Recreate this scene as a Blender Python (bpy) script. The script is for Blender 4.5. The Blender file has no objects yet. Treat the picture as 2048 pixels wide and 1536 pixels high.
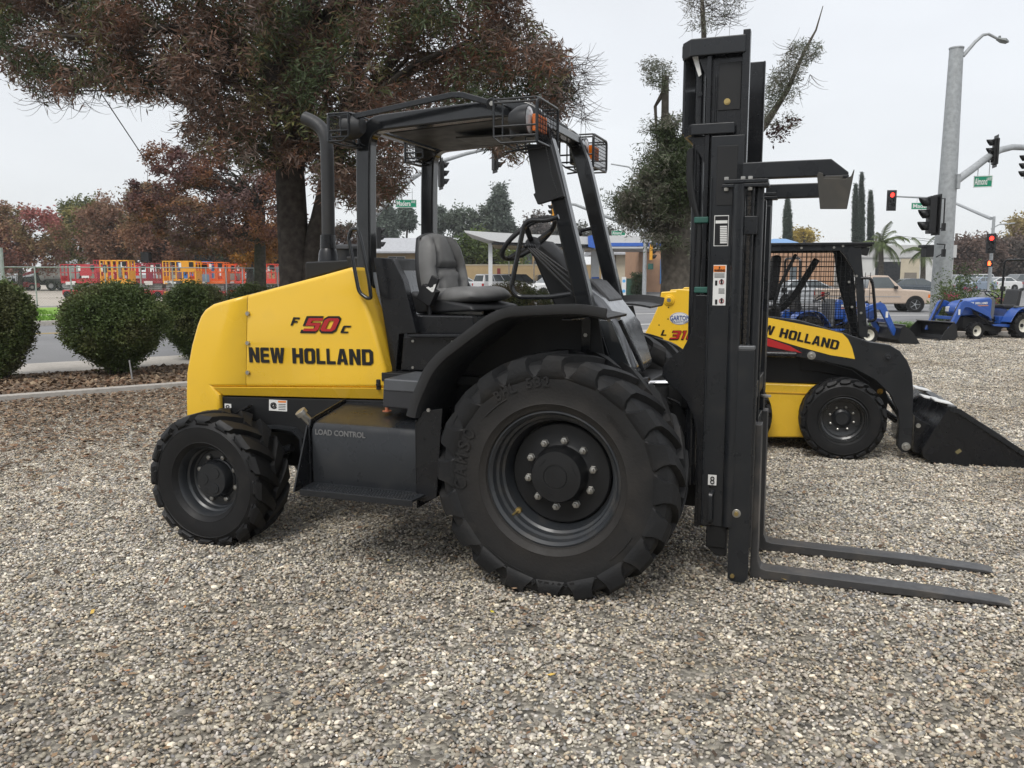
import bpy, bmesh, math, random
import numpy as np
from mathutils import Vector, Matrix
R = math.radians
SC = bpy.context.scene
COL = SC.collection
rnd = random.Random(7)
# ---------------------------------------------------------------- camera
CAM_H, FPX, PITCH = 1.62, 1700.0, math.atan(220/1700)
cam = bpy.data.cameras.new('camera'); co = bpy.data.objects.new('camera', cam); COL.objects.link(co)
co.location = (0, 0, CAM_H); co.rotation_euler = (R(90)-PITCH, 0, 0)
cam.sensor_width = 36; cam.lens = 36*FPX/2048; cam.clip_start = .05; cam.clip_end = 3000
SC.camera = co
# ---------------------------------------------------------------- sky, overcast
w = bpy.data.worlds.new('World'); SC.world = w; w.use_nodes = True
nt = w.node_tree; nt.nodes.clear()
def nn(t, **k):
    n = nt.nodes.new(t)
    for a, b in k.items(): setattr(n, a, b)
    return n
out = nn('ShaderNodeOutputWorld'); bg = nn('ShaderNodeBackground'); sky = nn('ShaderNodeTexSky', sky_type='NISHITA')
sky.sun_disc = False; sky.sun_elevation = R(52); sky.sun_rotation = R(200)
tc = nn('ShaderNodeTexCoord'); sep = nn('ShaderNodeSeparateXYZ'); ramp = nn('ShaderNodeValToRGB')
noi = nn('ShaderNodeTexNoise'); noi.inputs['Scale'].default_value = 1.6; noi.inputs['Detail'].default_value = 5
mp = nn('ShaderNodeMapping'); mp.inputs['Scale'].default_value = (1, 1, 2.6)
ramp.color_ramp.elements[0].position = .0; ramp.color_ramp.elements[0].color = (.78, .80, .815, 1)
ramp.color_ramp.elements[1].position = 1.; ramp.color_ramp.elements[1].color = (1, 1.0, 1.02, 1)
e = ramp.color_ramp.elements.new(.25); e.color = (.765, .79, .825, 1)
cl = nn('ShaderNodeMapRange'); cl.inputs[1].default_value = .3; cl.inputs[2].default_value = .7; cl.inputs[3].default_value = .87; cl.inputs[4].default_value = 1.08
mul = nn('ShaderNodeVectorMath', operation='SCALE'); m10 = nn('ShaderNodeVectorMath', operation='SCALE'); m10.inputs[3].default_value = 9.1
mixs = nn('ShaderNodeMix', data_type='RGBA'); mixs.inputs[0].default_value = .93
L = nt.links.new
L(tc.outputs['Generated'], sep.inputs[0]); L(sep.outputs[2], ramp.inputs[0]); L(tc.outputs['Generated'], mp.inputs[0]); L(mp.outputs[0], noi.inputs['Vector'])
L(noi.outputs[0], cl.inputs[0]); L(ramp.outputs[0], mul.inputs[0]); L(cl.outputs[0], mul.inputs[3]); L(mul.outputs[0], m10.inputs[0])
L(sky.outputs[0], mixs.inputs[6]); L(m10.outputs[0], mixs.inputs[7]); L(mixs.outputs[2], bg.inputs[0]); L(bg.outputs[0], out.inputs[0])
bg.inputs[1].default_value = .1
sd = bpy.data.lights.new('sun', 'SUN'); sd.energy = 1.5; sd.angle = R(24); sd.color = (1, .965, .91)
so = bpy.data.objects.new('sun', sd); COL.objects.link(so); so.rotation_euler = (R(38), 0, R(160)+R(0))
# rotation: light comes from behind the camera, a little from the left
so.rotation_euler = Vector((-.35, -.75, 1.05)).to_track_quat('Z', 'Y').to_euler()
sky.sun_elevation = math.atan2(1.05, math.hypot(.35, .75)); sky.sun_rotation = math.atan2(-.35, -.75)
SC.view_settings.view_transform = 'Standard'; SC.view_settings.look = 'None'; SC.view_settings.exposure = .34; SC.view_settings.gamma = 1
SC.cycles.max_bounces = 6; SC.cycles.transparent_max_bounces = 12; SC.cycles.use_denoising = True
SC.cycles.sample_clamp_indirect = 6

# ---------------------------------------------------------------- helpers
CP, SP = math.cos(PITCH), math.sin(PITCH)
def ray(u, v):
    a = (u-1024)/FPX; b = (768-v)/FPX
    return Vector((a, CP+b*SP, -SP+b*CP))
def W(u, v, D):                      # world point seen at (u, v), at distance D along +Y
    d = ray(u, v); return Vector((0, 0, CAM_H))+d*(D/d.y)
def G(u, v, z=0.):                   # ground point seen at (u, v)
    d = ray(u, v); return Vector((0, 0, CAM_H))+d*((z-CAM_H)/d.z)
class Fr:                            # frame of a machine: x forward, y to its left, z up
    def __init__(s, O, th):
        s.O = Vector(O); t = R(th); s.th = th
        s.hx = Vector((math.cos(t), -math.sin(t), 0)); s.hy = Vector((math.sin(t), math.cos(t), 0))
    def _l(s, d, k):
        q = Vector((0, 0, CAM_H))+d*k-s.O; return Vector((q.dot(s.hx), q.dot(s.hy), q.z))
    def P(s, u, v, y):
        d = ray(u, v); c = Vector((0, 0, CAM_H))-s.O; return s._l(d, (y-c.dot(s.hy))/d.dot(s.hy))
    def X(s, u, v, x):
        d = ray(u, v); c = Vector((0, 0, CAM_H))-s.O; return s._l(d, (x-c.dot(s.hx))/d.dot(s.hx))
    def Z(s, u, v, z):
        d = ray(u, v); return s._l(d, (z-CAM_H)/d.z)
    def xz(s, pts, y): return [(q.x, q.z) for q in (s.P(u, v, y) for u, v in pts)]

MATS = {}
def pbr(name, col, rough=.5, metal=0., var=.12, scale=6., bump=0., bscale=60., coat=0., spec=.5, dirt=None, dirtcol=(.2, .17, .13), emit=None, es=0., alpha=None, trans=0., coord='Object'):
    if name in MATS: return MATS[name]
    m = bpy.data.materials.new(name); m.use_nodes = True; t = m.node_tree; b = t.nodes['Principled BSDF']
    b.inputs['Roughness'].default_value = rough; b.inputs['Metallic'].default_value = metal
    b.inputs['Coat Weight'].default_value = coat; b.inputs['Coat Roughness'].default_value = .08
    b.inputs['Specular IOR Level'].default_value = spec
    if trans: b.inputs['Transmission Weight'].default_value = trans
    if emit: b.inputs['Emission Color'].default_value = (*emit, 1); b.inputs['Emission Strength'].default_value = es
    tcn = t.nodes.new('ShaderNodeTexCoord')
    def noise(sc, det=4):
        n = t.nodes.new('ShaderNodeTexNoise'); n.inputs['Scale'].default_value = sc; n.inputs['Detail'].default_value = det
        t.links.new(tcn.outputs[coord], n.inputs['Vector']); return n
    b.inputs['Base Color'].default_value = (*col, 1)
    last = None
    if var > 0:
        n = noise(scale); mr = t.nodes.new('ShaderNodeMapRange'); mr.inputs[1].default_value = .25; mr.inputs[2].default_value = .75
        mr.inputs[3].default_value = 1-var; mr.inputs[4].default_value = 1+var
        vm = t.nodes.new('ShaderNodeVectorMath'); vm.operation = 'SCALE'; vm.inputs[0].default_value = col
        t.links.new(n.outputs[0], mr.inputs[0]); t.links.new(mr.outputs[0], vm.inputs[3]); last = vm.outputs[0]
        rr = t.nodes.new('ShaderNodeMapRange'); rr.inputs[1].default_value = .3; rr.inputs[2].default_value = .7
        rr.inputs[3].default_value = max(.03, rough-.06); rr.inputs[4].default_value = min(1, rough+.08)
        n2 = noise(scale*3.1); t.links.new(n2.outputs[0], rr.inputs[0]); t.links.new(rr.outputs[0], b.inputs['Roughness'])
    if dirt:
        n = noise(dirt[1], 8); mr = t.nodes.new('ShaderNodeMapRange'); mr.inputs[1].default_value = dirt[2]; mr.inputs[2].default_value = dirt[2]+.2; mr.inputs[3].default_value = 0; mr.inputs[4].default_value = dirt[0]
        mx = t.nodes.new('ShaderNodeMix'); mx.data_type = 'RGBA'; mx.inputs[7].default_value = (*dirtcol, 1)
        t.links.new(n.outputs[0], mr.inputs[0]); t.links.new(mr.outputs[0], mx.inputs[0])
        if last: t.links.new(last, mx.inputs[6])
        else: mx.inputs[6].default_value = (*col, 1)
        last = mx.outputs[2]
    if last: t.links.new(last, b.inputs['Base Color'])
    if bump:
        n = noise(bscale, 6); bp = t.nodes.new('ShaderNodeBump'); bp.inputs['Strength'].default_value = bump; bp.inputs['Distance'].default_value = .01
        t.links.new(n.outputs[0], bp.inputs['Height']); t.links.new(bp.outputs[0], b.inputs['Normal'])
    MATS[name] = m; return m
def attr_mat(name, rough=.6, mul=1., trans=0., spec=.3, objvar=0., patch=False):
    """colour from the mesh's own 'col' attribute"""
    if name in MATS: return MATS[name]
    m = bpy.data.materials.new(name); m.use_nodes = True; t = m.node_tree; b = t.nodes['Principled BSDF']
    a = t.nodes.new('ShaderNodeAttribute'); a.attribute_name = 'col'
    s = a.outputs['Color']
    if objvar:
        oi = t.nodes.new('ShaderNodeObjectInfo'); mr = t.nodes.new('ShaderNodeMapRange'); mr.inputs[3].default_value = 1-objvar; mr.inputs[4].default_value = 1+objvar
        vm = t.nodes.new('ShaderNodeVectorMath'); vm.operation = 'SCALE'
        t.links.new(oi.outputs['Random'], mr.inputs[0]); t.links.new(s, vm.inputs[0]); t.links.new(mr.outputs[0], vm.inputs[3]); s = vm.outputs[0]
    if patch:   # damp, dusty and leaf-stained patches of the lot
        g = t.nodes.new('ShaderNodeNewGeometry'); nz = t.nodes.new('ShaderNodeTexNoise'); nz.inputs['Scale'].default_value = .55; nz.inputs['Detail'].default_value = 5; t.links.new(g.outputs['Position'], nz.inputs['Vector'])
        rp = t.nodes.new('ShaderNodeValToRGB'); rp.color_ramp.elements[0].position = .32; rp.color_ramp.elements[0].color = (.84, .79, .71, 1); rp.color_ramp.elements[1].position = .62; rp.color_ramp.elements[1].color = (1.14, 1.13, 1.09, 1)
        vp = t.nodes.new('ShaderNodeVectorMath'); vp.operation = 'MULTIPLY'; t.links.new(nz.outputs[0], rp.inputs[0]); t.links.new(s, vp.inputs[0]); t.links.new(rp.outputs[0], vp.inputs[1]); s = vp.outputs[0]
    t.links.new(s, b.inputs['Base Color'])
    b.inputs['Roughness'].default_value = rough; b.inputs['Specular IOR Level'].default_value = spec
    if trans:
        tr = t.nodes.new('ShaderNodeBsdfTranslucent'); mx = t.nodes.new('ShaderNodeMixShader'); mx.inputs[0].default_value = trans
        t.links.new(s, tr.inputs[0]); t.links.new(b.outputs[0], mx.inputs[1]); t.links.new(tr.outputs[0], mx.inputs[2])
        t.links.new(mx.outputs[0], t.nodes['Material Output'].inputs[0])
    MATS[name] = m; return m

def tag(o, label=None, cat=None, group=None, kind=None):
    if label: o['label'] = label
    if cat: o['category'] = cat
    if group: o['group'] = group
    if kind: o['kind'] = kind
    return o
def thing(name, label, cat, loc=(0, 0, 0), rz=0., group=None):
    o = bpy.data.objects.new(name, None); COL.objects.link(o); o.location = loc; o.rotation_euler = (0, 0, rz); o.empty_display_size = .1
    return tag(o, label, cat, group)
def copy_tree(o, parent=None):
    c = o.copy(); COL.objects.link(c); c.parent = parent
    for ch in list(o.children): copy_tree(ch, c)
    return c
def perp(d):
    d = Vector(d).normalized(); a = Vector((0, 0, 1)) if abs(d.z) < .9 else Vector((1, 0, 0))
    x = d.cross(a).normalized(); return x, x.cross(d).normalized()
def rounded(path, r, n=4):
    """polyline with its corners rounded"""
    p = [Vector(q) for q in path]; o = [p[0]]
    for i in range(1, len(p)-1):
        a, b, c = p[i-1], p[i], p[i+1]; d1 = (a-b); d2 = (c-b); k = min(r, d1.length*.45, d2.length*.45)
        s = b+d1.normalized()*k; t = b+d2.normalized()*k
        for j in range(n+1):
            f = j/n; o.append(s*(1-f)**2+b*2*f*(1-f)+t*f*f)
    o.append(p[-1]); return o
class MB:
    def __init__(s): s.v = []; s.f = []; s.m = []; s.mi = 0
    def add(s, vs, fs):
        k = len(s.v); s.v += [tuple(q) for q in vs]; s.f += [tuple(i+k for i in q) for q in fs]; s.m += [s.mi]*len(fs); return s
    def box(s, x0, x1, y0, y1, z0, z1):
        return s.add([(x, y, z) for x in (x0, x1) for y in (y0, y1) for z in (z0, z1)], [(0, 1, 3, 2), (4, 6, 7, 5), (0, 4, 5, 1), (2, 3, 7, 6), (0, 2, 6, 4), (1, 5, 7, 3)])
    def obox(s, c, sx, sy, sz, rot=None):
        M = rot or Matrix.Identity(3)
        return s.add([Vector(c)+M@Vector((x*sx/2, y*sy/2, z*sz/2)) for x in (-1, 1) for y in (-1, 1) for z in (-1, 1)], [(0, 1, 3, 2), (4, 6, 7, 5), (0, 4, 5, 1), (2, 3, 7, 6), (0, 2, 6, 4), (1, 5, 7, 3)])
    def prism(s, pts, a, b, ax='y', pts2=None):
        n = len(pts); q2 = pts2 or pts
        def mk(p, k): return (p[0], k, p[1]) if ax == 'y' else (p[0], p[1], k) if ax == 'z' else (k, p[0], p[1])
        return s.add([mk(p, a) for p in pts]+[mk(p, b) for p in q2], [tuple(range(n)), tuple(range(2*n-1, n-1, -1))]+[(i, (i+1) % n+0, (i+1) % n+n, i+n) for i in range(n)])
    def sweep(s, prof, path, side=None, cap=True, closed=False, scale=None):
        """prof: list of (a, b): a along side vector, b along the in-plane normal"""
        p = [Vector(q) for q in path]; n = len(p); m = len(prof); vs = []; pu = None
        for i in range(n):
            if closed: d = (p[(i+1) % n]-p[i-1]).normalized()
            else: d = (p[min(i+1, n-1)]-p[max(i-1, 0)]).normalized()
            if side is not None: u = Vector(side); u = (u-d*u.dot(d)).normalized()
            elif pu is None: u = perp(d)[0]
            else: u = (pu-d*pu.dot(d)).normalized()
            pu = u; wv = d.cross(u).normalized(); k = 1 if scale is None else scale[i]
            # widen at mitres
            f = 1.
            if 0 < i < n-1 and side is not None:
                c = (p[i+1]-p[i]).normalized().dot((p[i]-p[i-1]).normalized()); f = 1/max(.5, math.sqrt(max(0, (1+c)/2)))
            vs += [p[i]+u*a*k+wv*b*k*f for a, b in prof]
        fs = []
        for i in range(n if closed else n-1):
            j = (i+1) % n
            fs += [(i*m+k, i*m+(k+1) % m, j*m+(k+1) % m, j*m+k) for k in range(m)]
        if cap and not closed: fs += [tuple(range(m-1, -1, -1)), tuple(range((n-1)*m, n*m))]
        return s.add(vs, fs)
    def tube(s, path, r, n=8, closed=False, cap=True):
        rs = r if isinstance(r, (list, tuple)) else [r]*len(path)
        return s.sweep([(math.cos(2*math.pi*k/n), math.sin(2*math.pi*k/n)) for k in range(n)], path, closed=closed, cap=cap, scale=rs)
    def bar(s, path, w_, h_, side=(0, 1, 0)):
        return s.sweep([(-w_/2, -h_/2), (w_/2, -h_/2), (w_/2, h_/2), (-w_/2, h_/2)], path, side=side)
    def lathe(s, prof, c=(0, 0, 0), ax=(0, 1, 0), n=32, closed=False, a0=0.):
        """prof: (radius, along)"""
        ax = Vector(ax).normalized(); u, v_ = perp(ax); c = Vector(c); vs = []; m = len(prof)
        for i in range(n):
            t = 2*math.pi*i/n+a0; dr = u*math.cos(t)+v_*math.sin(t)
            vs += [c+dr*r+ax*a for r, a in prof]
        fs = []
        for i in range(n):
            j = (i+1) % n
            for k in range(m if closed else m-1):
                l = (k+1) % m; fs.append((i*m+k, i*m+l, j*m+l, j*m+k))
        return s.add(vs, fs)
    def cyl(s, p0, p1, r, n=14, r1=None):
        p0 = Vector(p0); p1 = Vector(p1); h = (p1-p0).length
        return s.lathe([(.0001, 0), (r, 0), (r if r1 is None else r1, h), (.0001, h)], p0, p1-p0, n)
    def ball(s, c, r, n=10, sc=(1, 1, 1)):
        k = len(s.v); c = Vector(c)
        s.lathe([(max(.0001, r*math.sin(math.pi*i/(n//2+1))), -r*math.cos(math.pi*i/(n//2+1))) for i in range(n//2+2)], (0, 0, 0), (0, 0, 1), n)
        for i in range(k, len(s.v)):
            q = s.v[i]; s.v[i] = (c.x+q[0]*sc[0], c.y+q[1]*sc[1], c.z+q[2]*sc[2])
        return s
    def build(s, name, mat, parent=None, smooth=35, bevel=0., seg=2, fix=True):
        me = bpy.data.meshes.new(name); me.from_pydata(s.v, [], s.f); me.update()
        for m in (mat if isinstance(mat, (list, tuple)) else [mat]): me.materials.append(m)
        if len(set(s.m)) > 1: me.polygons.foreach_set('material_index', s.m)
        if fix:
            b = bmesh.new(); b.from_mesh(me); bmesh.ops.recalc_face_normals(b, faces=b.faces); b.to_mesh(me); b.free()
        if smooth:
            me.polygons.foreach_set('use_smooth', [True]*len(me.polygons)); me.set_sharp_from_angle(angle=R(smooth))
        o = bpy.data.objects.new(name, me); COL.objects.link(o); o.parent = parent
        if bevel:
            md = o.modifiers.new('bevel', 'BEVEL'); md.width = bevel; md.segments = seg; md.limit_method = 'ANGLE'; md.angle_limit = R(40); md.use_clamp_overlap = True; md.harden_normals = True
        return o
# ---- lettering: a squared heavy face drawn here, and the plain built-in face
GL = {
 'N': [[(0,0),(0,1),(.33,1),(.67,.42),(.67,1),(1,1),(1,0),(.67,0),(.33,.58),(.33,0)]],
 'E': [[(0,.08),(0,.92),(.1,1),(1,1),(1,.8),(.33,.8),(.33,.6),(.95,.6),(.95,.4),(.33,.4),(.33,.2),(1,.2),(1,0),(.1,0)]],
 'W': [[(0,1),(.23,1),(.3,.34),(.39,1),(.61,1),(.7,.34),(.77,1),(1,1),(.84,0),(.6,0),(.5,.62),(.4,0),(.16,0)]],
 'H': [[(0,0),(0,1),(.33,1),(.33,.61),(.67,.61),(.67,1),(1,1),(1,0),(.67,0),(.67,.4),(.33,.4),(.33,0)]],
 'O': [[(0,.14),(0,.86),(.18,1),(.82,1),(1,.86),(1,.14),(.82,0),(.18,0)],[(.33,.22),(.33,.78),(.4,.82),(.6,.82),(.67,.78),(.67,.22),(.6,.18),(.4,.18)]],
 'L': [[(0,0),(0,1),(.34,1),(.34,.2),(1,.2),(1,0)]],
 'A': [[(0,0),(.3,1),(.7,1),(1,0),(.68,0),(.64,.18),(.36,.18),(.32,0)],[(.41,.36),(.59,.36),(.5,.78)]],
 'D': [[(0,0),(0,1),(.76,1),(1,.84),(1,.16),(.76,0)],[(.33,.19),(.33,.81),(.6,.81),(.68,.76),(.68,.24),(.6,.19)]],
 '5': [[(0,0),(0,.2),(.7,.2),(.7,.42),(0,.42),(0,1),(1,1),(1,.8),(.3,.8),(.3,.62),(1,.62),(1,.12),(.9,0)]],
 '3': [[(0,0),(0,.2),(.68,.2),(.68,.41),(.2,.41),(.2,.6),(.68,.6),(.68,.8),(0,.8),(0,1),(.9,1),(1,.9),(1,.58),(.92,.5),(1,.42),(1,.1),(.9,0)]],
 '1': [[(.35,0),(.35,.8),(.1,.8),(.1,1),(.72,1),(.72,0)]],
 '6': [[(0,.1),(0,.9),(.1,1),(1,1),(1,.8),(.3,.8),(.3,.61),(1,.61),(1,.1),(.9,0),(.1,0)],[(.3,.2),(.7,.2),(.7,.42),(.3,.42)]],
 'F': [[(0,0),(0,1),(1,1),(1,.78),(.34,.78),(.34,.58),(.85,.58),(.85,.36),(.34,.36),(.34,0)]],
 'C': [[(0,.1),(0,.9),(.1,1),(1,1),(1,.78),(.34,.78),(.34,.22),(1,.22),(1,0),(.1,0)]],
}
GL['0'] = GL['O']
GW = {'W': 1.35, 'E': .82, 'L': .8, '1': .62, ' ': .5}
def place(o, org, right, up, wd, ht, depth):
    """bake a flat XY mesh into the frame (org lower-left, right, up) scaled to wd x ht"""
    me = o.data; n = len(me.vertices); a = np.empty(n*3); me.vertices.foreach_get('co', a); a = a.reshape(-1, 3)
    mn = a.min(0); mx = a.max(0); right = Vector(right).normalized(); up = Vector(up); up = (up-right*up.dot(right)).normalized(); nr = right.cross(up)
    sx = wd/(mx[0]-mn[0]) if wd else ht/(mx[1]-mn[1]); sy = ht/(mx[1]-mn[1]) if ht else sx
    B = np.array([right[:], up[:], nr[:]]); q = np.stack([(a[:, 0]-mn[0])*sx, (a[:, 1]-mn[1])*sy, np.where(a[:, 2] > (mn[2]+mx[2])/2, depth, 0.)], 1)
    q = q@B+np.array(org)[:]; me.vertices.foreach_set('co', q.ravel()); me.update(); return o
def _curve_mesh(cu, name, mat, parent):
    t = bpy.data.objects.new(name, cu); me = bpy.data.meshes.new_from_object(t); bpy.data.objects.remove(t)
    me.name = name; me.materials.clear(); me.materials.append(mat); o = bpy.data.objects.new(name, me); COL.objects.link(o); o.parent = parent; return o
def glyphs(s, org, right, up, wd, ht, mat, parent=None, name='lettering', depth=.002, shear=0., fat=0., gap=.16):
    cu = bpy.data.curves.new('t', 'CURVE'); cu.dimensions = '2D'; cu.fill_mode = 'BOTH'; cu.extrude = .01; cu.offset = fat
    x = 0
    for c in s:
        wc = GW.get(c, 1.)
        for poly in GL.get(c, []):
            sp = cu.splines.new('POLY'); sp.points.add(len(poly)-1)
            for k, (a, b) in enumerate(poly): sp.points[k].co = ((x+a*wc)*.62+b*shear, b, 0, 1)
            sp.use_cyclic_u = True
        x += wc+gap
    return place(_curve_mesh(cu, name, mat, parent), org, right, up, wd, ht, depth)
def txt(s, org, right, up, wd, ht, mat, parent=None, name='lettering', depth=.002, fat=0., shear=0.):
    cu = bpy.data.curves.new('t', 'FONT'); cu.body = s; cu.extrude = .01; cu.offset = fat; cu.shear = shear; cu.resolution_u = 3
    return place(_curve_mesh(cu, name, mat, parent), org, right, up, wd, ht, depth)
def quadmesh(name, V, cols, mat, parent=None, tri=False):
    """V: (n,4,3) quads, cols (n,3)"""
    n = V.shape[0]; k = 3 if tri else 4; me = bpy.data.meshes.new(name); me.vertices.add(n*k); me.loops.add(n*k); me.polygons.add(n)
    me.vertices.foreach_set('co', V.reshape(-1).astype(np.float32)); me.loops.foreach_set('vertex_index', np.arange(n*k, dtype=np.int32))
    me.polygons.foreach_set('loop_start', np.arange(0, n*k, k, dtype=np.int32)); me.update(calc_edges=True)
    if cols is not None:
        at = me.attributes.new('col', 'FLOAT_COLOR', 'FACE'); c4 = np.ones((n, 4), np.float32); c4[:, :3] = cols; at.data.foreach_set('color', c4.ravel())
    me.materials.append(mat); o = bpy.data.objects.new(name, me); COL.objects.link(o); o.parent = parent; return o
# ================================================================ the ground
SD = Vector((.8, .6, 0)); SN = Vector((-.6, .8, 0))
def S(t, o, z=0.): q = SD*t+SN*o; return Vector((q.x, q.y, z))
CORNER = Vector((10.1, 22.7, 0))
def ground_mat(name, cols, scale, rough=.9, bump=.4, big=.12, cell=0.):
    """granular ground: voronoi cells of stone colours, large soft variation"""
    m = bpy.data.materials.new(name); m.use_nodes = True; t = m.node_tree; b = t.nodes['Principled BSDF']; lk = t.links.new
    tcn = t.nodes.new('ShaderNodeTexCoord'); n1 = t.nodes.new('ShaderNodeTexNoise'); n1.inputs['Scale'].default_value = big; n1.inputs['Detail'].default_value = 6
    rp = t.nodes.new('ShaderNodeValToRGB'); el = rp.color_ramp.elements
    while len(el) < len(cols): el.new(.5)
    for i, c in enumerate(cols): el[i].position = i/(len(cols)-1); el[i].color = (*c, 1)
    v = t.nodes.new('ShaderNodeTexVoronoi'); v.inputs['Scale'].default_value = scale
    hs = t.nodes.new('ShaderNodeSeparateColor')
    lk(tcn.outputs['Object'], v.inputs['Vector']); lk(tcn.outputs['Object'], n1.inputs['Vector'])
    if cell: lk(v.outputs['Color'], hs.inputs[0]); lk(hs.outputs[0], rp.inputs[0])
    else:
        n3 = t.nodes.new('ShaderNodeTexNoise'); n3.inputs['Scale'].default_value = scale; n3.inputs['Detail'].default_value = 8; lk(tcn.outputs['Object'], n3.inputs['Vector'])
        mm = t.nodes.new('ShaderNodeMapRange'); mm.inputs[1].default_value = .3; mm.inputs[2].default_value = .7; lk(n3.outputs[0], mm.inputs[0]); lk(mm.outputs[0], rp.inputs[0])
    mr = t.nodes.new('ShaderNodeMapRange'); mr.inputs[1].default_value = .3; mr.inputs[2].default_value = .7; mr.inputs[3].default_value = .82; mr.inputs[4].default_value = 1.15
    vm = t.nodes.new('ShaderNodeVectorMath'); vm.operation = 'SCALE'
    lk(n1.outputs[0], mr.inputs[0]); lk(rp.outputs[0], vm.inputs[0]); lk(mr.outputs[0], vm.inputs[3]); lk(vm.outputs[0], b.inputs['Base Color'])
    b.inputs['Roughness'].default_value = rough; b.inputs['Specular IOR Level'].default_value = .25
    bp = t.nodes.new('ShaderNodeBump'); bp.inputs['Strength'].default_value = bump; bp.inputs['Distance'].default_value = .012
    inv = t.nodes.new('ShaderNodeMath'); inv.operation = 'SUBTRACT'; inv.inputs[0].default_value = 1
    if cell: lk(v.outputs['Distance'], inv.inputs[1])
    else: lk(n3.outputs[0], inv.inputs[1])
    lk(inv.outputs[0], bp.inputs['Height']); lk(bp.outputs[0], b.inputs['Normal'])
    return m
def sheet(name, pts, z, mat, kind='structure', step=0):
    me = bpy.data.meshes.new(name); me.from_pydata([(p[0], p[1], z) for p in pts], [], [tuple(range(len(pts)))]); me.update()
    if me.polygons[0].normal.z < 0: me.flip_normals()
    me.materials.append(mat); o = bpy.data.objects.new(name, me); COL.objects.link(o); o['kind'] = kind; return o
M_asph = ground_mat('asphalt_ground', [(.12, .12, .122), (.20, .20, .20), (.16, .16, .163)], 40, bump=.3, big=.15)
M_road = ground_mat('road_asphalt', [(.17, .172, .175), (.235, .236, .24), (.19, .19, .195)], 60, bump=.25, big=.25)
M_conc = ground_mat('concrete', [(.36, .335, .30), (.47, .44, .40), (.41, .385, .35)], 12, bump=.25, big=.8)
M_gravel = ground_mat('gravel_ground', [(.06, .055, .046), (.26, .24, .20), (.09, .085, .078), (.36, .33, .28), (.13, .12, .10), (.42, .39, .32), (.18, .165, .14)], 46, bump=1., big=.5, cell=1)
M_mulch = ground_mat('mulch_ground', [(.10, .07, .05), (.2, .15, .11), (.15, .11, .08), (.26, .2, .15)], 30, bump=1., big=.8, cell=1)
M_dirt = ground_mat('yard_dirt', [(.36, .32, .27), (.45, .41, .36), (.40, .36, .31)], 3, bump=.2, big=.1)
M_lawn = ground_mat('lawn', [(.13, .26, .03), (.2, .36, .055), (.16, .30, .04)], 14, bump=.6, big=.2)
sheet('ground', [(-1500, -300), (1500, -300), (1500, 2500), (-1500, 2500)], -.14, M_asph)
sheet('road', [S(-80, 17.2), S(50, 17.2), S(50, 33), S(-80, 33)], -.136, M_road)
sheet('cross_road', [(22, 28.5), (160, 28.5), (160, 62), (22, 62)], -.132, M_road)
# the gravel lot: its edge follows the street and turns at the corner
lot = [(-60, -30), (40, -30), (40, 22.6), CORNER[:2], S(-40, 12.5)[:2]]
sheet('gravel_lot', lot, 0, M_gravel)
bx = MB()
def strip(pts, z0, z1, name, mat, kind='structure'):
    m = MB(); m.prism([(p[0], p[1]) for p in pts], z0, z1, 'z'); o = m.build(name, mat, None, 0, .008); o['kind'] = kind; return o
strip([S(-40, 12.5), S(21.4, 12.5), S(21.4, 12.66), S(-40, 12.66)], -.1, .075, 'lot_kerb', M_conc)
strip([S(21.4, 12.5), (40, 22.6), (40, 22.78), S(21.45, 12.66)], -.1, .085, 'lot_kerb', M_conc)
sheet('mulch_bed', [S(-40, 12.66), S(21.4, 12.66), (40, 22.78), (40, 27.2), (16, 27.2), S(17.5, 15.4), S(-40, 15.4)], .03, M_mulch)
strip([S(-40, 15.4), S(17.5, 15.4), S(17.5, 16.8), S(-40, 16.8)], -.1, .045, 'pavement', M_conc)
strip([S(-60, 16.8), S(19, 16.8), S(19, 17.2), S(-60, 17.2)], -.2, .04, 'road_kerb', M_conc)
strip([(17.4, 27.2), (60, 27.2), (60, 28.5), (19.4, 28.5)], -.2, .04, 'pavement', M_conc)
strip([S(-60, 33), S(14, 33), S(14, 33.25), S(-60, 33.25)], -.2, .02, 'road_kerb', M_conc)
sheet('grass_verge', [S(-60, 33.25), S(14, 33.25), S(14, 46.6), S(-60, 46.6)], .01, M_lawn)
sheet('verge_path', [S(-60, 37.6), S(14, 37.6), S(14, 38.2), S(-60, 38.2)], .018, M_conc)
sheet('yard', [S(-120, 46.6), S(20, 46.6), S(20, 170), S(-120, 170)], .004, M_dirt)
wh = pbr('road_white', (.62, .62, .6), .8, var=.2, scale=3); yl = pbr('road_yellow', (.6, .42, .12), .8, var=.2, scale=3)
m = MB()
for o_ in (28.3, 28.6): m.add([S(-60, o_, -.13), S(20, o_, -.13), S(20, o_+.12, -.13), S(-60, o_+.12, -.13)], [(0, 1, 2, 3)])
m.build('centre_line', yl)['kind'] = 'structure'
m = MB()
for x0, y0, x1, y1, wd in ((3.5, 29.4, 7.2, 31.4, .35), (2.0, 36.5, 12, 40, .3), (4, 26.4, 6.8, 27.2, .3), (17, 33, 40, 33.6, .35), (15, 36.5, 40, 37.2, .35), (13, 31, 20, 29.6, .3), (19.5, 47.5, 60, 48, .2)):
    a = Vector((x0, y0, -.126)); b = Vector((x1, y1, -.126)); q = (b-a).normalized().cross(Vector((0, 0, 1)))*wd
    m.add([a, b, b+q, a+q], [(0, 1, 2, 3)])
m.build('lane_marking', wh)['kind'] = 'structure'

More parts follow.
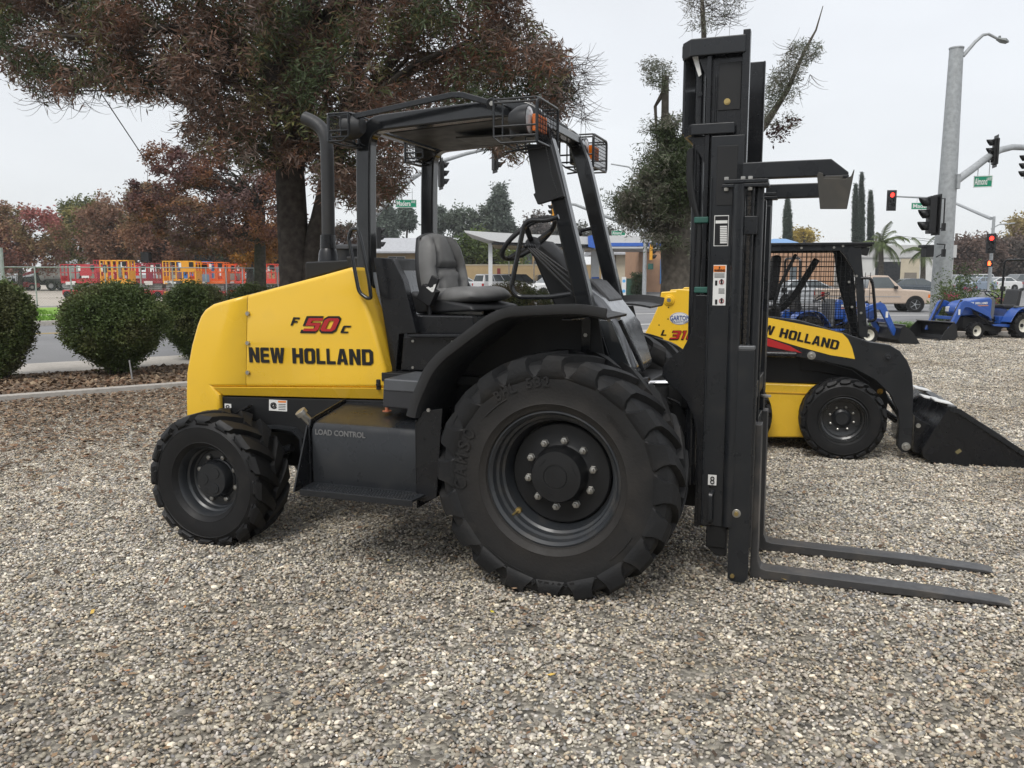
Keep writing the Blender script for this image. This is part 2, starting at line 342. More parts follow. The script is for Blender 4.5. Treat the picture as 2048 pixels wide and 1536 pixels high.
# ---- pebbles: clusters of real stones scattered over the lot
STONE = [(.50, .47, .39), (.37, .35, .30), (.58, .53, .42), (.25, .245, .23), (.43, .40, .34), (.64, .60, .49), (.32, .285, .23), (.19, .19, .185), (.50, .43, .31), (.38, .375, .35), (.29, .26, .21), (.68, .65, .56), (.40, .32, .24), (.46, .435, .38), (.41, .38, .32), (.35, .32, .27)]
def ico():
    b = bmesh.new(); bmesh.ops.create_icosphere(b, subdivisions=2, radius=1); v = np.array([x.co[:] for x in b.verts]); f = np.array([[x.index for x in p.verts] for p in b.faces]); b.free(); return v, f
IV, IF = ico()
ng = np.random.default_rng(5)
hid = bpy.data.collections.new('stone_kinds')
for k in range(10):
    vs = []; fs = []; cs = []
    for j in range(52):
        a = ng.uniform(0, 6.28); r = .085*math.sqrt(ng.uniform(0, 1)); L_ = ng.choice([.0053, .0069, .0085, .011], p=[.26, .42, .26, .06])*ng.uniform(.85, 1.2)
        s_ = np.array([L_*ng.uniform(1, 1.35), L_*ng.uniform(.75, 1.), L_*ng.uniform(.42, .7)])
        q = IV*s_*(1+.10*np.sin(IV@ng.normal(size=(3, 1))*3+ng.uniform(0, 6)))
        e_ = Matrix.Rotation(ng.uniform(0, 6.28), 3, 'Z')@Matrix.Rotation(ng.normal()*.4, 3, 'X')@Matrix.Rotation(ng.normal()*.35, 3, 'Y')
        q = q@np.array(e_).T+[r*math.cos(a), r*math.sin(a), ng.uniform(.0, .013)]
        fs.append(IF+len(vs)*len(IV)); vs.append(q); c = np.array(STONE[ng.integers(len(STONE))])*ng.choice([.55, .82, 1.0, 1.18, 1.36], p=[.12, .22, .32, .22, .12])*np.array([1., 1., ng.uniform(.98, 1.12)])
        cs.append(np.repeat(c[None], len(IF), 0))
    me = bpy.data.meshes.new('pebbles'); me.from_pydata(np.concatenate(vs).tolist(), [], np.concatenate(fs).tolist()); me.update()
    at = me.attributes.new('col', 'FLOAT_COLOR', 'FACE'); c4 = np.ones((len(me.polygons), 4), np.float32); c4[:, :3] = np.concatenate(cs); at.data.foreach_set('color', c4.ravel())
    me.polygons.foreach_set('use_smooth', [True]*len(me.polygons)); me.materials.append(attr_mat('stone', .55, objvar=.14, spec=.45, patch=True))
    hid.objects.link(bpy.data.objects.new('pebbles', me))
def scatter(name, pts, rots, scl, idx, coll, label):
    me = bpy.data.meshes.new(name); me.vertices.add(len(pts)); me.vertices.foreach_set('co', pts.astype(np.float32).ravel())
    for nm, ty, ar, key in (('rot', 'FLOAT_VECTOR', rots, 'vector'), ('scl', 'FLOAT', scl, 'value'), ('idx', 'INT', idx, 'value')):
        a = me.attributes.new(nm, ty, 'POINT'); a.data.foreach_set(key, ar.ravel())
    o = bpy.data.objects.new(name, me); COL.objects.link(o); tag(o, label, 'gravel', kind='stuff')
    g = bpy.data.node_groups.new(name, 'GeometryNodeTree'); g.interface.new_socket('Geometry', in_out='INPUT', socket_type='NodeSocketGeometry'); g.interface.new_socket('Geometry', in_out='OUTPUT', socket_type='NodeSocketGeometry')
    A = g.nodes.new; i_ = A('NodeGroupInput'); o_ = A('NodeGroupOutput'); ip = A('GeometryNodeInstanceOnPoints'); ci = A('GeometryNodeCollectionInfo'); ci.inputs['Collection'].default_value = coll
    ci.inputs['Separate Children'].default_value = True; ci.inputs['Reset Children'].default_value = True; ip.inputs['Pick Instance'].default_value = True
    def na(nm, ty): n = A('GeometryNodeInputNamedAttribute'); n.data_type = ty; n.inputs['Name'].default_value = nm; return n.outputs['Attribute']
    K = g.links.new; K(i_.outputs[0], ip.inputs['Points']); K(ci.outputs[0], ip.inputs['Instance']); K(na('rot', 'FLOAT_VECTOR'), ip.inputs['Rotation']); K(na('scl', 'FLOAT'), ip.inputs['Scale']); K(na('idx', 'INT'), ip.inputs['Instance Index']); K(ip.outputs[0], o_.inputs[0])
    o.modifiers.new('scatter', 'NODES').node_group = g
    return o
pl = []; sl = []
y = 1.9
while y < 23.5:
    k = .098 if y < 8 else .125 if y < 13 else .17; sc_ = 1. if y < 8 else 1.15 if y < 13 else 1.5
    hw = .66*y+.8; xs = np.arange(-hw, hw, k); n = len(xs)
    q = np.stack([xs+ng.uniform(-k*.5, k*.5, n), y+ng.uniform(-k*.5, k*.5, n), ng.uniform(-.004, .002, n)], 1)
    off = q[:, 0]*-.6+q[:, 1]*.8; ok = (off < 12.42) & (q[:, 1] < 22.5)
    pl.append(q[ok]); sl.append(np.full(ok.sum(), sc_)*ng.uniform(.85, 1.15, ok.sum())); y += k
PP = np.concatenate(pl); n = len(PP); print('pebble clusters', n)
scatter('gravel', PP, np.stack([ng.normal(size=n)*.05, ng.normal(size=n)*.05, ng.uniform(0, 6.28, n)], 1), np.concatenate(sl), ng.integers(0, 10, n).astype(np.int32), hid, 'loose grey and tan river gravel covering the sales lot')

# ---- fallen leaves and bark bits
def litter(name, n, sampler, cols, size, z=.016, label='', cat='leaf litter', curl=.35, ar=.45):
    p = np.array([sampler() for _ in range(n)]); a = ng.uniform(0, 6.28, n); s_ = size*ng.uniform(.6, 1.5, n)
    u = np.stack([np.cos(a), np.sin(a), ng.normal(size=n)*curl*.5], 1)*s_[:, None]; v = np.stack([-np.sin(a), np.cos(a), ng.normal(size=n)*curl], 1)*(s_*ar*ng.uniform(.6, 1.3, n))[:, None]
    c = np.stack([p[:, 0], p[:, 1], z+ng.uniform(0, .012, n)], 1)
    V = np.stack([c-u, c-v, c+u, c+v], 1); C = np.array(cols)[ng.integers(0, len(cols), n)]*ng.uniform(.7, 1.2, n)[:, None]
    return tag(quadmesh(name, V, C, attr_mat('litter', .8)), label, cat, kind='stuff')
BR = [(.20, .12, .075), (.13, .085, .055), (.26, .175, .11), (.10, .07, .048), (.32, .24, .16)]
def near_kerb():
    t = ng.uniform(-1.5, 5) if ng.random() < .7 else ng.uniform(4, 18); o_ = 12.4-abs(ng.normal())*(2.4 if t < 4 else 1.0); return S(t, o_)[:2]
litter('fallen_leaves', 34000, near_kerb, BR, .024, z=.026, label='brown fallen leaves drifted over the gravel near the kerb')
def around():
    y = ng.uniform(2.3, 12); return (ng.uniform(-.65*y, .65*y), y)
litter('leaf_scraps', 3200, around, BR+[(.3, .2, .12)], .015, z=.02, label='brown leaf scraps strewn thinly over the gravel')
litter('yellow_leaves', 45, lambda: (lambda y: (ng.uniform(-.62*y, .62*y), y))(ng.uniform(2.3, 9)), [(.6, .5, .06), (.5, .2, .06), (.62, .42, .1)], .014, z=.024, label='small yellow and orange leaves dotted over the gravel')
litter('bark_mulch', 26000, lambda: S(ng.uniform(-12, 22), ng.uniform(12.7, 15.4))[:2], BR+[(.3, .22, .15)], .035, z=.035, label='shredded bark mulch filling the planting bed', cat='mulch', curl=.8)
# ================================================================ wheels
M_rub = pbr('tyre_rubber', (.011, .0112, .012), .5, var=.25, scale=5, bump=.12, bscale=90, dirt=(.22, 9, .54), dirtcol=(.045, .04, .034), spec=.28)
M_rubx = pbr('dusty_sidewall', (.03, .029, .028), .66, var=.3, scale=4, bump=.1, bscale=60, dirt=(.6, 3.5, .46), dirtcol=(.07, .058, .045), spec=.4)
def dust_ring(m, r0, r1, col, amt):
    t = m.node_tree; b = t.nodes['Principled BSDF']; src = b.inputs['Base Color'].links[0].from_socket
    tc_ = t.nodes.new('ShaderNodeTexCoord'); sx = t.nodes.new('ShaderNodeSeparateXYZ'); cx = t.nodes.new('ShaderNodeCombineXYZ'); ln = t.nodes.new('ShaderNodeVectorMath'); ln.operation = 'LENGTH'
    t.links.new(tc_.outputs['Object'], sx.inputs[0]); t.links.new(sx.outputs[0], cx.inputs[0]); t.links.new(sx.outputs[2], cx.inputs[2]); t.links.new(cx.outputs[0], ln.inputs[0])
    ns = t.nodes.new('ShaderNodeTexNoise'); ns.inputs['Scale'].default_value = 7; ns.inputs['Detail'].default_value = 8; t.links.new(tc_.outputs['Object'], ns.inputs['Vector'])
    ad = t.nodes.new('ShaderNodeMath'); ad.operation = 'MULTIPLY_ADD'; ad.inputs[1].default_value = .16; t.links.new(ns.outputs[0], ad.inputs[0]); t.links.new(ln.outputs['Value'], ad.inputs[2])
    mr = t.nodes.new('ShaderNodeMapRange'); mr.inputs[1].default_value = r0+.08; mr.inputs[2].default_value = r1+.08; mr.inputs[3].default_value = amt; mr.inputs[4].default_value = 0; t.links.new(ad.outputs[0], mr.inputs[0])
    mx = t.nodes.new('ShaderNodeMix'); mx.data_type = 'RGBA'; mx.inputs[7].default_value = (*col, 1); t.links.new(mr.outputs[0], mx.inputs[0]); t.links.new(src, mx.inputs[6]); t.links.new(mx.outputs[2], b.inputs['Base Color'])
M_rubd = pbr('dusty_tyre', (.011, .0115, .0125), .58, var=.3, scale=4, bump=.2, bscale=70, dirt=(.35, 6, .53), dirtcol=(.05, .043, .036), spec=.32)
dust_ring(M_rubd, .36, .54, (.055, .048, .041), .34)
M_blk = pbr('black_paint', (.009, .0097, .0115), .25, var=.15, scale=3, coat=.08, spec=.42, dirt=(.12, 14, .58), dirtcol=(.07, .065, .055))
M_gry = pbr('charcoal_paint', (.016, .0178, .0205), .30, var=.12, scale=3, coat=.06, spec=.42, dirt=(.15, 9, .55), dirtcol=(.08, .072, .062))
M_mat = pbr('matt_black', (.006, .0065, .0075), .5, var=.2, scale=4)
M_gls = pbr('gloss_black', (.011, .012, .0135), .13, var=.12, scale=3, coat=.3, spec=.5)
M_plas = pbr('black_plastic', (.026, .027, .029), .48, var=.12, scale=9, bump=.05, bscale=300)
M_rim = pbr('rim_grey', (.026, .029, .033), .36, var=.15, scale=5, coat=.15, dirt=(.3, 7, .5), dirtcol=(.10, .085, .065))
M_steel = pbr('zinc_bolt', (.42, .41, .38), .38, metal=.85, var=.15, scale=20)
M_chr = pbr('chrome_rod', (.75, .75, .76), .12, metal=1, var=.05)
M_yel = pbr('yellow_paint', (.84, .52, .035), .30, var=.035, scale=1.2, coat=.35, dirt=(.10, 6, .55), dirtcol=(.42, .3, .1))
M_red = pbr('red_decal', (.42, .018, .02), .4, var=.05)
M_bkd = pbr('black_decal', (.008, .008, .009), .35, var=0)
M_wht = pbr('white_label', (.72, .72, .70), .5, var=.06, scale=12)
M_sil = pbr('silver_paint', (.34, .355, .375), .35, var=.08, scale=3, metal=.3)
M_brass = pbr('brass_bolt', (.5, .38, .16), .35, metal=.9, var=.1)
M_ora = pbr('orange_label', (.75, .22, .04), .45, var=.05)
M_amb = pbr('amber_lens', (.75, .17, .01), .18, var=.1, scale=30, coat=.5)
M_glas = pbr('lamp_glass', (.62, .64, .66), .1, var=.05, coat=.6)
M_grn = pbr('green_strap', (.02, .09, .07), .6, var=.2)

def tyre_mb(Rr, Wd, rr, nl, lh=.03, skew=.17, hw=.05, side=.09, deep=1., fl=1.4):
    m = MB(); rc = Rr-lh; h = Wd/2; sh = rc-rr
    m.lathe([(rr, -h*.74), (rr+.012, -h*.86), (rr+sh*.16, -h*.93), (rr+sh*.17, -h*.945), (rr+sh*.19, -h*.935), (rr+sh*.45, -h*.99), (rr+sh*.70, -h*.985), (rr+sh*.715, -h*1.0), (rr+sh*.735, -h*.98), (rc-.02, -h*.93), (rc-.005, -h*.82), (rc, -h*.5), (rc+.003, 0),
             (rc, h*.5), (rc-.005, h*.82), (rc-.02, h*.93), (rr+sh*.7, h*.985), (rr+sh*.4, h*.98), (rr, h*.74)], n=96)
    S_ = [(.06, Rr+.0, .03, rc-.004, 0., .60), (-.22, Rr-.001, -.22, rc-.004, .30, .75), (-.62, Rr-.003, -.6, rc-.006, .66, .95), (-.9, Rr-.009, -.8, rc-.012, .92, 1.22),
          (-1.0, Rr-.028, -.86, rc-.028, 1., 1.30), (-1.035, rc-side*.4, -.93, rc-side*.5, 1.03, fl*.62), (-1.03, rc-side*.75, -.96, rc-side*.85, 1.05, fl*.85), (-.985, rc-side, -.95, rc-side*1.04, 1.06, fl)]
    for sd in (-1, 1):
        for i in range(nl):
            a0 = 2*math.pi*(i+(0 if sd < 0 else .5))/nl; vs = []
            for yt, rt, yb, rb, ak, wk in S_:
                a = a0+skew*ak*deep; w1 = hw*wk; w2 = hw*wk*1.3
                for (y_, r_, da) in ((yb, rb, -w2), (yt, rt, -w1), (yt, rt, w1), (yb, rb, w2)):
                    y2 = y_*h*(1 if sd < 0 else -1); vs.append((math.sin(a+da)*r_, y2, math.cos(a+da)*r_))
            n = len(S_); fs = [(k*4+j, k*4+j+1, k*4+j+5, k*4+j+4) for k in range(n-1) for j in range(3)]+[(0, 1, 2, 3), tuple((n-1)*4+j for j in (3, 2, 1, 0))]
            m.add(vs, fs)
    return m
def arc_text(s, r, amid, size, yface, parent, mat, spread=1., out_=True, depth=.003):
    n = len(s); st = size*.86/r*spread
    for i, c in enumerate(s):
        if c == ' ': continue
        a = amid+(i-(n-1)/2)*st; up = Vector((math.sin(a), 0, math.cos(a))); ri = Vector((math.cos(a), 0, -math.sin(a)))
        p = up*(r-size/2)-ri*(size*.33)+Vector((0, yface, 0))
        MT.append(txt(c, p, ri, up, size*.66, size, mat, parent, depth=.002, fat=.02))
def join(objs, name):
    """merge letter meshes into one lettering mesh"""
    vs = []; fs = []
    for o in objs:
        k = len(vs); vs += [tuple(v.co) for v in o.data.vertices]; fs += [tuple(i+k for i in p.vertices) for p in o.data.polygons]
    me = bpy.data.meshes.new(name); me.from_pydata(vs, [], fs); me.update(); me.materials.append(objs[0].data.materials[0]); r = bpy.data.objects.new(name, me); COL.objects.link(r); r.parent = objs[0].parent
    for o in objs: d = o.data; bpy.data.objects.remove(o); bpy.data.meshes.remove(d)
    return r
MT = []

# ================================================================ the rough terrain forklift
F = Fr((.5785, 5.0835, 0), 20)
FK = thing('rough_terrain_forklift', 'large yellow and black rough terrain forklift with tall mast, in the foreground', 'forklift', F.O, -R(20))
def px(pts, y): return F.xz(pts, y)
def bolts(name, parent, pts, ax, r=.012, h=.01, mat=None, n=6):
    for p in pts:
        m = MB(); p = Vector(p); a = Vector(ax).normalized(); m.lathe([(.0001, h), (r*.93, h), (r, h*.8), (r, 0)], p, a, n); m.build(name, mat or M_steel, parent, 30)
def front_wheel(loc, flip):
    wl = MB(); wl.lathe([(.33, -.150), (.352, -.152), (.356, -.165), (.340, -.170), (.326, -.155), (.320, -.12), (.306, -.115), (.300, -.085), (.288, -.075), (.282, -.03), (.27, -.0), (.268, .02), (.0001, .02), ], n=72)
    wl.lathe([(.33, .15), (.352, .152), (.352, .165), (.33, .16), (.30, .1), (.28, .06), (.0001, .05)], n=48)
    w_ = wl.build('wheel', M_rim, FK, 28); w_.location = loc; w_.rotation_euler = (0, 0, R(180) if flip else 0)
    t = tyre_mb(.635, .42, .343, 20, lh=.034, skew=-.30, hw=.060, side=.085, fl=2.4).build('tyre', M_rubd, w_, 32); 
    h = MB(); h.lathe([(.266, .018), (.262, -.012), (.255, -.018), (.165, -.022), (.15, -.03), (.139, -.05), (.136, -.10), (.129, -.112), (.066, -.116), (.064, -.113), (.058, -.113), (.056, -.117), (.0001, -.117)], n=64)
    for a in (.4, 2.4, 4.3): h.obox((.1*math.cos(a), -.114, .1*math.sin(a)), .05, .006, .006, Matrix.Rotation(-a-1.57, 3, 'Y'))
    h.build('hub', M_mat, w_, 30)
    for i in range(10):
        a = i*2*math.pi/10+.12; c = Vector((math.sin(a)*.176, 0, math.cos(a)*.176)); q = MB()
        q.lathe([(.021, -.02), (.021, -.026), (.0185, -.028), (.0185, -.044), (.011, -.046), (.010, -.060), (.0001, -.062)], c, (0, 1, 0), 6); q.build('lug_nut', M_steel, w_, 30)
    v = MB(); v.cyl((-.21, -.085, -.20), (-.228, -.125, -.215), .006); v.cyl((-.21, -.07, -.20), (-.21, -.09, -.20), .016); v.build('valve', M_brass, w_)
    if not flip:
        MT.clear(); arc_text('CAMSO', .485, R(-80), .07, -.2135, w_, M_rubd, 1.15); arc_text('BHL 532', .50, R(-18), .05, -.2125, w_, M_rubd, 1.05); arc_text('TUBELESS', .45, R(48), .022, -.208, w_, M_rubd); arc_text('16.9-24', .535, R(178), .036, -.212, w_, M_rubd, 1.1)
        join(MT, 'lettering')
        k = MB()
        for a0, a1, rr in ((-48, -30, .46), (8, 22, .525), (196, 222, .5), (120, 140, .48)):
            pth = [(math.sin(R(a0+(a1-a0)*j/8))*rr, -.209, math.cos(R(a0+(a1-a0)*j/8))*rr) for j in range(9)]; k.tube(pth, .0035, 5)
        k.build('moulded_rib', M_rubd, w_)
    return w_
front_wheel((-.035, -.835, .60), False); front_wheel((-.035, .635, .60), True)
def rear_wheel(loc, flip):
    wl = MB(); wl.lathe([(.205, -.10), (.222, -.102), (.226, -.113), (.214, -.118), (.203, -.10), (.197, -.06), (.186, -.05), (.180, -.02), (.172, -.015), (.168, -.01), (.0001, -.01)], n=56); wl.lathe([(.205, .1), (.222, .11), (.2, .1), (.18, .06), (.0001, .05)], n=40)
    w_ = wl.build('wheel', M_rim, FK, 28); w_.location = loc; w_.rotation_euler = (0, 0, R(180) if flip else 0)
    tyre_mb(.418, .31, .213, 16, lh=.034, skew=-.36, hw=.105, side=.03, fl=1.05).build('tyre', M_rub, w_, 32)
    h = MB(); h.lathe([(.125, -.008), (.12, -.016), (.112, -.02), (.108, -.07), (.10, -.082), (.0001, -.084)], n=40)
    for a in (.6, 2.7, 4.8): h.lathe([(.034, -.080), (.032, -.087), (.0001, -.088)], (.053*math.sin(a), 0, .053*math.cos(a)), (0, 1, 0), 16)
    h.build('hub', M_gry, w_, 30)
    for i in range(8):
        a = i*2*math.pi/8+.35; c = Vector((math.sin(a)*.138, 0, math.cos(a)*.138)); q = MB()
        q.lathe([(.016, -.008), (.016, -.03), (.012, -.034), (.0001, -.036)], c, (0, 1, 0), 6); q.build('lug_nut', M_steel, w_, 30)
    return w_
RWX = F.P(415, 975, -.90).x
rear_wheel((RWX+.015, -.80, .385), False); rear_wheel((RWX+.015, .60, .385), True)
YN, YF = -.655, .45          # side planes of the body
# ---- yellow hood: rear shell and side panel, seam between them
hull = [(371, 846), (370, 790), (371, 745), (381, 690), (392, 650), (399, 632), (408, 619), (424, 608), (452, 600), (495, 589), (560, 572), (640, 551), (704, 533), (712, 541), (722, 585), (745, 650), (770, 738), (771, 776), (425, 774), (437, 790), (438, 820), (435, 834)]
def hood(name, keep):
    m = MB(); m.prism(px(hull, YN), YN, YF, 'y'); o = m.build(name, M_yel, FK, 0); b = bmesh.new(); b.from_mesh(o.data)
    def outer(e):
        c = (e.verts[0].co+e.verts[1].co)/2; return abs(e.verts[0].co.y-e.verts[1].co.y) < .01 or e.calc_face_angle(0) > R(55)
    zt = F.P(500, 776, YN).z
    bmesh.ops.bevel(b, geom=[e for e in b.edges if outer(e) and not (abs(e.verts[0].co.z-e.verts[1].co.z) < .03 and max(v.co.z for v in e.verts) < 1.0)], offset=.05, segments=6, affect='EDGES', profile=.5, clamp_overlap=True)
    p0 = F.P(491.5, 776, YN); p1 = F.P(495, 589, YN); d = (p1-p0).normalized(); nrm_ = Vector((d.z, 0, -d.x)); gap = nrm_*.0022*keep
    bmesh.ops.bisect_plane(b, geom=b.verts[:]+b.edges[:]+b.faces[:], plane_co=p0+gap, plane_no=nrm_, clear_inner=keep > 0, clear_outer=keep < 0)
    b.to_mesh(o.data); b.free(); me = o.data; me.polygons.foreach_set('use_smooth', [True]*len(me.polygons)); me.set_sharp_from_angle(angle=R(28)); sol = o.modifiers.new('shell', 'SOLIDIFY'); sol.thickness = .004; return o
hood('rear_hood', -1); hood('side_panel', 1)
m = MB(); a, b_, c, d = [F.P(u, v, YN) for u, v in ((425, 774), (771, 776), (765, 800), (441, 792))]; k = Vector((0, .03, 0)); dn = Vector((0, 0, 0))
m.add([a, b_, c+k, d+k, a+Vector((0, .2, 0)), b_+Vector((0, .2, 0)), c+Vector((0, .2, 0)), d+Vector((0, .2, 0))], [(0, 1, 2, 3), (4, 7, 6, 5), (0, 4, 5, 1), (1, 5, 6, 2), (2, 6, 7, 3), (3, 7, 4, 0)])
m.build('lower_moulding', M_yel, FK, 0, .004)
bolts('panel_bolt', FK, [Vector((F.P(497, v, YN).x, YN-.003, F.P(497, v, YN).z)) for v in (627, 686, 745)], (0, -1, 0), .014, .012)
m = MB(); p = F.P(757, 769, YN-.004); m.box(p.x-.012, p.x+.012, YN-.012, YN+.01, p.z-.03, p.z+.03); m.cyl((p.x, YN-.02, p.z), (p.x, YN, p.z), .01); m.build('hood_latch', M_mat, FK, 30, .003)
# lettering on the side panel
def tx(fn, s, a, b, hpx, mat, y, **k):
    """lettering between pixel a (lower left) and b (lower right), hpx high"""
    p0 = F.P(*a, y); p1 = F.P(*b, y); p2 = F.P(a[0], a[1]-hpx, y); wd = (p1-p0).length
    return fn(s, p0, p1-p0, p2-p0, wd, (p2-p0).length, mat, FK, **k)
ly = YN-.0032
tx(glyphs, 'NEW HOLLAND', (499, 724.5), (747, 730.5), 30, M_bkd, ly, gap=.13)
tx(glyphs, 'F', (581, 651), (600, 652), 17, M_bkd, ly, shear=.3)
M_yel2 = pbr('pale_yellow_decal', (.78, .62, .18), .35, var=0)
tx(glyphs, '50', (600, 666), (684, 667), 34, M_bkd, ly, shear=.28, fat=.0, depth=.002, gap=.1)
tx(glyphs, '50', (606, 662), (680, 663), 26, M_red, ly-.0025, shear=.28, gap=.14)
tx(glyphs, 'C', (681, 666), (703, 666.5), 15, M_bkd, ly, shear=.3)
# ---- chassis below
fr = MB(); fr.prism(px([(441, 793), (765, 801), (850, 800), (850, 850), (640, 850), (612, 876), (560, 866), (520, 862), (470, 850), (442, 834)], -.62), -.62, .41, 'y')
fr.build('chassis', M_mat, FK, 30, .006)
m = MB(); m.sweep([(-.04, -.008), (.01, -.008), (.01, .008), (-.04, .008)], [Vector((a, -.63, b)) for a, b in px([(440, 846), (490, 852), (560, 853), (592, 858), (608, 876), (612, 940)], -.63)], side=(0, 1, 0)); m.build('frame_edge', M_gry, FK, 30)
fr = MB(); fr.box(-1.9, .45, -.42, .22, .42, .82); fr.box(-.55, .3, -.6, .4, .8, 1.02); fr.box(-2.3, -1.75, -.3, .1, .36, .7); fr.cyl((0, -.78, .625), (0, .58, .625), .11, 18); fr.cyl((RWX, -.72, .385), (RWX, .52, .385), .06, 14); fr.ball((0, -.1, .6), .2, 14)
fr.box(RWX-.09, RWX+.09, -.66, -.5, .3, .5); fr.build('axle_and_frame', M_mat, FK, 30, .01)
m = MB(); a = F.P(560, 910, -.6); m.cyl((RWX+.16, -.62, .42), (RWX+.16, -.1, .45), .02); m.cyl((RWX+.16, -.45, .43), (RWX+.16, .1, .45), .036); m.cyl(F.P(560, 903, -.62), F.P(585, 895, -.62), .026); m.build('steering_cylinder', M_blk, FK)
m = MB(); m.bar([F.P(455, 838, -.66), F.P(478, 824, -.66), F.P(500, 812, -.66)], .05, .012); m.build('frame_bracket', M_mat, FK, 30, .002)
def label(pts, y, mat=M_wht, name='label', parent=None, up=None):
    p = [F.P(u, v, y) for u, v in pts]; m = MB(); n = Vector((0, .0025, 0)); m.add(p+[a+n for a in p], [(0, 1, 2, 3), (4, 7, 6, 5), (0, 4, 5, 1), (1, 5, 6, 2), (2, 6, 7, 3), (3, 7, 4, 0)]); return m.build(name, mat, parent or FK, 0)
label([(449, 807), (462, 808), (463, 824), (450, 823)], -.6235)
tx(txt, '8', (452, 822), (460, 822), 12, M_bkd, -.6245, fat=.0)
label([(538, 799), (574, 801), (574, 823), (538, 821)], -.6235)
label([(556, 801.5), (572, 802), (572, 805.5), (556, 805)], -.6245, M_ora)
tx(txt, '@', (541, 817), (554, 818), 13, M_bkd, -.6245, fat=.03)
for k in range(4): label([(557, 808+k*3.4), (571, 808.6+k*3.4), (571, 809.8+k*3.4), (557, 809.2+k*3.4)], -.6245, M_gry, 'print_line')
# ---- tank with the step tray
tk = MB(); A = px([(619, 838), (652, 821), (838, 828), (838, 868), (838, 975), (634, 958), (619, 940)], -.98)
ya, yb = -1.0, -.56
x0, x1 = F.P(622, 860, ya).x, F.P(835, 900, ya).x; zt = F.P(700, 848, ya).z; zb = .44
tk.prism([(ya, zb), (ya, zt-.045), (ya+.02, zt-.012), (ya+.06, zt), (yb, zt+.065), (yb, zb)], x0, x1, 'x')
tk.build('tank', M_gry, FK, 40, .012, 3)
m = MB()
for xa in (x0-.012, x1+.001): m.prism([(ya-.012, zb-.02), (ya-.012, zt-.03), (ya+.01, zt+.008), (ya+.05, zt+.02), (yb, zt+.085), (yb, zb-.02)], xa, xa+.009, 'x')
m.build('tank_end_plate', M_blk, FK, 30, .002)
def tk_text():
    p0 = Vector((F.P(631, 866, ya).x, ya-.0015, F.P(631, 869, ya).z)); p1 = F.P(731, 874, ya); p1 = Vector((p1.x, ya-.0015, p0.z))
    txt('LOAD CONTROL', p0, p1-p0, (0, 0, 1), (p1-p0).length, .032, pbr('grey_decal', (.16, .16, .16), .5), FK, depth=.0012, fat=.03)
tk_text()
tr = MB(); tz = F.P(700, 975, -1.0).z; T0 = F.P(600, 982, -1.16); T1 = F.P(825, 1006, -1.16); zt_ = (T0.z+T1.z)/2
tr.prism([(T0.x, -1.16), (T1.x, -1.16), (T1.x+.03, -.62), (x0, -.62), (x0, -1.0)], zt_, zt_+.012, 'z'); tr.box(T0.x, T1.x, -1.164, -1.156, zt_-.022, zt_+.012)
tr.build('step_tray', M_gry, FK, 30, .002)
m = MB()
for i in range(34):
    for j in range(5):
        xx = T0.x+.04+i*(T1.x-T0.x-.06)/34+(j % 2)*.01; m.lathe([(.0075, 0), (.0065, .004), (.004, .0045), (.004, 0)], (xx, -1.143+j*.026, zt_+.012), (0, 0, 1), 8)
m.build('step_grip', M_gry, FK, 40)
m = MB()
m.prism([(-1.012, zt-.02), (-1.16, zt_-.01), (-1.0, zt_-.01), (-.99, zt-.02)], x0-.022, x0-.013, 'x'); m.build('splash_plate', M_blk, FK, 30, .002); m = MB()
gx = F.P(835, 900, -1.0).x
pl_ = px([(832, 838), (846, 826), (890, 826), (885, 1000), (826, 1013)], -1.02)
m.prism([(gx+.002, zt+.02), (gx+.05, zt+.10), (gx+.16, zt+.12), (gx+.12, zt_), (T1.x, zt_-.03), (gx+.002, zb)], -1.03, -1.02, 'y'); m.box(gx+.004, gx+.012, -1.03, -.6, zb-.05, zt+.05)
m.build('splash_plate', M_blk, FK, 30, .002)
m = MB(); c = F.P(606, 829, -.93); m.cyl(c+Vector((.03, .03, -.05)), c, .022, 16); m.cyl(c, c+Vector((-.012, -.012, .022)), .033, 18); m.build('filler_cap', M_steel, FK, 30, .002)
m = MB(); m.tube([c+Vector((.03, .03, -.05)), c+Vector((.07, .06, -.1)), c+Vector((.12, .1, -.16))], .02); m.build('filler_neck', M_mat, FK)
m = MB(); c = F.P(774, 824, -.8); c.z = zt+.045; m.cyl(c, c+Vector((0, 0, .006)), .026); m.cyl(c, c+Vector((0, 0, .03)), .011); m.build('breather', pbr('copper', (.5, .2, .12), .4, metal=.6), FK)
# ---- dark steps box and floor
m = MB(); m.prism(px([(766, 757), (845, 762), (845, 800), (838, 822), (764, 815)], -.93), -.93, -.56, 'y'); m.build('battery_box', pbr('dark_box', (.03, .031, .035), .4, var=.1), FK, 30, .012)
m = MB(); m.prism(px([(768, 757), (843, 762), (845, 787), (766, 782)], -.936), -.936, -.56, 'y'); m.build('battery_cover', pbr('grey_cover', (.085, .09, .098), .35, var=.1), FK, 30, .01)
fl = MB(); a = F.P(800, 745, -.62); b = F.P(900, 700, -.62); fl.box(a.x-.1, .12, -.66, .43, a.z-.05, a.z); fl.build('floor', M_mat, FK, 30, .004)
rs = MB(); rs.prism(px([(800, 742), (806, 672), (990, 672), (990, 742)], -.56), -.56, .38, 'y'); rs.prism(px([(812, 672), (815, 630), (945, 632), (950, 672)], -.5), -.5, .3, 'y'); rs.build('seat_platform', M_blk, FK, 30, .01)
bolts('platform_bolt', FK, [F.P(u, v, -.562) for u, v in ((826, 682), (905, 684), (826, 735))], (0, -1, 0), .009, .006)
m = MB(); m.bar([F.P(815, 671, -.58), F.P(950, 671, -.58)], .03, .012); m.build('platform_edge', M_gry, FK, 30, .003)
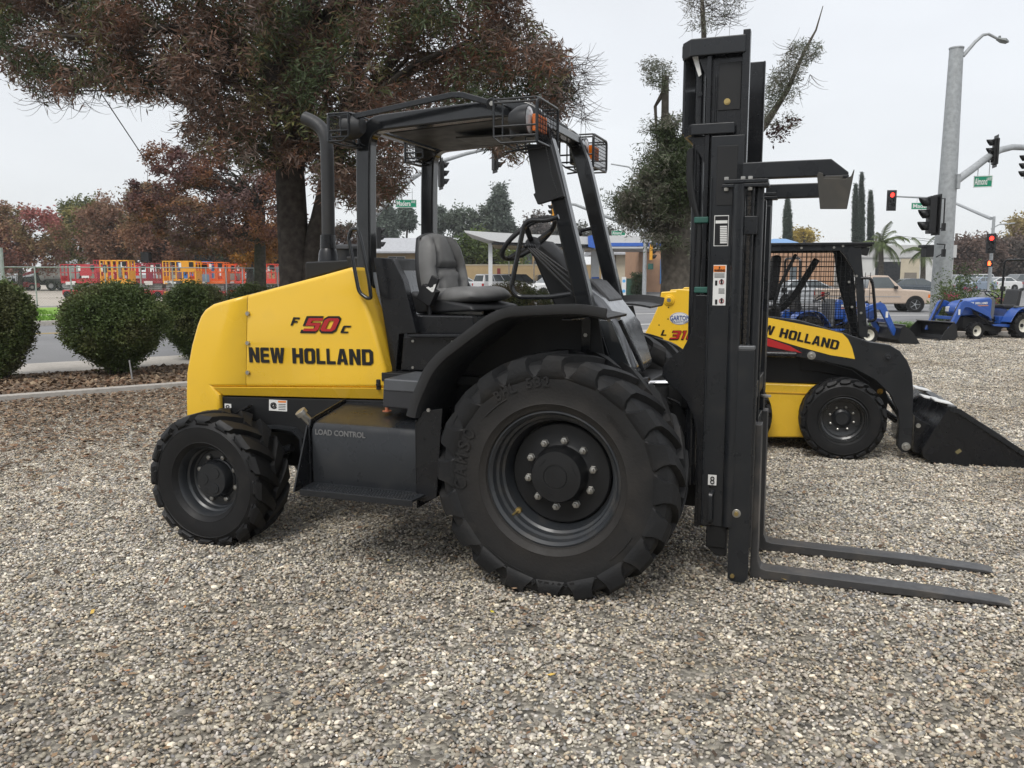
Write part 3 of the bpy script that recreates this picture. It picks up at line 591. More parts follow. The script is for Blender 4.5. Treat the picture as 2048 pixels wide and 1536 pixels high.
m = MB(); m.prism(px([(747, 515), (784, 517), (806, 560), (832, 666), (798, 668), (790, 757), (786, 755)], -.57), -.57, -.5, 'y'); m.build('cab_side_plate', M_blk, FK, 30, .004)
bk_ = px([(706, 536), (713, 541), (723, 585), (746, 650), (771, 738)], YN); m = MB(); m.prism([(a+.012, b+.004) for a, b in bk_]+[(a+.004, b-.004) for a, b in bk_[::-1]], -.49, .44, 'y'); m.build('cab_rear_panel', pbr('bulkhead_grey', (.20, .21, .225), .3, var=.08, coat=.3), FK, 30, .002)
m = MB(); m.prism(px([(786, 516), (830, 520), (835, 543), (792, 541)], 0.1), -.5, .4, 'y'); m.build('rear_shelf', M_mat, FK, 30, .01)
m = MB(); m.prism(px([(610, 560), (610, 524), (748, 517), (748, 545), (705, 533)], -.42), -.42, .3, 'y'); m.build('engine_cover', M_mat, FK, 30, .01)
# ---- exhaust
E0 = F.P(657, 522, -.33); ex = MB()
ep = [F.P(657, 490, -.33), F.P(656, 400, -.33), F.P(654, 300, -.33), F.P(652, 275, -.33), F.P(643, 256, -.33), F.P(628, 244, -.33), F.P(609, 236, -.33)]
ex.tube(rounded(ep, .05), .0405, 20, cap=True); ex.build('exhaust_pipe', M_plas, FK, 50)
ex = MB(); a = F.P(657, 526, -.33); b = F.P(657, 505, -.33); c = F.P(657, 497, -.33); d = F.P(657, 470, -.33)
ex.lathe([(.066, 0), (.058, (b-a).length), (.047, (c-a).length), (.049, (c-a).length+.002), (.046, (d-a).length)], a, (0, 0, 1), 24); ex.build('exhaust_base', M_blk, FK, 40)
a = F.P(705, 521, .05); m = MB(); m.lathe([(.0001, .11), (.1, .105), (.14, .09), (.145, .075), (.13, .07), (.128, 0)], a, (0, 0, 1), 28); m.build('air_cleaner', M_plas, FK)
m = MB(); m.lathe([(.124, .07), (.124, .0)], a+Vector((0, 0, -.001)), (0, 0, 1), 28); m.build('air_cleaner_band', pbr('tinted_bowl', (.25, .24, .13), .3), FK)
# ---- overhead guard
def guard_side(y, dx):
    y0, y1 = y, y+.085*(1 if y < 0 else -1); yc = (y0+y1)/2
    P_ = [(a, b) for a, b in ((-1.22, 1.02), (-1.34, 1.40), (-1.36, 1.62), (-1.352, 2.20), (-1.34, 2.475), (-1.12, 2.485), (-.53+dx, 2.515), (-.305+dx, 2.495), (-.235+dx, 2.30), (-.022+dx, 1.48), (.12+dx, .93))]
    m = MB(); m.bar(rounded([(a, yc, b) for a, b in P_[:3]]+[(P_[3][0], yc, P_[3][1])]+[(P_[4][0], yc, P_[4][1])]+[(x_, yc, z_) for x_, z_ in P_[6:]], .17, 7), .085, .092); m.build('guard_frame', M_gls, FK, 30, .012, 3)
guard_side(-.52, 0); guard_side(.42, -.03)
rf = MB(); rf.prism([(-1.22, 2.46), (-1.1, 2.50), (-.6, 2.555), (-.36, 2.545), (-.36, 2.475), (-1.22, 2.43)], -.44, .34, 'y'); rf.build('roof_plate', M_mat, FK, 40, .01)
rf = MB(); rf.prism([(-1.1, 2.5), (-.9, 2.54), (-.62, 2.575), (-.45, 2.57), (-.40, 2.52), (-.5, 2.49)], -.42, .3, 'y'); rf.build('roof_hump', M_gry, FK, 40, .02, 3)
m = MB()
for x_ in (-1.30, -.31): m.box(x_-.03, x_+.03, -.44, .34, 2.43, 2.48); m.build('guard_crossbar', M_gls, FK, 30, .01); m = MB()
m.box(-.02, .02, -.44, .34, 1.0, 1.06); m.build('guard_crossbar', M_gls, FK, 30, .01)
m = MB(); gb = [F.P(700, 234, -.66), F.P(718, 231, -.66), F.P(905, 190, -.66), F.P(925, 190, -.66), F.P(985, 207, -.66)]; m.bar(gb, .022, .030); m.cyl(F.P(983, 207, -.675), F.P(983, 207, -.64), .03, 18); m.build('top_rail', M_gry, FK, 30, .004)
bolts('rail_bolt', FK, [F.P(984, 207, -.676)], (0, -1, 0), .014, .008)
m = MB(); gb = [q+Vector((0, .97, 0)) for q in gb]; m.bar(gb, .022, .030); m.build('top_rail', M_gry, FK, 30, .004)
# ---- lamp cages
def cage(x0, x1, y0, y1, z0, z1, fwd=1, amb=True):
    t = .0062; m = MB(); xs = (x0, x1) if fwd > 0 else (x1, x0); xb, xf = xs
    for y in (y0, y1):
        m.tube([(xb, y, z1), (xb, y, z0+.03), (xb+fwd*.04, y, z0), (xf, y, z0)], t, 7)
        for k in (0., .08, .62, .85): z = z1+(z0-z1)*k; m.tube([(xb, y, z), (xf, y, z)], t*.9, 7)
        m.tube([(xb+fwd*.05, y, z1-.02), (xb+fwd*.05, y, z0+.02)], t*.7, 6)
    for z in (z0, z1): m.tube([(xb+fwd*.04*(z == z0), y0, z), (xb+fwd*.04*(z == z0), y1, z)], t, 7)
    m.tube(rounded([(xf, y0, z0), (xf, y0, z1), (xf, y1, z1), (xf, y1, z0), (xf, y0, z0)], .03, 4), t*1.3, 8)
    m.tube([(xf, (y0+y1)/2, z0), (xb, (y0+y1)/2, z0-.02)], t, 6)
    c = m.build('lamp_cage', M_gry, FK, 50)
    g = MB(); nz, ny = 9, 13
    for k in range(1, nz): z = z0+(z1-z0)*k/nz; g.tube([(xf, y0, z), (xf, y1, z)], .0022, 5)
    for k in range(1, ny): y = y0+(y1-y0)*k/ny; g.tube([(xf+.002*fwd, y, z0), (xf+.002*fwd, y, z1)], .0022, 5)
    g.build('mesh_guard', M_blk, c, 50)
    zc = (z0+z1)/2; yc = y0+(y1-y0)*.27; l = MB()
    l.lathe([(.0001, -.075), (.045, -.07), (.07, -.03), (.078, 0), (.078, .035), (.07, .036)], (xf-.105*fwd, yc, zc+.015), (fwd, 0, 0), 20); hd = l.build('headlight', M_plas, FK)
    l = MB(); l.lathe([(.071, .0), (.05, .008), (.0001, .012)], (xf-.071*fwd, yc, zc+.015), (fwd, 0, 0), 20); l.build('lens', M_glas, hd)
    if amb:
        ya_ = y0+(y1-y0)*.44; l = MB(); l.prism([(xf-.12*fwd, z0+.06), (xf-.19*fwd, z0+.03), (xf-.19*fwd, z1-.07), (xf-.12*fwd, z1-.09)], ya_-.05, ya_+.05, 'y'); hd = l.build('turn_signal', M_plas, FK, 30, .008)
        l = MB(); l.obox((xf-.038*fwd, ya_, zc-.0), .03, .15, .085)
        for k in range(9): l.box(xf-.023*fwd-.001, xf-.023*fwd+.004, ya_-.07+k*.0165, ya_-.062+k*.0165, zc-.04, zc+.04)
        l.build('lens', M_amb, hd, 30, .006)
cage(-.44, -.205, -.76, -.40, 2.29, 2.508); cage(-.46, -.235, .48, .84, 2.31, 2.512)
cage(-1.46, -1.33, -.70, -.42, 2.36, 2.51, -1, False); cage(-1.46, -1.33, .24, .52, 2.36, 2.51, -1, False)
m = MB(); m.bar([(-.3, -.5, 2.42), (-.3, -.72, 2.33)], .05, .012, (1, 0, 0)); m.bar([(-.3, .3, 2.42), (-.3, .6, 2.33)], .05, .012, (1, 0, 0)); m.build('lamp_bracket', M_blk, FK, 30, .002)
# visor box on the near front post with its little chain
m = MB(); m.prism(px([(1052, 288), (1100, 288), (1128, 393), (1075, 409), (1066, 388), (1070, 386)], -.56), -.56, -.525, 'y'); m.build('document_box', M_mat, FK, 30, .004)
m = MB(); ch = [F.P(1092, 296, -.672), F.P(1097, 320, -.672), F.P(1101, 345, -.672), F.P(1108, 368, -.672), F.P(1115, 388, -.672), F.P(1105, 397, -.672)]
m.tube(ch, .0022, 5)
for i in range(22):
    k = i/22*5; a = ch[int(k)].lerp(ch[int(k)+1], k-int(k)); m.ball(a, .0042, 6)
m.build('chain', M_mat, FK)
m = MB(); m.box(-.9, -.6, -.2, .1, 2.42, 2.43); m.build('roof_label', pbr('roof_sticker', (.05, .05, .05), .5), FK)
# ---- seat
def cushion(name, pts, y0, y1, puff, mat, bev=.035):
    m = MB(); m.prism(pts, y0, y1, 'y'); return m.build(name, mat, FK, 60, bev, 4)
M_vin = pbr('worn_vinyl', (.17, .17, .168), .5, var=.38, scale=5, bump=.1, bscale=200, spec=.4)
sx0 = F.P(838, 475, -.25)
def pillow(name, center, u, v, n, su, sv, sn, mat, taper=0., lobes=None, nu=18, nv=22):
    """soft pad: superellipse face with thickness; u across, v along, n out"""
    center, u, v, n = Vector(center), Vector(u).normalized(), Vector(v).normalized(), Vector(n).normalized(); vs = []; m = MB()
    for sgn in (1, -1):
        for i in range(nv+1):
            for j in range(nu+1):
                a = -1+2*j/nu; b = -1+2*i/nv
                # map square to rounded square
                aa = a*math.sqrt(1-b*b*.30); bb = b*math.sqrt(1-a*a*.30)
                e = (1-abs(a)**4)**.5*(1-abs(b)**4)**.5 if abs(a) < 1 and abs(b) < 1 else 0
                th = sn*e*(1. if sgn > 0 else .55)
                if sgn > 0 and lobes: th += sn*lobes(a, b)*e
                vs.append(center+u*aa*su*(1-taper*(b+1)/2)+v*bb*sv+n*th*sgn)
    k = (nu+1)*(nv+1)
    fs = [(s_*k+i*(nu+1)+j, s_*k+i*(nu+1)+j+1, s_*k+(i+1)*(nu+1)+j+1, s_*k+(i+1)*(nu+1)+j) for s_ in (0, 1) for i in range(nv) for j in range(nu)]
    m.add(vs, fs); o = m.build(name, mat, FK, 75)
    b = bmesh.new(); b.from_mesh(o.data); bmesh.ops.remove_doubles(b, verts=b.verts, dist=.002); bmesh.ops.recalc_face_normals(b, faces=b.faces); b.to_mesh(o.data); b.free(); return o
def blob(a, b):
    r = abs(a)*1.0
    crease = -.75*math.exp(-((r-.58+.25*max(0, b)*1.0)/.07)**2)*(b < .95) if b > -.35 else -.6*math.exp(-((r-.5)/.1)**2)
    cross = -.55*math.exp(-((b+.02+.35*(r-.2)**2)/.06)**2)*(r < .62)
    return .35*(r > .6)+crease+cross
SC_Y = -.16; SW = Matrix.Rotation(R(-20), 3, 'Z'); SWC = Vector((-.95, SC_Y, 0))
def sw_(o):
    o.data.transform(Matrix.Translation(SWC)@SW.to_4x4()@Matrix.Translation(-SWC)); return o
sw_(pillow('backrest', (-1.045, SC_Y, 1.65), (0, 1, 0), (-.22, 0, 1), (1, 0, .22), .205, .225, .075, M_vin, .22, blob))
def sb(a, b): return -.6*math.exp(-((b+.15)/.07)**2)+.25*abs(a)
sw_(pillow('seat', (-.83, SC_Y, 1.475), (0, 1, 0), (1, 0, .07), (-.07, 0, 1), .215, .25, .062, M_vin, 0., sb))
m = MB(); m.prism([(-1.09, 1.42), (-1.1, 1.52), (-1.06, 1.50), (-.6, 1.44), (-.58, 1.41), (-1.05, 1.38)], SC_Y-.21, SC_Y+.21, 'y'); sw_(m.build('seat_shell', M_plas, FK, 40, .02, 3))
sw_(pillow('backrest_shell', (-1.075, SC_Y, 1.65), (0, 1, 0), (-.22, 0, 1), (1, 0, .22), .21, .23, .05, M_plas, .22))
m = MB(); m.box(-1.05, -.66, SC_Y-.17, SC_Y+.17, 1.335, 1.355); m.box(-1.0, -.7, SC_Y-.14, SC_Y-.1, 1.355, 1.40); m.box(-1.0, -.7, SC_Y+.1, SC_Y+.14, 1.355, 1.40); m.box(-1.0, -.66, SC_Y-.17, SC_Y-.14, 1.31, 1.335); m.build('seat_slide', M_steel, FK, 30, .003)
m = MB(); m.box(-1.02, -.7, SC_Y-.15, SC_Y+.15, 1.26, 1.33); m.build('seat_suspension', M_mat, FK, 30, .006)
m = MB(); a = F.P(855, 590, -.44); m.obox((a.x+.0, -.43, a.z), .10, .06, .10, Matrix.Rotation(R(28), 3, 'Y')); m.obox((a.x+.035, -.44, a.z+.06), .055, .02, .10, Matrix.Rotation(R(25), 3, 'Y')); m.tube([(a.x, -.42, a.z-.03), (a.x+.005, -.42, a.z-.15), (a.x+.0, -.42, a.z-.19)], .014); sbt = m.build('seat_belt_retractor', M_mat, FK, 30, .008)
tx(txt, 'A', (852, 575), (872, 568), -13, M_wht, -.462, fat=.04).name = 'belt_symbol'
m = MB(); m.tube([(a.x-.002, -.42, a.z-.17), (a.x-.004, -.42, a.z-.22)], .010); m.build('belt_plug', M_wht, FK)
m = MB(); b = F.P(930, 574, -.02); m.obox(b, .07, .035, .05, Matrix.Rotation(R(-25), 3, 'Y')); m.build('belt_buckle', M_mat, FK, 30, .01)
m = MB(); m.obox(b+Vector((-.012, -.02, .004)), .03, .012, .016, Matrix.Rotation(R(-25), 3, 'Y')); m.build('buckle_button', pbr('red_button', (.5, .02, .03), .4), FK, 30, .003)
# ---- steering wheel, column, levers
cw = F.P(1057, 477, -.16); nrm = Vector((-.62, .12, .77)).normalized(); u_, v_ = perp(nrm); m = MB(); rw = .185
m.tube([cw+(u_*math.cos(t)+v_*math.sin(t))*rw for t in [2*math.pi*k/36 for k in range(36)]], .0145, 10, closed=True); sw = m.build('steering_wheel', M_plas, FK, 60)
m = MB()
for t in (.5, 2.6, 4.7): m.bar([cw+(u_*math.cos(t)+v_*math.sin(t))*rw*.97, cw+(u_*math.cos(t)+v_*math.sin(t))*.05-nrm*.03, cw-nrm*.04], .028, .016, nrm.cross(u_*math.cos(t)+v_*math.sin(t)))
m.lathe([(.04, -.07), (.045, -.03), (.03, -.01), (.0001, -.005)], cw, nrm, 16); m.build('spokes', M_plas, sw, 50)
cl_ = [cw-nrm*.05, F.P(1085, 500, -.16), F.P(1120, 540, -.16), F.P(1165, 600, -.16), F.P(1175, 640, -.16)]
m = MB(); m.tube([cw-nrm*.045, cw-nrm*.11], [.032, .042], 16); m.sweep([(-.08, -.04), (.08, -.04), (.1, .03), (.06, .06), (-.06, .06), (-.1, .03)], [F.P(1085, 497, -.16), F.P(1120, 528, -.16), F.P(1165, 585, -.16), F.P(1185, 640, -.16)], side=(0, 1, 0)); m.build('steering_column', M_plas, FK, 50, .012)
m = MB(); m.prism(px([(1062, 505), (1080, 500), (1180, 600), (1185, 660), (1130, 660), (1085, 560)], -.1), -.1, .1, 'y'); m.build('dash_panel', M_mat, FK, 30, .015)
for k in range(4):
    m = MB(); a = F.P(1052+k*5, 492+k*.5, -.38+k*.03); b = F.P(1143+k*4, 585-k*9, -.38+k*.03); m.tube([a, b], .0052, 8); m.ball(a, .0155, 12); m.build('control_lever', M_blk, FK)
# ---- grab loops
def loop(pts, y, r=.0125, name='grab_handle', dy=0):
    m = MB(); p = [F.P(u, v, y+dy*k) for k, (u, v) in enumerate(pts)]; m.tube(rounded(p, .05, 5), r, 10); return m.build(name, M_gls, FK, 60)
loop([(1117, 433), (1095, 441), (1050, 440), (1022, 575), (1035, 594), (1080, 594), (1100, 594), (1142, 588)], -.68, .0135)
loop([(716, 458), (703, 458), (697, 475), (718, 585), (735, 597), (742, 596), (738, 560), (722, 480), (716, 462)], -.68, .011)
loop([(1158, 465), (1163, 470), (1160, 462), (1187, 456)], .42, .0125)
# ---- cowl between the guard posts (grey bonnet) and front plates
m = MB(); m.prism(px([(1168, 560), (1215, 598), (1255, 650), (1285, 745), (1200, 760), (1150, 640)], -.2), -.33, .2, 'y'); m.build('front_cowl', pbr('dark_silver', (.12, .125, .135), .2, var=.25, scale=5, metal=.3, coat=.5), FK, 50, .05, 4)
m = MB(); m.prism(px([(1170, 556), (1190, 562), (1225, 600), (1218, 612), (1168, 590)], -.15), -.2, .15, 'y'); m.build('cowl_cap', M_plas, FK, 40, .015)
m = MB(); m.prism(px([(1190, 640), (1222, 640), (1262, 738), (1230, 740)], -.5), -.5, -.47, 'y'); m.build('side_window_plate', pbr('dark_gloss', (.05, .055, .06), .12, var=.2, scale=6, coat=.6), FK, 30, .004)
for (a, b) in (((1192, 640), (1216, 712)), ((1240, 640), (1288, 742))):
    m = MB(); m.bar([F.P(*a, -.54), F.P(*b, -.54)], .03, .022); m.build('front_strut', M_blk, FK, 30, .004)
bolts('strut_bolt', FK, [F.P(u, v, -.56) for u, v in ((1218, 640), (1238, 636), (1270, 742))], (0, -1, 0), .011, .01)
# ---- fenders
def fender(yo, yi, name='fender'):
    s_ = -1 if yo < 0 else 1
    P_ = [(a+(-.07 if s_ > 0 else 0), b) for a, b in ((-.765, .88), (-.745, .955), (-.665, 1.12), (-.60, 1.19), (-.345, 1.375), (-.27, 1.41), (-.20, 1.42), (.08, 1.435), (.16, 1.43), (.24, 1.415))]
    path = rounded([(a, 0, b) for a, b in P_], .09, 4); n = len(path); m = MB(); yc = (yo+yi)/2; h_ = abs(yo-yi)/2
    # section: side vector is +y; b is outwards from the wheel
    prof = [(-h_, -.045), (-h_, -.014), (-h_+.010, .002), (-h_+.035, .012), (h_, .012), (h_, .0), (-h_+.04, -.0), (-h_+.018, -.012), (-h_+.012, -.045)]
    if s_ > 0: prof = [(-a, b) for a, b in prof]
    # sweep normal w = d x u ; want it pointing away from the wheel
    path = [Vector((q.x, yc, q.z)) for q in path]
    m.sweep([(a, -b) for a, b in prof], path, side=(0, 1, 0)); return m.build(name, M_plas, FK, 35, .0)
fender(-1.075, -.60); fender(.875, .42)
m = MB(); m.prism([(-.76, .80), (-.745, .98), (-.665, 1.125), (-.60, 1.195), (-.345, 1.38), (-.26, 1.415), (-.2, 1.43), (.08, 1.435), (.12, 1.2), (.14, .9), (-.3, .82)], -.605, -.585, 'y'); m.prism([(-.78, .44), (-.76, .94), (-.70, 1.05), (-.6, 1.0), (-.66, .44)], -.60, -.585, 'y'); m.build('wheel_arch_plate', M_mat, FK, 30, .003)
m = MB(); m.prism([(-.76, .80), (-.66, 1.11), (-.345, 1.37), (-.2, 1.41), (.06, 1.42), (.12, 1.2), (.14, .9), (-.3, .82)], .40, .415, 'y'); m.build('wheel_arch_plate', M_mat, FK, 30, .003)
m = MB(); m.bar([(.03, -.6, 1.39), (.03, -1.0, 1.40)], .05, .01, (1, 0, 0)); m.box(.0, .05, -.62, -.60, 1.05, 1.39); m.build('fender_bracket', M_blk, FK, 30, .003)
bolts('fender_bolt', FK, [(.025, -.623, 1.3), (-.70, -1.03, .92)], (0, -1, 0), .011, .008)
# ---- mast
MN, MF = -.50, .20
def chan(m, x0, x1, y, s, z0, z1, web=.012, fl=.05, ft=.016):
    """C section standing up: web at y, flanges towards s"""
    m.box(x0, x1, min(y, y+s*web), max(y, y+s*web), z0, z1)
    for a, b in ((x0, x0+ft), (x1-ft, x1)): m.box(a, b, min(y+s*web, y+s*fl), max(y+s*web, y+s*fl), z0, z1)
for y, s in ((MN+.02, -1), (MF-.02, 1)):
    m = MB(); m.box(.605, .80, min(y, y+s*.014), max(y, y+s*.014), .30, 2.72)
    m.box(.605, .628, y, y+s*.05, .29, 2.70); m.box(.775, .81, y, y+s*.055, .29, 2.80); m.box(.645, .655, y+s*.014, y+s*.022, .4, 2.6)
    m.build('outer_rail', M_blk, FK, 30, .004)
    m = MB(); m.box(.812, .832, y-s*.02, y+s*.03, .2, 2.80); m.box(.828, .838, y-s*.04, y, .2, 2.80)
    if s > 0: m.box(.70, .83, y-.03, y+.03, .2, 2.8); m.build('inner_rail', M_blk, FK, 30, .004)
m = MB(); m.box(.66, .77, MN-.0, MN+.004, 2.43, 2.66); m.build('rail_inset', M_mat, FK, 30, .002); m = MB(); m.box(.67, .77, MN-.0525, MN-.049, 1.96, 2.25); m.build('rail_inset', M_mat, FK, 30, .002)
def band(x0, x1, z0, z1, nm):
    m = MB(); o = [(x0+.05, MN-.045), (x0, MN+.03), (x0, MF-.03), (x0+.05, MF+.045), (x1, MF+.045), (x1, MF+.03), (x0+.06, MF+.03), (x0+.02, MF-.035), (x0+.02, MN+.035), (x0+.06, MN-.03), (x1, MN-.03), (x1, MN-.045)]
    m.prism([(a, b) for a, b in o], z0, z1, 'z'); return m.build(nm, M_gry, FK, 30, .006)
band(.475, .79, 2.69, 2.775, 'mast_crosshead'); band(.49, .75, 2.31, 2.365, 'mast_crosshead')
m = MB(); m.prism([(.475, 2.40), (.475, 2.70), (.53, 2.70), (.60, 2.55), (.6, 2.5), (.51, 2.36), (.475, 2.33)], MF-.0, MF+.012, 'y'); m.box(.478, .49, -.46, .2, 2.33, 2.74); m.build('cross_plate', M_gry, FK, 30, .003)
m = MB(); m.box(.47, .62, -.46, .18, 2.705, 2.765); m.build('head_plate', M_gry, FK, 30, .004)
m = MB(); m.prism([(.56, 2.69), (.605, 2.69), (.605, 2.58)], MN-.005, MN+.005, 'y'); m.prism([(.53, 2.31), (.605, 2.31), (.605, 2.17)], MN-.005, MN+.005, 'y'); m.build('gusset', M_blk, FK, 0)
for y in (MN+.05, MF-.05):
    m = MB(); m.cyl((.565, y, .5), (.565, y, 2.30), .030, 18); m.cyl((.565, y, 2.30), (.565, y, 2.62), .026, 18); m.cyl((.565, y, 2.62), (.565, y, 2.66), .03, 18); m.cyl((.565, y-.035, 2.52), (.565, y, 2.52), .014, 10); m.build('lift_cylinder', M_blk, FK, 40)
m = MB(); m.prism([(.52, 2.72), (.548, 2.73), (.575, 2.61), (.562, 2.60)], MN+.0, MN+.004, 'y'); m.build('paper_tag', M_wht, FK, 0)
m = MB(); m.cyl((.705, MN-.008, 2.47), (.705, MN+.02, 2.47), .012, 6); m.cyl((.705, MN-.002, 2.47), (.705, MN+.01, 2.47), .016, 16); m.build('mast_bolt', M_brass, FK, 30)
for y in (MN-.01, MN+.03, MN+.07):
    m = MB(); k = (y-MN)*.3; m.tube(rounded([(.535-k, y, 2.25), (.535-k, y, 2.1), (.555-k, y, 1.98), (.59-k, y, 1.86), (.585-k, y, 1.6), (.58-k, y, 1.2), (.6, y, .9)], .1, 4), .0125, 9); m.build('hydraulic_hose', M_mat, FK)
for v in (440, 580):
    z = F.P(1402, v, MN-.03).z; xa = F.P(1388, v, MN-.03).x; xb = F.P(1417, v, MN-.03).x
    m = MB(); m.box(xa, xb, MN-.035, MN+.1, z-.016, z+.016); m.build('hose_strap', M_grn, FK, 30, .006)
# tilt bracket plate
bp_ = px([(1392, 590), (1390, 640), (1381, 670), (1366, 698), (1340, 715), (1326, 735), (1325, 752), (1336, 765), (1352, 778), (1372, 800), (1386, 830), (1394, 870), (1396, 1050), (1420, 1052), (1420, 590)], MN-.03)
m = MB(); m.prism(bp_, MN-.042, MN-.028, 'y'); m.build('mast_side_plate', M_blk, FK, 30, .003)
m = MB(); m.prism([(a, b) for a, b in bp_], MF+.02, MF+.034, 'y'); m.build('mast_side_plate', M_blk, FK, 30, .003)
m = MB(); m.box(.64, .80, MN-.05, MN-.03, .31, 2.30); m.box(.643, .652, MN-.058, MN-.05, .31, 2.1); m.build('mast_channel', M_gry, FK, 30, .012, 3)
m = MB(); m.box(.67, .775, MN-.04, MN+.05, .19, .31); m.prism([(.67, .19), (.775, .19), (.775, .145), (.72, .145)], MN-.03, MN+.04, 'y'); m.build('mast_foot', M_mat, FK, 30, .006)
m = MB(); m.box(.60, .80, MN+.05, MF, .35, .42); m.box(.60, .64, MN, MF, .95, 1.05); m.box(.60, .64, MN, MF, 1.7, 1.78); m.box(.61, .75, MN+.05, MF, .30, .335); m.build('mast_crossmember', M_mat, FK, 30, .004)
# decals on the mast
yd = MN-.0655
def lab(u0, v0, u1, v1, mat=M_wht, y=yd, name='label'):
    a = F.P(u0, v0, y); b = F.P(u1, v0, y); c = F.P(u1, v1, y); d = F.P(u0, v1, y); m = MB(); x0_ = (a.x+d.x)/2; x1_ = (b.x+c.x)/2
    m.box(x0_, x1_, y, y+.0015, c.z, a.z); return m.build(name, mat, FK, 0)
yq = MN+.0-.031-.0-.0205-.0
lab(1428, 431, 1457, 492, M_wht, MN-.0522, 'data_plate'); lab(1429.3, 432.5, 1455.7, 490.5, M_bkd, MN-.0535, 'data_plate_face')
for k, (a, b, c) in enumerate([(1431, 1455, 445)]+[(1440, 1454, 453+j*3.6) for j in range(10)]):
    lab(a, c-(4 if k == 0 else 1.1), b, c+(1.5 if k == 0 else 1.1), M_wht, MN-.0545, 'plate_line')
lab(1426, 530, 1452, 611, M_wht, MN-.0522); lab(1427.3, 531.5, 1450.8, 544, M_ora, MN-.0535, 'warning_band')
def mtx(s, u0, u1, v1, h_, y, mat, **k):
    p0 = F.P(u0, v1, y); p1 = F.P(u1, v1, y); p1.z = p0.z; return txt(s, p0, p1-p0, (0, 0, 1), (p1-p0).length, h_*.00275, mat, FK, **k)
mtx('WARNING', 1428.5, 1449.5, 543, 4.2, MN-.0545, M_bkd, fat=.02); mtx('!', 1437.5, 1440.5, 538, 4.5, MN-.0545, M_bkd)
for k in range(4): lab(1428.5, 547+k*2.4, 1449, 547.9+k*2.4, M_gry, MN-.0535, 'print_line')
for v in (564, 602):
    p = F.P(1443, v, MN-.054); m = MB(); m.lathe([(.0125, 0), (.0125, -.0008), (.0095, -.0008), (.0095, 0)], p, (0, -1, 0), 20); m.bar([p+Vector((-.008, -.001, .008)), p+Vector((.008, -.001, -.008))], .002, .0005, (0, 1, 0)); m.build('prohibition_ring', M_red, FK, 40)
    mtx('i', 1441, 1445, v+4, 9, MN-.0545, M_bkd, fat=.04)
    lab(1430, v-3, 1434.5, v+7, M_bkd, MN-.0535, 'pictogram'); 
for k in range(5): lab(1437, 577+k*2.3, 1449, 577.9+k*2.3, M_gry, MN-.0535, 'print_line')
lab(1416, 949, 1433, 971, M_wht, MN-.066); mtx('8', 1420, 1429, 968, 15, MN-.068, M_bkd)
m = MB(); a = F.P(1421, 985, MN-.08); b = F.P(1420, 1043, MN-.08); m.bar(rounded([(a.x+.01, MN-.05, a.z), (a.x, MN-.085, a.z-.01), (b.x, MN-.085, b.z), (b.x, MN-.05, b.z)], .02), .022, .016, (1, 0, 0)); m.build('hose_guard', M_gry, FK, 30, .003)
# ---- carriage tubes and bars
for y, dx in ((MN-.02, 0), (MF+.0, .0)):
    m = MB(); m.sweep([(.035*math.cos(t), .032*math.sin(t)) for t in [2*math.pi*k/14 for k in range(14)]], [(.782+dx, y-.03, .32), (.782+dx, y-.03, 2.06)], side=(0, 1, 0)); m.build('carriage_tube', M_gry, FK, 40)
    m = MB(); m.box(.835+dx, .85+dx, y-.0, y+.06, .55, 2.05); m.cyl((.878+dx, y+.02, .2), (.878+dx, y+.02, 2.06), .022, 14); m.build('carriage_upright', M_gry, FK, 40, .003)
m = MB(); m.box(.81, .875, MN-.055, MN-.03, 1.815, 1.905); m.build('carriage_bracket', M_gry, FK, 30, .004)
bolts('bracket_hole', FK, [(.83, MN-.056, 1.835), (.85, MN-.056, 1.885)], (0, -1, 0), .006, .002, M_bkd, 12)
for z in (1.02, .80, .45):
    m = MB(); m.box(.858, .895, -.49, .27, z-.045, z+.045); m.build('carriage_crossbar', M_gry, FK, 30, .005)
m = MB(); m.cyl((.915, .0, .93), (.915, .0, .94), .03, 14); m.build('washer', M_steel, FK)
for y in (-.31, .1):
    m = MB(); m.box(.87, .90, y-.02, y+.02, .4, 2.0); m.build('backrest_bar', M_gry, FK, 30, .003)
M_glint = pbr('glint_steel', (.38, .375, .36), .22, metal=.8, var=.3, scale=8)  # bright strips added along the rails in place of edge highlights
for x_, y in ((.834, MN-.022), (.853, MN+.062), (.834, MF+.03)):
    m = MB(); m.box(x_, x_+.004, y-.004, y, .35, 2.02); m.build('rail_glint_strip', M_glint, FK, 0)
m = MB()
for k in range(74):
    z = .42+k*.022; m.box(.826-(k % 2)*.003, .838+(k % 2)*.003, MN-.038, MN-.024, z, z+.018)
m.build('lift_chain', pbr('greasy_chain', (.05, .045, .04), .3, metal=.6), FK, 0)
# load arms
for y in (-.565, .285):
    m = MB(); m.prism([(.790, .045), (.81, .028), (.875, .028), (.893, .06), (.885, 1.24), (.778, 1.24)], y-.006, y+.006, 'y'); m.build('side_arm', M_gry, FK, 30, .002)
    m = MB(); m.box(.776, .887, y-.006, y+.10, 1.24, 1.262); m.build('side_arm_cap', pbr('worn_edge', (.13, .135, .14), .35, metal=.2), FK, 30, .006)
bolts('arm_bolt', FK, [(.825, -.5715, .395)], (0, -1, 0), .022, .006, M_steel, 20); bolts('arm_bolt', FK, [(.825, -.577, .395), (.815, -.5715, .06)], (0, -1, 0), .012, .012, M_brass, 6)
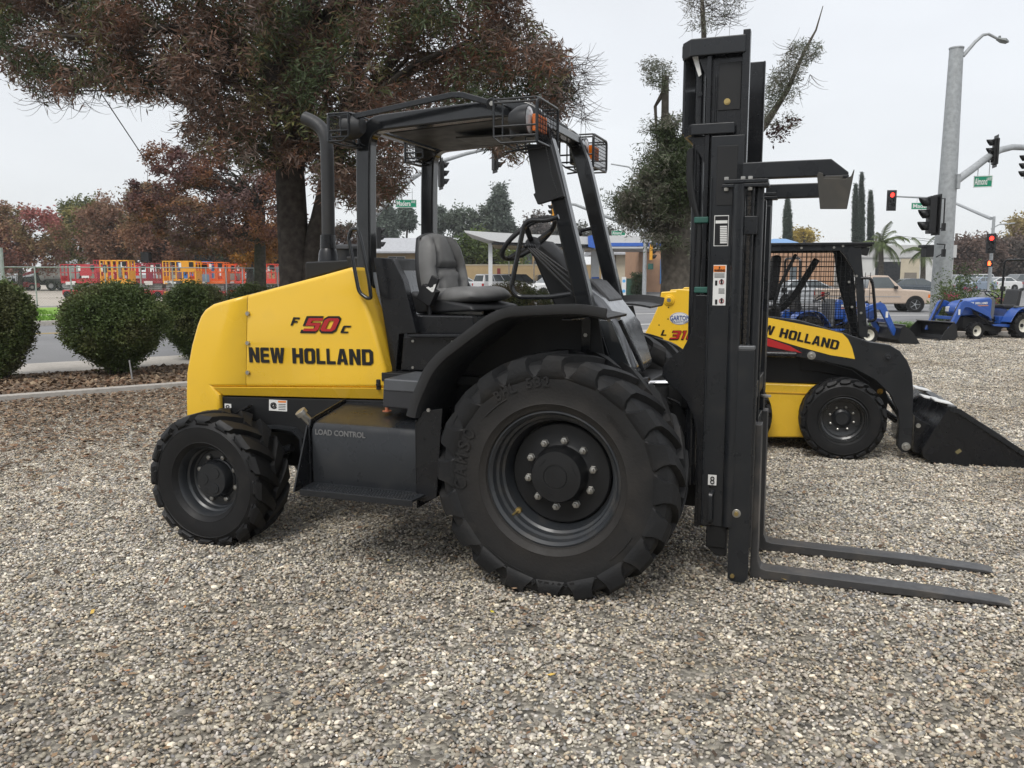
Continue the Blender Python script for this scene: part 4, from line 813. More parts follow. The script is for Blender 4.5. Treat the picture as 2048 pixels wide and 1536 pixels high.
# ---- upper boom
ya_ = MN-.02
def boom(y, xa, xb, cut):
    m = MB(); p = [(xa, 2.085), (xa, 2.165), (xb-cut, 2.165), (xb, 2.10), (xb, 2.085)]; m.prism(p, y-.03, y+.03, 'y'); return m.build('upper_arm', M_gry, FK, 30, .006)
b0 = F.P(1463, 340, -.52).x; b1 = F.P(1697, 350, -.52).x; boom(-.52, b0, b1, .08); boom(.24, .86, b1-.06, .04).location.z = -.035
for y in (-.52, .24):
    m = MB(); m.box(.70, .925, y-.05, y+.05, 2.045, 2.062); m.box(.71, .92, y-.05, y+.05, 2.065, 2.083); m.build('arm_plate', M_gry, FK, 30, .003)
    bolts('plate_bolt', FK, [(x_, y-.035, 2.083) for x_ in (.72, .80, .835)], (0, 0, 1), .012, .014); bolts('plate_nut', FK, [(x_, y-.035, 2.045) for x_ in (.72, .80, .835)], (0, 0, -1), .012, .016)
pe = px([(1634, 351), (1637, 344), (1646, 346), (1647, 356), (1690, 358), (1702, 352), (1708, 338), (1709, 341), (1694, 418), (1640, 418)], -.585)
m = MB(); m.prism(pe, -.59, -.575, 'y'); m.box(pe[0][0]+.02, pe[4][0]-.01, -.585, .27, 2.05, 2.08); m.build('end_plate', pbr('bare_primer', (.045, .042, .036), .55, var=.2, dirt=(.3, 10, .5), dirtcol=(.10, .085, .06)), FK, 30, .003)
m = MB(); m.box(F.P(1650, 350, -.56).x, F.P(1698, 350, -.56).x, -.57, -.47, 2.07, 2.086); m.build('end_clamp', M_gry, FK, 30, .003)
# ---- forks
for y in (-.435, .055):
    m = MB(); m.prism([(.893, .012), (.893, .84), (.925, .84), (.93, .11), (.945, .07), (.975, .062), (1.7, .05), (2.08, .034), (2.125, .026), (2.125, .018), (1.6, .012)], y, y+.115, 'y'); m.build('fork', pbr('fork_steel', (.045, .045, .046), .42, var=.25, scale=9, dirt=(.4, 8, .5), dirtcol=(.14, .12, .1)), FK, 30, .004)
# ---- between wheel and mast
for y in (-.33, .05):
    m = MB(); a = F.P(1300, 768, y); b = F.P(1333, 762, y); m.cyl(a+Vector((-.3, 0, -.06)), a, .04, 16); m.build('tilt_cylinder', M_blk, FK); m = MB(); m.cyl(a, a+Vector((.15, 0, .012)), .019, 14); m.build('cylinder_rod', M_chr, FK)
m = MB(); a = F.P(1290, 800, -.4); m.tube(rounded([a+Vector((0, 0, 0)), a+Vector((.1, 0, .01)), a+Vector((.15, .02, -.03)), a+Vector((.08, .03, -.06)), a+Vector((-.02, .05, -.07))], .05), .011, 8)
m.tube(rounded([a+Vector((.0, .05, -.1)), a+Vector((.14, .08, -.05)), a+Vector((.17, .1, -.25)), a+Vector((.1, .1, -.45))], .08), .011, 8); m.tube(rounded([a+Vector((.05, .1, 0)), a+Vector((.1, .12, -.2)), a+Vector((.2, .1, -.45))], .08), .011, 8); m.build('hydraulic_hose', M_mat, FK)
m = MB(); m.box(.42, .60, -.35, .1, .35, 1.05); m.box(.36, .62, -.42, .16, .55, .66); m.box(.5, .6, -.40, .12, .9, 1.15); m.build('mast_mount', M_mat, FK, 30, .008)
for k in range(5):
    m = MB(); z = .95-k*.12; m.tube(rounded([(.42, -.37, z), (.5, -.40, z-.02), (.53, -.37, z-.1)], .04), .006, 6); m.build('pipe', M_blk, FK)
# ================================================================ the skid steer loader behind
o_ = G(1687, 921); F2 = Fr((o_.x, o_.y, 0), 14.5)
SK = thing('skid_steer_loader', 'yellow and black skid steer loader with wire mesh cab, behind the tall mast', 'loader', F2.O, -R(14.5))
def p2(pts, y): return F2.xz(pts, y)
def skid_wheel(loc, flip):
    wl = MB(); wl.lathe([(.185, -.09), (.205, -.092), (.21, -.104), (.198, -.108), (.188, -.09), (.18, -.05), (.165, -.04), (.155, .0), (.11, .012), (.0001, .012)], n=48); wl.lathe([(.185, .09), (.2, .1), (.18, .06), (.0001, .05)], n=32)
    w_ = wl.build('wheel', pbr('black_rim', (.018, .019, .02), .3, coat=.3, var=.15), SK, 28); w_.location = loc; w_.rotation_euler = (0, 0, R(180) if flip else 0)
    tyre_mb(.365, .26, .197, 19, lh=.026, skew=-.34, hw=.088, side=.022, fl=1.0).build('tyre', M_rub, w_, 32)
    h = MB(); h.lathe([(.085, .012), (.08, .0), (.06, -.01), (.055, -.02), (.0001, -.02)], n=28); h.build('hub', M_gry, w_, 30)
    for i in range(8):
        a = i*math.pi/4+.3; c = Vector((math.sin(a)*.105, .0, math.cos(a)*.105)); q = MB(); q.lathe([(.012, .01), (.012, -.006), (.006, -.010), (.0001, -.012)], c, (0, 1, 0), 6); q.build('lug_nut', M_steel, w_, 30)
cz = .352; fx = F2.P(1687, 843, 0).x
for x_ in (fx, fx-.955):
    skid_wheel((x_, .13, cz), False); skid_wheel((x_, 1.27, cz), True)
m = MB(); m.prism(p2([(1300, 766), (1536, 766), (1645, 770), (1640, 876), (1300, 874)], .30), .30, 1.12, 'y'); m.build('lower_body', M_yel, SK, 30, .02, 3)
m = MB(); a = F2.P(1535, 785, .30); b = F2.P(1640, 785, .30); m.box(a.x-.9, b.x, .293, .30, a.z-.004, a.z+.004); m.build('body_seam', pbr('deep_yellow', (.5, .26, .02), .5), SK, 0)
m = MB(); m.prism(p2([(1300, 700), (1520, 690), (1640, 700), (1710, 726), (1765, 760), (1778, 800), (1760, 870), (1700, 880), (1645, 876), (1645, 767), (1300, 766)], .34), .34, 1.08, 'y'); m.build('body_core', M_mat, SK, 30, .01)
tw = p2([(1322, 584), (1352, 582), (1354, 578), (1400, 580), (1420, 600), (1430, 700), (1290, 700), (1291, 665), (1304, 640), (1319, 606)], .08)
for y in (.08, 1.22):
    m = MB(); m.prism(tw, y, y+.10, 'y'); m.build('rear_tower', M_yel, SK, 30, .01, 2)
c = F2.P(1338, 600, .07); m = MB(); m.lathe([(.0001, -.02), (.02, -.022), (.03, -.022), (.034, -.006), (.048, -.004), (.05, .012)], c, (0, 1, 0), 24); m.build('pivot_boss', M_yel, SK, 30)
m = MB(); m.lathe([(.0001, -.028), (.018, -.028), (.018, .0)], c, (0, 1, 0), 12); m.build('pivot_bolt', M_steel, SK, 30)
bolts('tower_hole', SK, [F2.P(1337, 615, .0785), F2.P(1336, 638, .0785), F2.P(1318, 650, .0785)], (0, -1, 0), .006, .001, M_bkd, 10)
def on2(fn, s, a, b, hpx, mat, y, **k):
    p0 = F2.P(*a, y); p1 = F2.P(*b, y); q = F2.P(a[0], a[1]-hpx, y); return fn(s, p0, p1-p0, q-p0, (p1-p0).length, (q-p0).length, mat, SK, **k)
M_navy = pbr('navy_ink', (.03, .07, .25), .5, var=0)
c = F2.P(1359, 637, .0785)
for rr, k, mt in ((.088, 0, M_wht), (.083, .001, M_navy), (.079, .002, M_wht)):
    m = MB(); m.prism([(c.x+rr*math.cos(t), c.z+rr*.64*math.sin(t)) for t in [2*math.pi*j/32 for j in range(32)]], c.y-.001-k, c.y-k, 'y'); m.build('dealer_badge', mt, SK, 0)
on2(txt, 'GARTON', (1340, 641), (1379, 641), 10, M_navy, .0745, fat=.02); on2(txt, 'TRACTOR', (1343, 645.5), (1376, 645.5), 3.4, M_navy, .0745)
on2(glyphs, 'L', (1321, 671), (1333, 671), 11, M_bkd, .077, shear=.2); on2(glyphs, '316', (1338, 680), (1397, 680), 19, M_bkd, .077, shear=.25, fat=.02, gap=.1); on2(glyphs, '316', (1340, 678), (1396, 678), 16, M_red, .0745, shear=.25, gap=.14)
arm = [(1380, 590), (1440, 600), (1535, 632), (1600, 641), (1690, 667), (1740, 684), (1780, 690), (1800, 702), (1815, 722), (1824, 745), (1827, 780), (1826, 850), (1823, 893), (1814, 905), (1804, 905), (1795, 893), (1798, 850), (1796, 822), (1781, 790), (1750, 760), (1705, 736), (1640, 722), (1590, 713), (1535, 706), (1440, 690), (1380, 680)]
for y in (.12, 1.19):
    m = MB(); m.prism(p2(arm, y), y, y+.09, 'y'); m.build('lift_arm', M_gry, SK, 30, .008, 3)
ya_ = .1165
m = MB(); m.prism(p2([(1500, 628), (1540, 636), (1600, 648), (1650, 658), (1685, 667), (1696, 678), (1704, 695), (1710, 718), (1660, 710), (1600, 694), (1540, 676), (1500, 664)], ya_), ya_, ya_+.003, 'y'); m.build('arm_decal', M_yel, SK, 0)
p0 = F2.P(1440, 650, ya_-.003); pa = F2.P(1535, 668.5, ya_-.003); pb_ = F2.P(1675, 700, ya_-.003); dr = (pb_-pa).normalized(); up = F2.P(1535, 650, ya_-.003)-pa
st = pb_-dr*((pb_-pa).length/8.4*11.0); glyphs('NEW HOLLAND', st, dr, Vector((0, 0, 1)), (pb_-st).length, .082, M_bkd, SK, gap=.13)
m = MB(); m.prism(p2([(1500, 668), (1540, 678), (1580, 692), (1604, 706), (1570, 700), (1535, 692), (1500, 686)], ya_), ya_-.002, ya_+.003, 'y'); m.build('red_guard', M_red, SK, 0)
m = MB(); m.cyl(F2.P(1450, 706, .10), F2.P(1592, 709, .10), .028, 16); m.build('lift_cylinder', M_blk, SK); 
for u, v in ((1623, 711), (1776, 714), (1812, 893)):
    c = F2.P(u, v, .115); m = MB(); m.lathe([(.0001, -.016), (.016, -.018), (.02, -.006), (.036, -.004), (.036, .01)], c, (0, 1, 0), 20); m.build('pivot_pin', M_steel if u != 1776 else M_gry, SK, 30)
# cab
for y in (.40, 1.0):
    m = MB(); m.prism(p2([(1505, 489), (1745, 488), (1745, 492), (1722, 496), (1727, 560), (1736, 676), (1718, 672), (1712, 560), (1707, 540), (1690, 512), (1680, 501), (1505, 503)], .40), y, y+.05, 'y'); m.build('cab_frame', M_gry, SK, 30, .004)
    m = MB(); m.prism(p2([(1505, 500), (1522, 500), (1505, 660), (1490, 660)], .40), y, y+.05, 'y'); m.build('cab_post', M_gry, SK, 30, .004)
m = MB(); q = p2([(1505, 489), (1748, 488)], .40); m.box(q[0][0], q[1][0], .38, 1.07, q[0][1]-.01, q[0][1]+.012); m.build('cab_roof', M_gry, SK, 30, .004)
q = p2([(1490, 503), (1682, 503), (1712, 545), (1735, 676), (1500, 640)], .40)
def meshpanel(y):
    m = MB(); xa, xb = q[0][0], q[3][0]; zb_, zt_ = q[3][1], q[0][1]; zl = q[4][1]
    n = 26
    for k in range(n+1):
        x = xa+(xb-xa)*k/n; top = zt_ if x < q[1][0] else zt_+(q[2][1]-zt_)*min(1, (x-q[1][0])/(q[2][0]-q[1][0])); bot = zl+(zb_-zl)*max(0, (x-xa)/(xb-xa)); m.tube([(x, y, bot), (x, y, top)], .0026, 4)
    n = 17
    for k in range(n+1):
        z = zb_+(zt_-zb_)*k/n; x1_ = xb-(xb-q[2][0])*min(1, (z-zb_)/(q[2][1]-zb_)) if z < q[2][1] else q[2][0]-(q[2][0]-q[1][0])*((z-q[2][1])/(zt_-q[2][1]))
        xs_ = xa if z > zl else xa+(xb-xa)*(zl-z)/(zl-zb_); m.tube([(xs_, y+.004, z), (x1_, y+.004, z)], .0026, 4)
    return m.build('mesh_guard', M_blk, SK, 60)
meshpanel(.42); meshpanel(1.03)
m = MB(); m.bar(rounded([F2.P(1470, 625, .75), F2.P(1560, 622, .75), F2.P(1590, 590, .75), F2.P(1634, 518, .75)], .12, 6), .045, .06); m.bar([F2.P(1545, 620, .5), F2.P(1560, 570, .5), F2.P(1592, 508, .5)], .03, .03); m.build('seat_bar', M_mat, SK, 40, .012)
m = MB(); m.prism(p2([(1545, 510), (1562, 512), (1552, 600), (1530, 600)], .75), .55, 1.0, 'y'); m.prism(p2([(1505, 615), (1560, 610), (1560, 635), (1505, 640)], .75), .55, 1.0, 'y'); m.build('operator_seat', M_mat, SK, 40, .03, 3)
m = MB(); m.prism(p2([(1670, 508), (1688, 508), (1718, 668), (1704, 665), (1676, 560)], .95), 1.0, 1.06, 'y'); m.build('inner_pillar', M_gry, SK, 30, .01)
m = MB(); m.tube(rounded([F2.P(1722, 556, .38), F2.P(1742, 556, .36), F2.P(1746, 570, .36), F2.P(1752, 640, .36), F2.P(1735, 643, .38)], .04), .013, 9); m.build('grab_bar', M_blk, SK)
for y in (.46, .98):
    c = F2.P(1728, 502, y); m = MB(); m.obox(c, .07, .10, .07, Matrix.Rotation(R(15), 3, 'Y')); m.prism([(c.x-.09, c.z+.03), (c.x+.06, c.z+.04), (c.x+.06, c.z+.05), (c.x-.09, c.z+.045)], y-.07, y+.07, 'y'); l_ = m.build('work_lamp', M_mat, SK, 30, .008); m = MB(); m.obox(c+Vector((.037, 0, -.003)), .006, .085, .055, Matrix.Rotation(R(15), 3, 'Y')); m.build('lens', M_glas, l_, 30, .004)
bolts('cab_bolt', SK, [F2.P(u, v, .397) for u, v in ((1603, 496), (1668, 495), (1686, 492), (1713, 552), (1722, 626), (1698, 564), (1704, 614))], (0, -1, 0), .012, .006)
m = MB(); m.prism(p2([(1600, 716), (1650, 724), (1705, 740), (1740, 765), (1735, 772), (1690, 755), (1640, 745), (1600, 742)], .33), .33, 1.08, 'y'); m.build('front_deck', M_mat, SK, 30, .01)
# front linkage
m = MB(); m.prism(p2([(1738, 768), (1752, 770), (1765, 782), (1768, 802), (1755, 806), (1740, 790)], .35), .35, .40, 'y'); c = F2.P(1760, 783, .34); m.cyl(c, c+Vector((0, .1, 0)), .03); m.build('tilt_bracket', pbr('ochre_casting', (.55, .30, .04), .5), SK, 30, .004)
m = MB(); m.cyl(F2.P(1770, 790, .4), F2.P(1800, 832, .4), .022); m.cyl(F2.P(1765, 820, .45), F2.P(1795, 842, .45), .03); m.cyl(F2.P(1770, 790, 1.1), F2.P(1800, 832, 1.1), .022); m.build('tilt_cylinder', M_blk, SK)
m = MB(); m.prism(p2([(1828, 830), (1838, 838), (1868, 852), (1880, 840), (1897, 818), (1850, 905), (1825, 903)], .2), .16, 1.26, 'y'); m.build('coupler_plate', M_blk, SK, 30, .006)
c = F2.P(1836, 851, .13); bolts('coupler_pin', SK, [c], (0, -1, 0), .02, .02, M_steel, 18)
bk = p2([(1898, 816), (1918, 818), (1990, 862), (2049, 903), (2085, 952), (1890, 940), (1847, 915), (1844, 898), (1868, 860)], .02)
for y in (.02, 1.404):
    m = MB(); m.prism(bk, y, y+.016, 'y'); m.build('bucket_side', M_blk, SK, 30, .003)
e0 = p2([(1898, 816), (1868, 860), (1845, 900), (1850, 917), (1890, 940), (2085, 952)], .02); m = MB()
m.sweep([(-.69, 0), (.69, 0), (.69, .012), (-.69, .012)], [Vector((a, .72, b)) for a, b in e0], side=(0, 1, 0)); m.build('bucket_shell', M_blk, SK, 30)
m = MB(); m.bar([Vector((e0[0][0]+.03, .72, e0[0][1]))-Vector((0, .69, 0)), Vector((e0[0][0]+.03, .72, e0[0][1]))+Vector((0, .69, 0))], .07, .03, (1, 0, 0)); m.build('bucket_lip', M_gry, SK, 30, .004)
m = MB(); m.bar([Vector((e_[0], .012, e_[1])) for e_ in p2([(1900, 818), (1918, 822), (2049, 908)], .02)], .014, .04); m.build('bucket_edge', M_gry, SK, 30, .003)
for ya, xo in ((.10, -.02), (.30, -.07), (.95, -.02), (1.15, -.07)):
    m = MB(); z_ = e0[0][1]+.012; xx = e0[0][0]-.03
    m.obox((xx+.03+xo, ya+.10, z_+.02), .15, .20, .012, Matrix.Rotation(R(12), 3, 'Y')); m.build('step_plate', pbr('bright_plate', (.66, .66, .65), .5, var=.12), SK, 30, .003)
m = MB(); c = F2.P(1917, 903, .017); m.obox(c, .045, .003, .03, Matrix.Rotation(R(-40), 3, 'Y')); m.build('bucket_label', pbr('faded_label', (.18, .15, .07), .6), SK, 0)
# ================================================================ small blue loader tractors
M_blu = pbr('tractor_blue', (.02, .085, .36), .32, var=.08, scale=3, coat=.4)
M_wrim = pbr('cream_rim', (.70, .68, .60), .4, var=.08, dirt=(.2, 20, .55))
def tractor(loc, th, label):
    T = thing('compact_tractor', label, 'tractor', loc, -R(th), 'blue compact tractors with front loaders'); y0 = 0
    def B(m, n, mt, bev=.01, sm=35): return m.build(n, mt, T, sm, bev, 2)
    def wh(loc_, R_, Wd, rr, nl):
        s_ = -1 if loc_[1] < 0 else 1; m = MB(); m.lathe([(rr, -Wd*.36), (rr+.012, -Wd*.38), (rr-.01, -Wd*.34), (rr-.03, -Wd*.1), (rr*.55, -Wd*.02), (rr*.5, -Wd*.1), (.0001, -Wd*.1)], n=32)
        w_ = m.build('wheel', M_wrim, T, 30); w_.location = loc_; w_.rotation_euler = (0, 0, 0 if s_ < 0 else math.pi); tyre_mb(R_, Wd, rr, nl, lh=.022, skew=-.3, hw=.1, side=.03).build('tyre', M_rub, w_)
        m = MB(); m.cyl((0, -Wd*.1, 0), (0, -Wd*.2, 0), rr*.28, 14); m.build('hub', M_mat, w_)
    for s_ in (-1, 1): wh((0, s_*.46, .335), .335, .26, .165, 14); wh((1.42, s_*.44, .225), .225, .19, .13, 13)
    m = MB(); m.box(-.2, 1.5, -.14, .14, .26, .55); m.cyl((1.42, -.4, .24), (1.42, .4, .24), .05); m.cyl((0, -.4, .335), (0, .4, .335), .09); m.box(.5, 1.1, -.3, .3, .2, .34); B(m, 'frame', M_mat)
    m = MB(); hp = [(.72, .56), (.70, .98), (.78, 1.04), (1.2, 1.0), (1.58, .93), (1.72, .82), (1.74, .66), (1.62, .58), (1.3, .60), (1.1, .55)]; m.prism(hp, -.24, .24, 'y'); B(m, 'bonnet', M_blu, .05)
    for s_ in (-1, 1):
        m = MB(); m.prism([(1.12, .60), (1.30, .64), (1.38, .76), (1.28, .80), (1.1, .72)], s_*.241, s_*.246, 'y'); B(m, 'side_grille', M_mat, 0)
        m = MB(); m.prism([(1.68, .70), (1.74, .68), (1.73, .80), (1.66, .84)], s_*.1, s_*.22, 'y'); B(m, 'headlight', M_glas, .01)
        a = Vector((.82 if s_ > 0 else 1.55, s_*.2475, .86)); r_ = Vector((1, 0, 0)) if s_ < 0 else Vector((-1, 0, 0)); a = Vector((.85 if s_ < 0 else 1.48, s_*.2475, .87 if s_ < 0 else .87))
        glyphs('NEW HOLLAND', a, r_, (0, 0, 1), .60, .055, M_wht, T); m = MB(); m.box(.85, 1.5, s_*.2455-.001, s_*.2455+.001, .825, .845); B(m, 'bonnet_stripe', pbr('orange_stripe', (.6, .25, .12), .4), 0)
        m = MB(); fp = [(-.42, .48), (-.40, .62), (-.26, .74), (0, .78), (.2, .74), (.36, .58), (.45, .42)]; pth = [Vector((a_, s_*.44, b_)) for a_, b_ in rounded3(fp)]; m.sweep([(-.15, 0), (.15, 0), (.15, .02), (-.15, .02)], pth, side=(0, 1, 0)); m.prism([(-.40, .45), (-.38, .62), (-.26, .73), (0, .77), (.2, .73), (.36, .57), (.45, .42)], s_*.29, s_*.31, 'y'); B(m, 'rear_fender', M_blu, .006)
        m = MB(); m.obox((.0, s_*.40, .80), .34, .10, .05); B(m, 'fender_console', pbr('grey_plastic', (.12, .125, .13), .5), .015)
        # loader
        ap = [(.74, .46), (.84, .46), (.92, .66), (1.2, .80), (1.60, .95), (1.74, .97), (1.84, .92), (2.14, .34), (2.18, .22), (2.08, .20), (2.02, .30), (1.72, .80), (1.6, .80), (1.22, .66), (.98, .56)]
        m = MB(); m.prism(ap, s_*.36-.035, s_*.36+.035, 'y'); B(m, 'loader_arm', M_blu, .01)
        m = MB(); m.cyl((1.75, s_*.30, .98), (1.92, s_*.30, .70), .03); m.cyl((.88, s_*.31, .40), (1.35, s_*.31, .66), .028); m.cyl((1.92, s_*.3, .70), (2.1, s_*.3, .40), .016); B(m, 'loader_cylinder', M_mat, 0)
        m = MB(); m.box(1.86, 1.92, s_*.3965, s_*.3985, .62, .76); B(m, 'arm_label', M_wht, 0)
    m = MB(); m.box(1.9, 1.98, -.36, .36, .50, .58); B(m, 'loader_crossbar', M_blu, .008)
    m = MB(); m.box(.15, .85, -.40, .40, .34, .37); B(m, 'step_floor', M_mat); m = MB(); m.prism([(.15, .37), (.88, .37), (.85, .33), (.2, .28)], -.45, -.40, 'y'); m.prism([(.15, .37), (.88, .37), (.85, .33), (.2, .28)], .40, .45, 'y'); m.box(.2, .5, -.28, .28, .37, .56); B(m, 'step_skirt', M_blu)
    m = MB(); m.prism([(.62, .4), (.58, .95), (.66, 1.06), (.74, 1.03), (.72, .4)], -.22, .22, 'y'); B(m, 'dash_console', pbr('grey_plastic', (.12, .125, .13), .5), .03)
    c = Vector((.50, 0, 1.10)); n_ = Vector((-.5, 0, .86)).normalized(); u_, v_ = perp(n_); m = MB(); m.tube([c+(u_*math.cos(t)+v_*math.sin(t))*.17 for t in [2*math.pi*k/24 for k in range(24)]], .014, 7, closed=True); m.tube([c-v_*.16, c-n_*.02, c+v_*.16], .01, 6); m.tube([c-n_*.02, c-n_*.15], .02, 8); B(m, 'steering_wheel', M_mat, 0)
    m = MB(); m.prism([(-.12, .72), (.32, .76), (.34, .84), (.30, .86), (-.06, .83), (-.16, 1.22), (-.24, 1.24), (-.26, 1.15), (-.2, .75)], -.21, .21, 'y'); B(m, 'seat', M_plas, .035)
    m = MB(); m.tube(rounded([(-.24, -.40, .45), (-.26, -.40, 1.98), (-.26, .40, 1.98), (-.24, .40, .45)], .12, 6), .028, 8); B(m, 'roll_bar', M_blk, 0)
    m = MB(); m.box(-.31, -.21, -.44, -.36, 1.18, 1.30); m.box(-.31, -.21, .36, .44, 1.18, 1.30); B(m, 'roll_bar_hinge', M_mat, .006)
    bp_ = [(2.14, .38), (2.09, .10), (2.16, .03), (2.62, .02), (2.48, .24), (2.22, .46)]
    for y in (-.60, .585):
        m = MB(); m.prism(bp_, y, y+.015, 'y'); B(m, 'bucket_side', M_mat, .002)
    m = MB(); m.sweep([(-.6, 0), (.6, 0), (.6, .012), (-.6, .012)], [(2.24, 0, .46), (2.14, 0, .38), (2.09, 0, .12), (2.16, 0, .03), (2.62, 0, .018)], side=(0, 1, 0)); B(m, 'bucket', M_mat, 0)
    m = MB(); m.box(2.2, 2.28, -.6, .6, .445, .465); B(m, 'bucket_lip', pbr('bucket_edge', (.10, .10, .10), .4), .003)
    return T
def rounded3(fp): return [(q.x, q.z) for q in rounded([(a, 0, b) for a, b in fp], .1, 3)]
g0 = G(1952, 680); t_ = R(163); rx = Vector((g0.x-1.42*math.cos(t_), g0.y+1.42*math.sin(t_), 0)); hy_ = Vector((math.sin(t_), math.cos(t_), 0)); rx = rx-hy_*.5
tractor(rx, 163, 'blue compact tractor with its empty black bucket facing left, at the right edge')
tractor((6.75, 19.9, 0), -6, 'blue compact tractor seen through the mesh cab of the yellow loader')
# ================================================================ road vehicles
M_win = pbr('car_glass', (.075, .09, .095), .08, var=.1, coat=.5)
M_tail = pbr('tail_lamp', (.4, .01, .012), .25, var=.05)
def paint(name, c): return pbr(name, c, .28, var=.03, coat=.5)
def car(label, cat, loc, th, col, kind='sedan', name=None, group=None):
    T = thing(name or {'pickup': 'pickup_truck', 'suv': 'parked_suv'}.get(kind, 'parked_car'), label, cat, loc, -R(th), group)
    if kind == 'sedan': L_, Wd, body = 4.7, 1.8, [(-2.3, .35), (-2.35, .75), (-2.25, .98), (-1.6, 1.02), (1.1, .98), (2.0, .84), (2.3, .7), (2.33, .35), (1.9, .2), (-1.9, .2)]; gh = [(-1.75, 1.0), (-1.05, 1.42), (-.6, 1.46), (.1, 1.45), (1.15, .97)]; wx = (-1.4, 1.4); r_ = .33
    elif kind == 'suv': L_, Wd, body = 4.9, 1.92, [(-2.4, .4), (-2.42, .9), (-2.38, 1.1), (1.2, 1.08), (2.1, 1.0), (2.38, .85), (2.4, .4), (2.0, .25), (-2.0, .25)]; gh = [(-2.36, 1.08), (-2.15, 1.70), (-1.9, 1.76), (.2, 1.74), (1.1, 1.07)]; wx = (-1.45, 1.5); r_ = .38
    else: L_, Wd, body = 5.1, 1.8, [(-2.6, .5), (-2.6, 1.08), (-.55, 1.08), (.95, 1.06), (1.9, 1.02), (2.35, .93), (2.42, .5), (2.3, .38), (-2.4, .38)]; gh = [(-.55, 1.07), (-.42, 1.64), (-.2, 1.70), (.35, 1.68), (1.0, 1.05)]; wx = (-1.55, 1.55); r_ = .36
    hw = Wd/2; mt = paint('paint_%d_%d_%d' % tuple(int(c*100) for c in col), col)
    # lower body with wheel openings left dark
    m = MB(); m.prism(body, -hw, hw, 'y'); b_ = m.build('body', mt, T, 40, .09, 3)
    zb = gh[0][1]; tp = .24
    def gy(z, e=0): return hw-.05-tp*(z-zb)+e
    m = MB(); n = len(gh); vs = [(x, -gy(z), z) for x, z in gh]+[(x, gy(z), z) for x, z in gh]; m.add(vs, [tuple(range(n)), tuple(range(2*n-1, n-1, -1))]+[(i, (i+1) % n, (i+1) % n+n, i+n) for i in range(n)]); m.build('cabin', mt, T, 30, .03, 2)
    def lerp(a, b, k): return (a[0]+(b[0]-a[0])*k, a[1]+(b[1]-a[1])*k)
    top = gh[2][1]-.09; sp_ = []
    gl = lerp(gh[0], gh[1], .15); gr = lerp(gh[-1], gh[-2], .12)
    x0 = lerp(gh[0], gh[1], .85)[0]+.07; x1 = lerp(gh[-1], gh[-2], .83)[0]-.05; divs = {'sedan': 2, 'suv': 3}.get(kind, 1)
    for s_ in (-1, 1):
        A, B_ = gl[0]+.16, gr[0]-.16
        for k in range(divs):
            a, b = A+(B_-A)*k/divs+.04, A+(B_-A)*(k+1)/divs-.04; c, d = x0+(x1-x0)*k/divs+.03, x0+(x1-x0)*(k+1)/divs-.03
            m = MB(); m.add([(a, s_*gy(zb+.04, .006), zb+.04), (b, s_*gy(zb+.04, .006), zb+.04), (d, s_*gy(top, .006), top), (c, s_*gy(top, .006), top)], [(0, 1, 2, 3)]); m.build('side_window', M_win, T, 0)
        for x_ in wx:
            m = MB(); m.lathe([(.0001, -.0), (r_+.05, -.0), (r_+.05, .01), (.0001, .01)], (x_, s_*(hw-.0), r_), (0, s_, 0), 24); m.build('wheel_arch', M_mat, T, 30)
            m = MB(); m.lathe([(r_*.62, .03), (r_*.7, .045), (r_, .03), (r_, -.18), (r_*.6, -.2)], (x_, s_*(hw-.02), r_), (0, s_, 0), 26); t_ = m.build('tyre', M_rub, T, 40)
            m = MB(); m.lathe([(r_*.63, .035), (r_*.55, .01), (r_*.2, .0), (r_*.15, .03), (.0001, .035)], (x_, s_*(hw-.02), r_), (0, s_, 0), 20)
            for k in range(5):
                a = k*1.2566; m.bar([Vector((x_+math.cos(a)*r_*.15, s_*(hw+.003), r_+math.sin(a)*r_*.15)), Vector((x_+math.cos(a)*r_*.6, s_*(hw+.01), r_+math.sin(a)*r_*.6))], .05, .02)
            m.build('rim', M_sil, T, 30)
        m = MB(); m.box(body[-3][0]-.32, body[-3][0]-.03, s_*(hw-.28), s_*(hw+.004), .62, .80); m.build('headlight', M_glas if kind != 'pickup' else M_glas, T, 30, .02)
        m = MB(); m.box(body[1][0]+.02-.03, body[1][0]+.12, s_*(hw-.2), s_*(hw+.004), .72, .94); m.build('tail_lamp', M_tail, T, 30, .02)
        m = MB(); m.box(gh[-1][0]-.42, gh[-1][0]-.27, s_*(hw-.02), s_*(hw+.16), zb+.0, zb+.14); m.build('mirror', mt if kind != 'pickup' else M_mat, T, 30, .02)
        if kind == 'pickup': m = MB(); m.box(2.1, 2.33, s_*(hw-.01), s_*(hw+.008), .66, .82); m.build('turn_signal', M_amb, T, 0); m = MB(); m.box(-2.3, .9, s_*hw, s_*(hw+.012), .70, .73); m.box(-.56, -.55, s_*hw, s_*(hw+.003), .5, 1.05); m.build('body_trim', M_sil, T, 0)
        m = MB(); m.box(-.45, -.32, s_*hw, s_*(hw+.02), .86, .89); m.build('door_handle', mt if kind != 'pickup' else M_mat, T, 0)
    # windscreen and rear glass
    for p, q, nm in ((gh[-1], gh[-2], 'windscreen'), (gh[0], gh[1], 'rear_window')):
        a = lerp(p, q, .08); b = lerp(p, q, .90); e = Vector((q[1]-p[1], 0, -(q[0]-p[0]))).normalized(); e = e if (e.x > 0) == (nm == 'windscreen') else -e; e *= .008
        m = MB(); m.add([(a[0]+e.x, -gy(a[1])+.08, a[1]+e.z), (a[0]+e.x, gy(a[1])-.08, a[1]+e.z), (b[0]+e.x, gy(b[1])-.08, b[1]+e.z), (b[0]+e.x, -gy(b[1])+.08, b[1]+e.z)], [(0, 1, 2, 3)]); m.build(nm, M_win, T, 0)
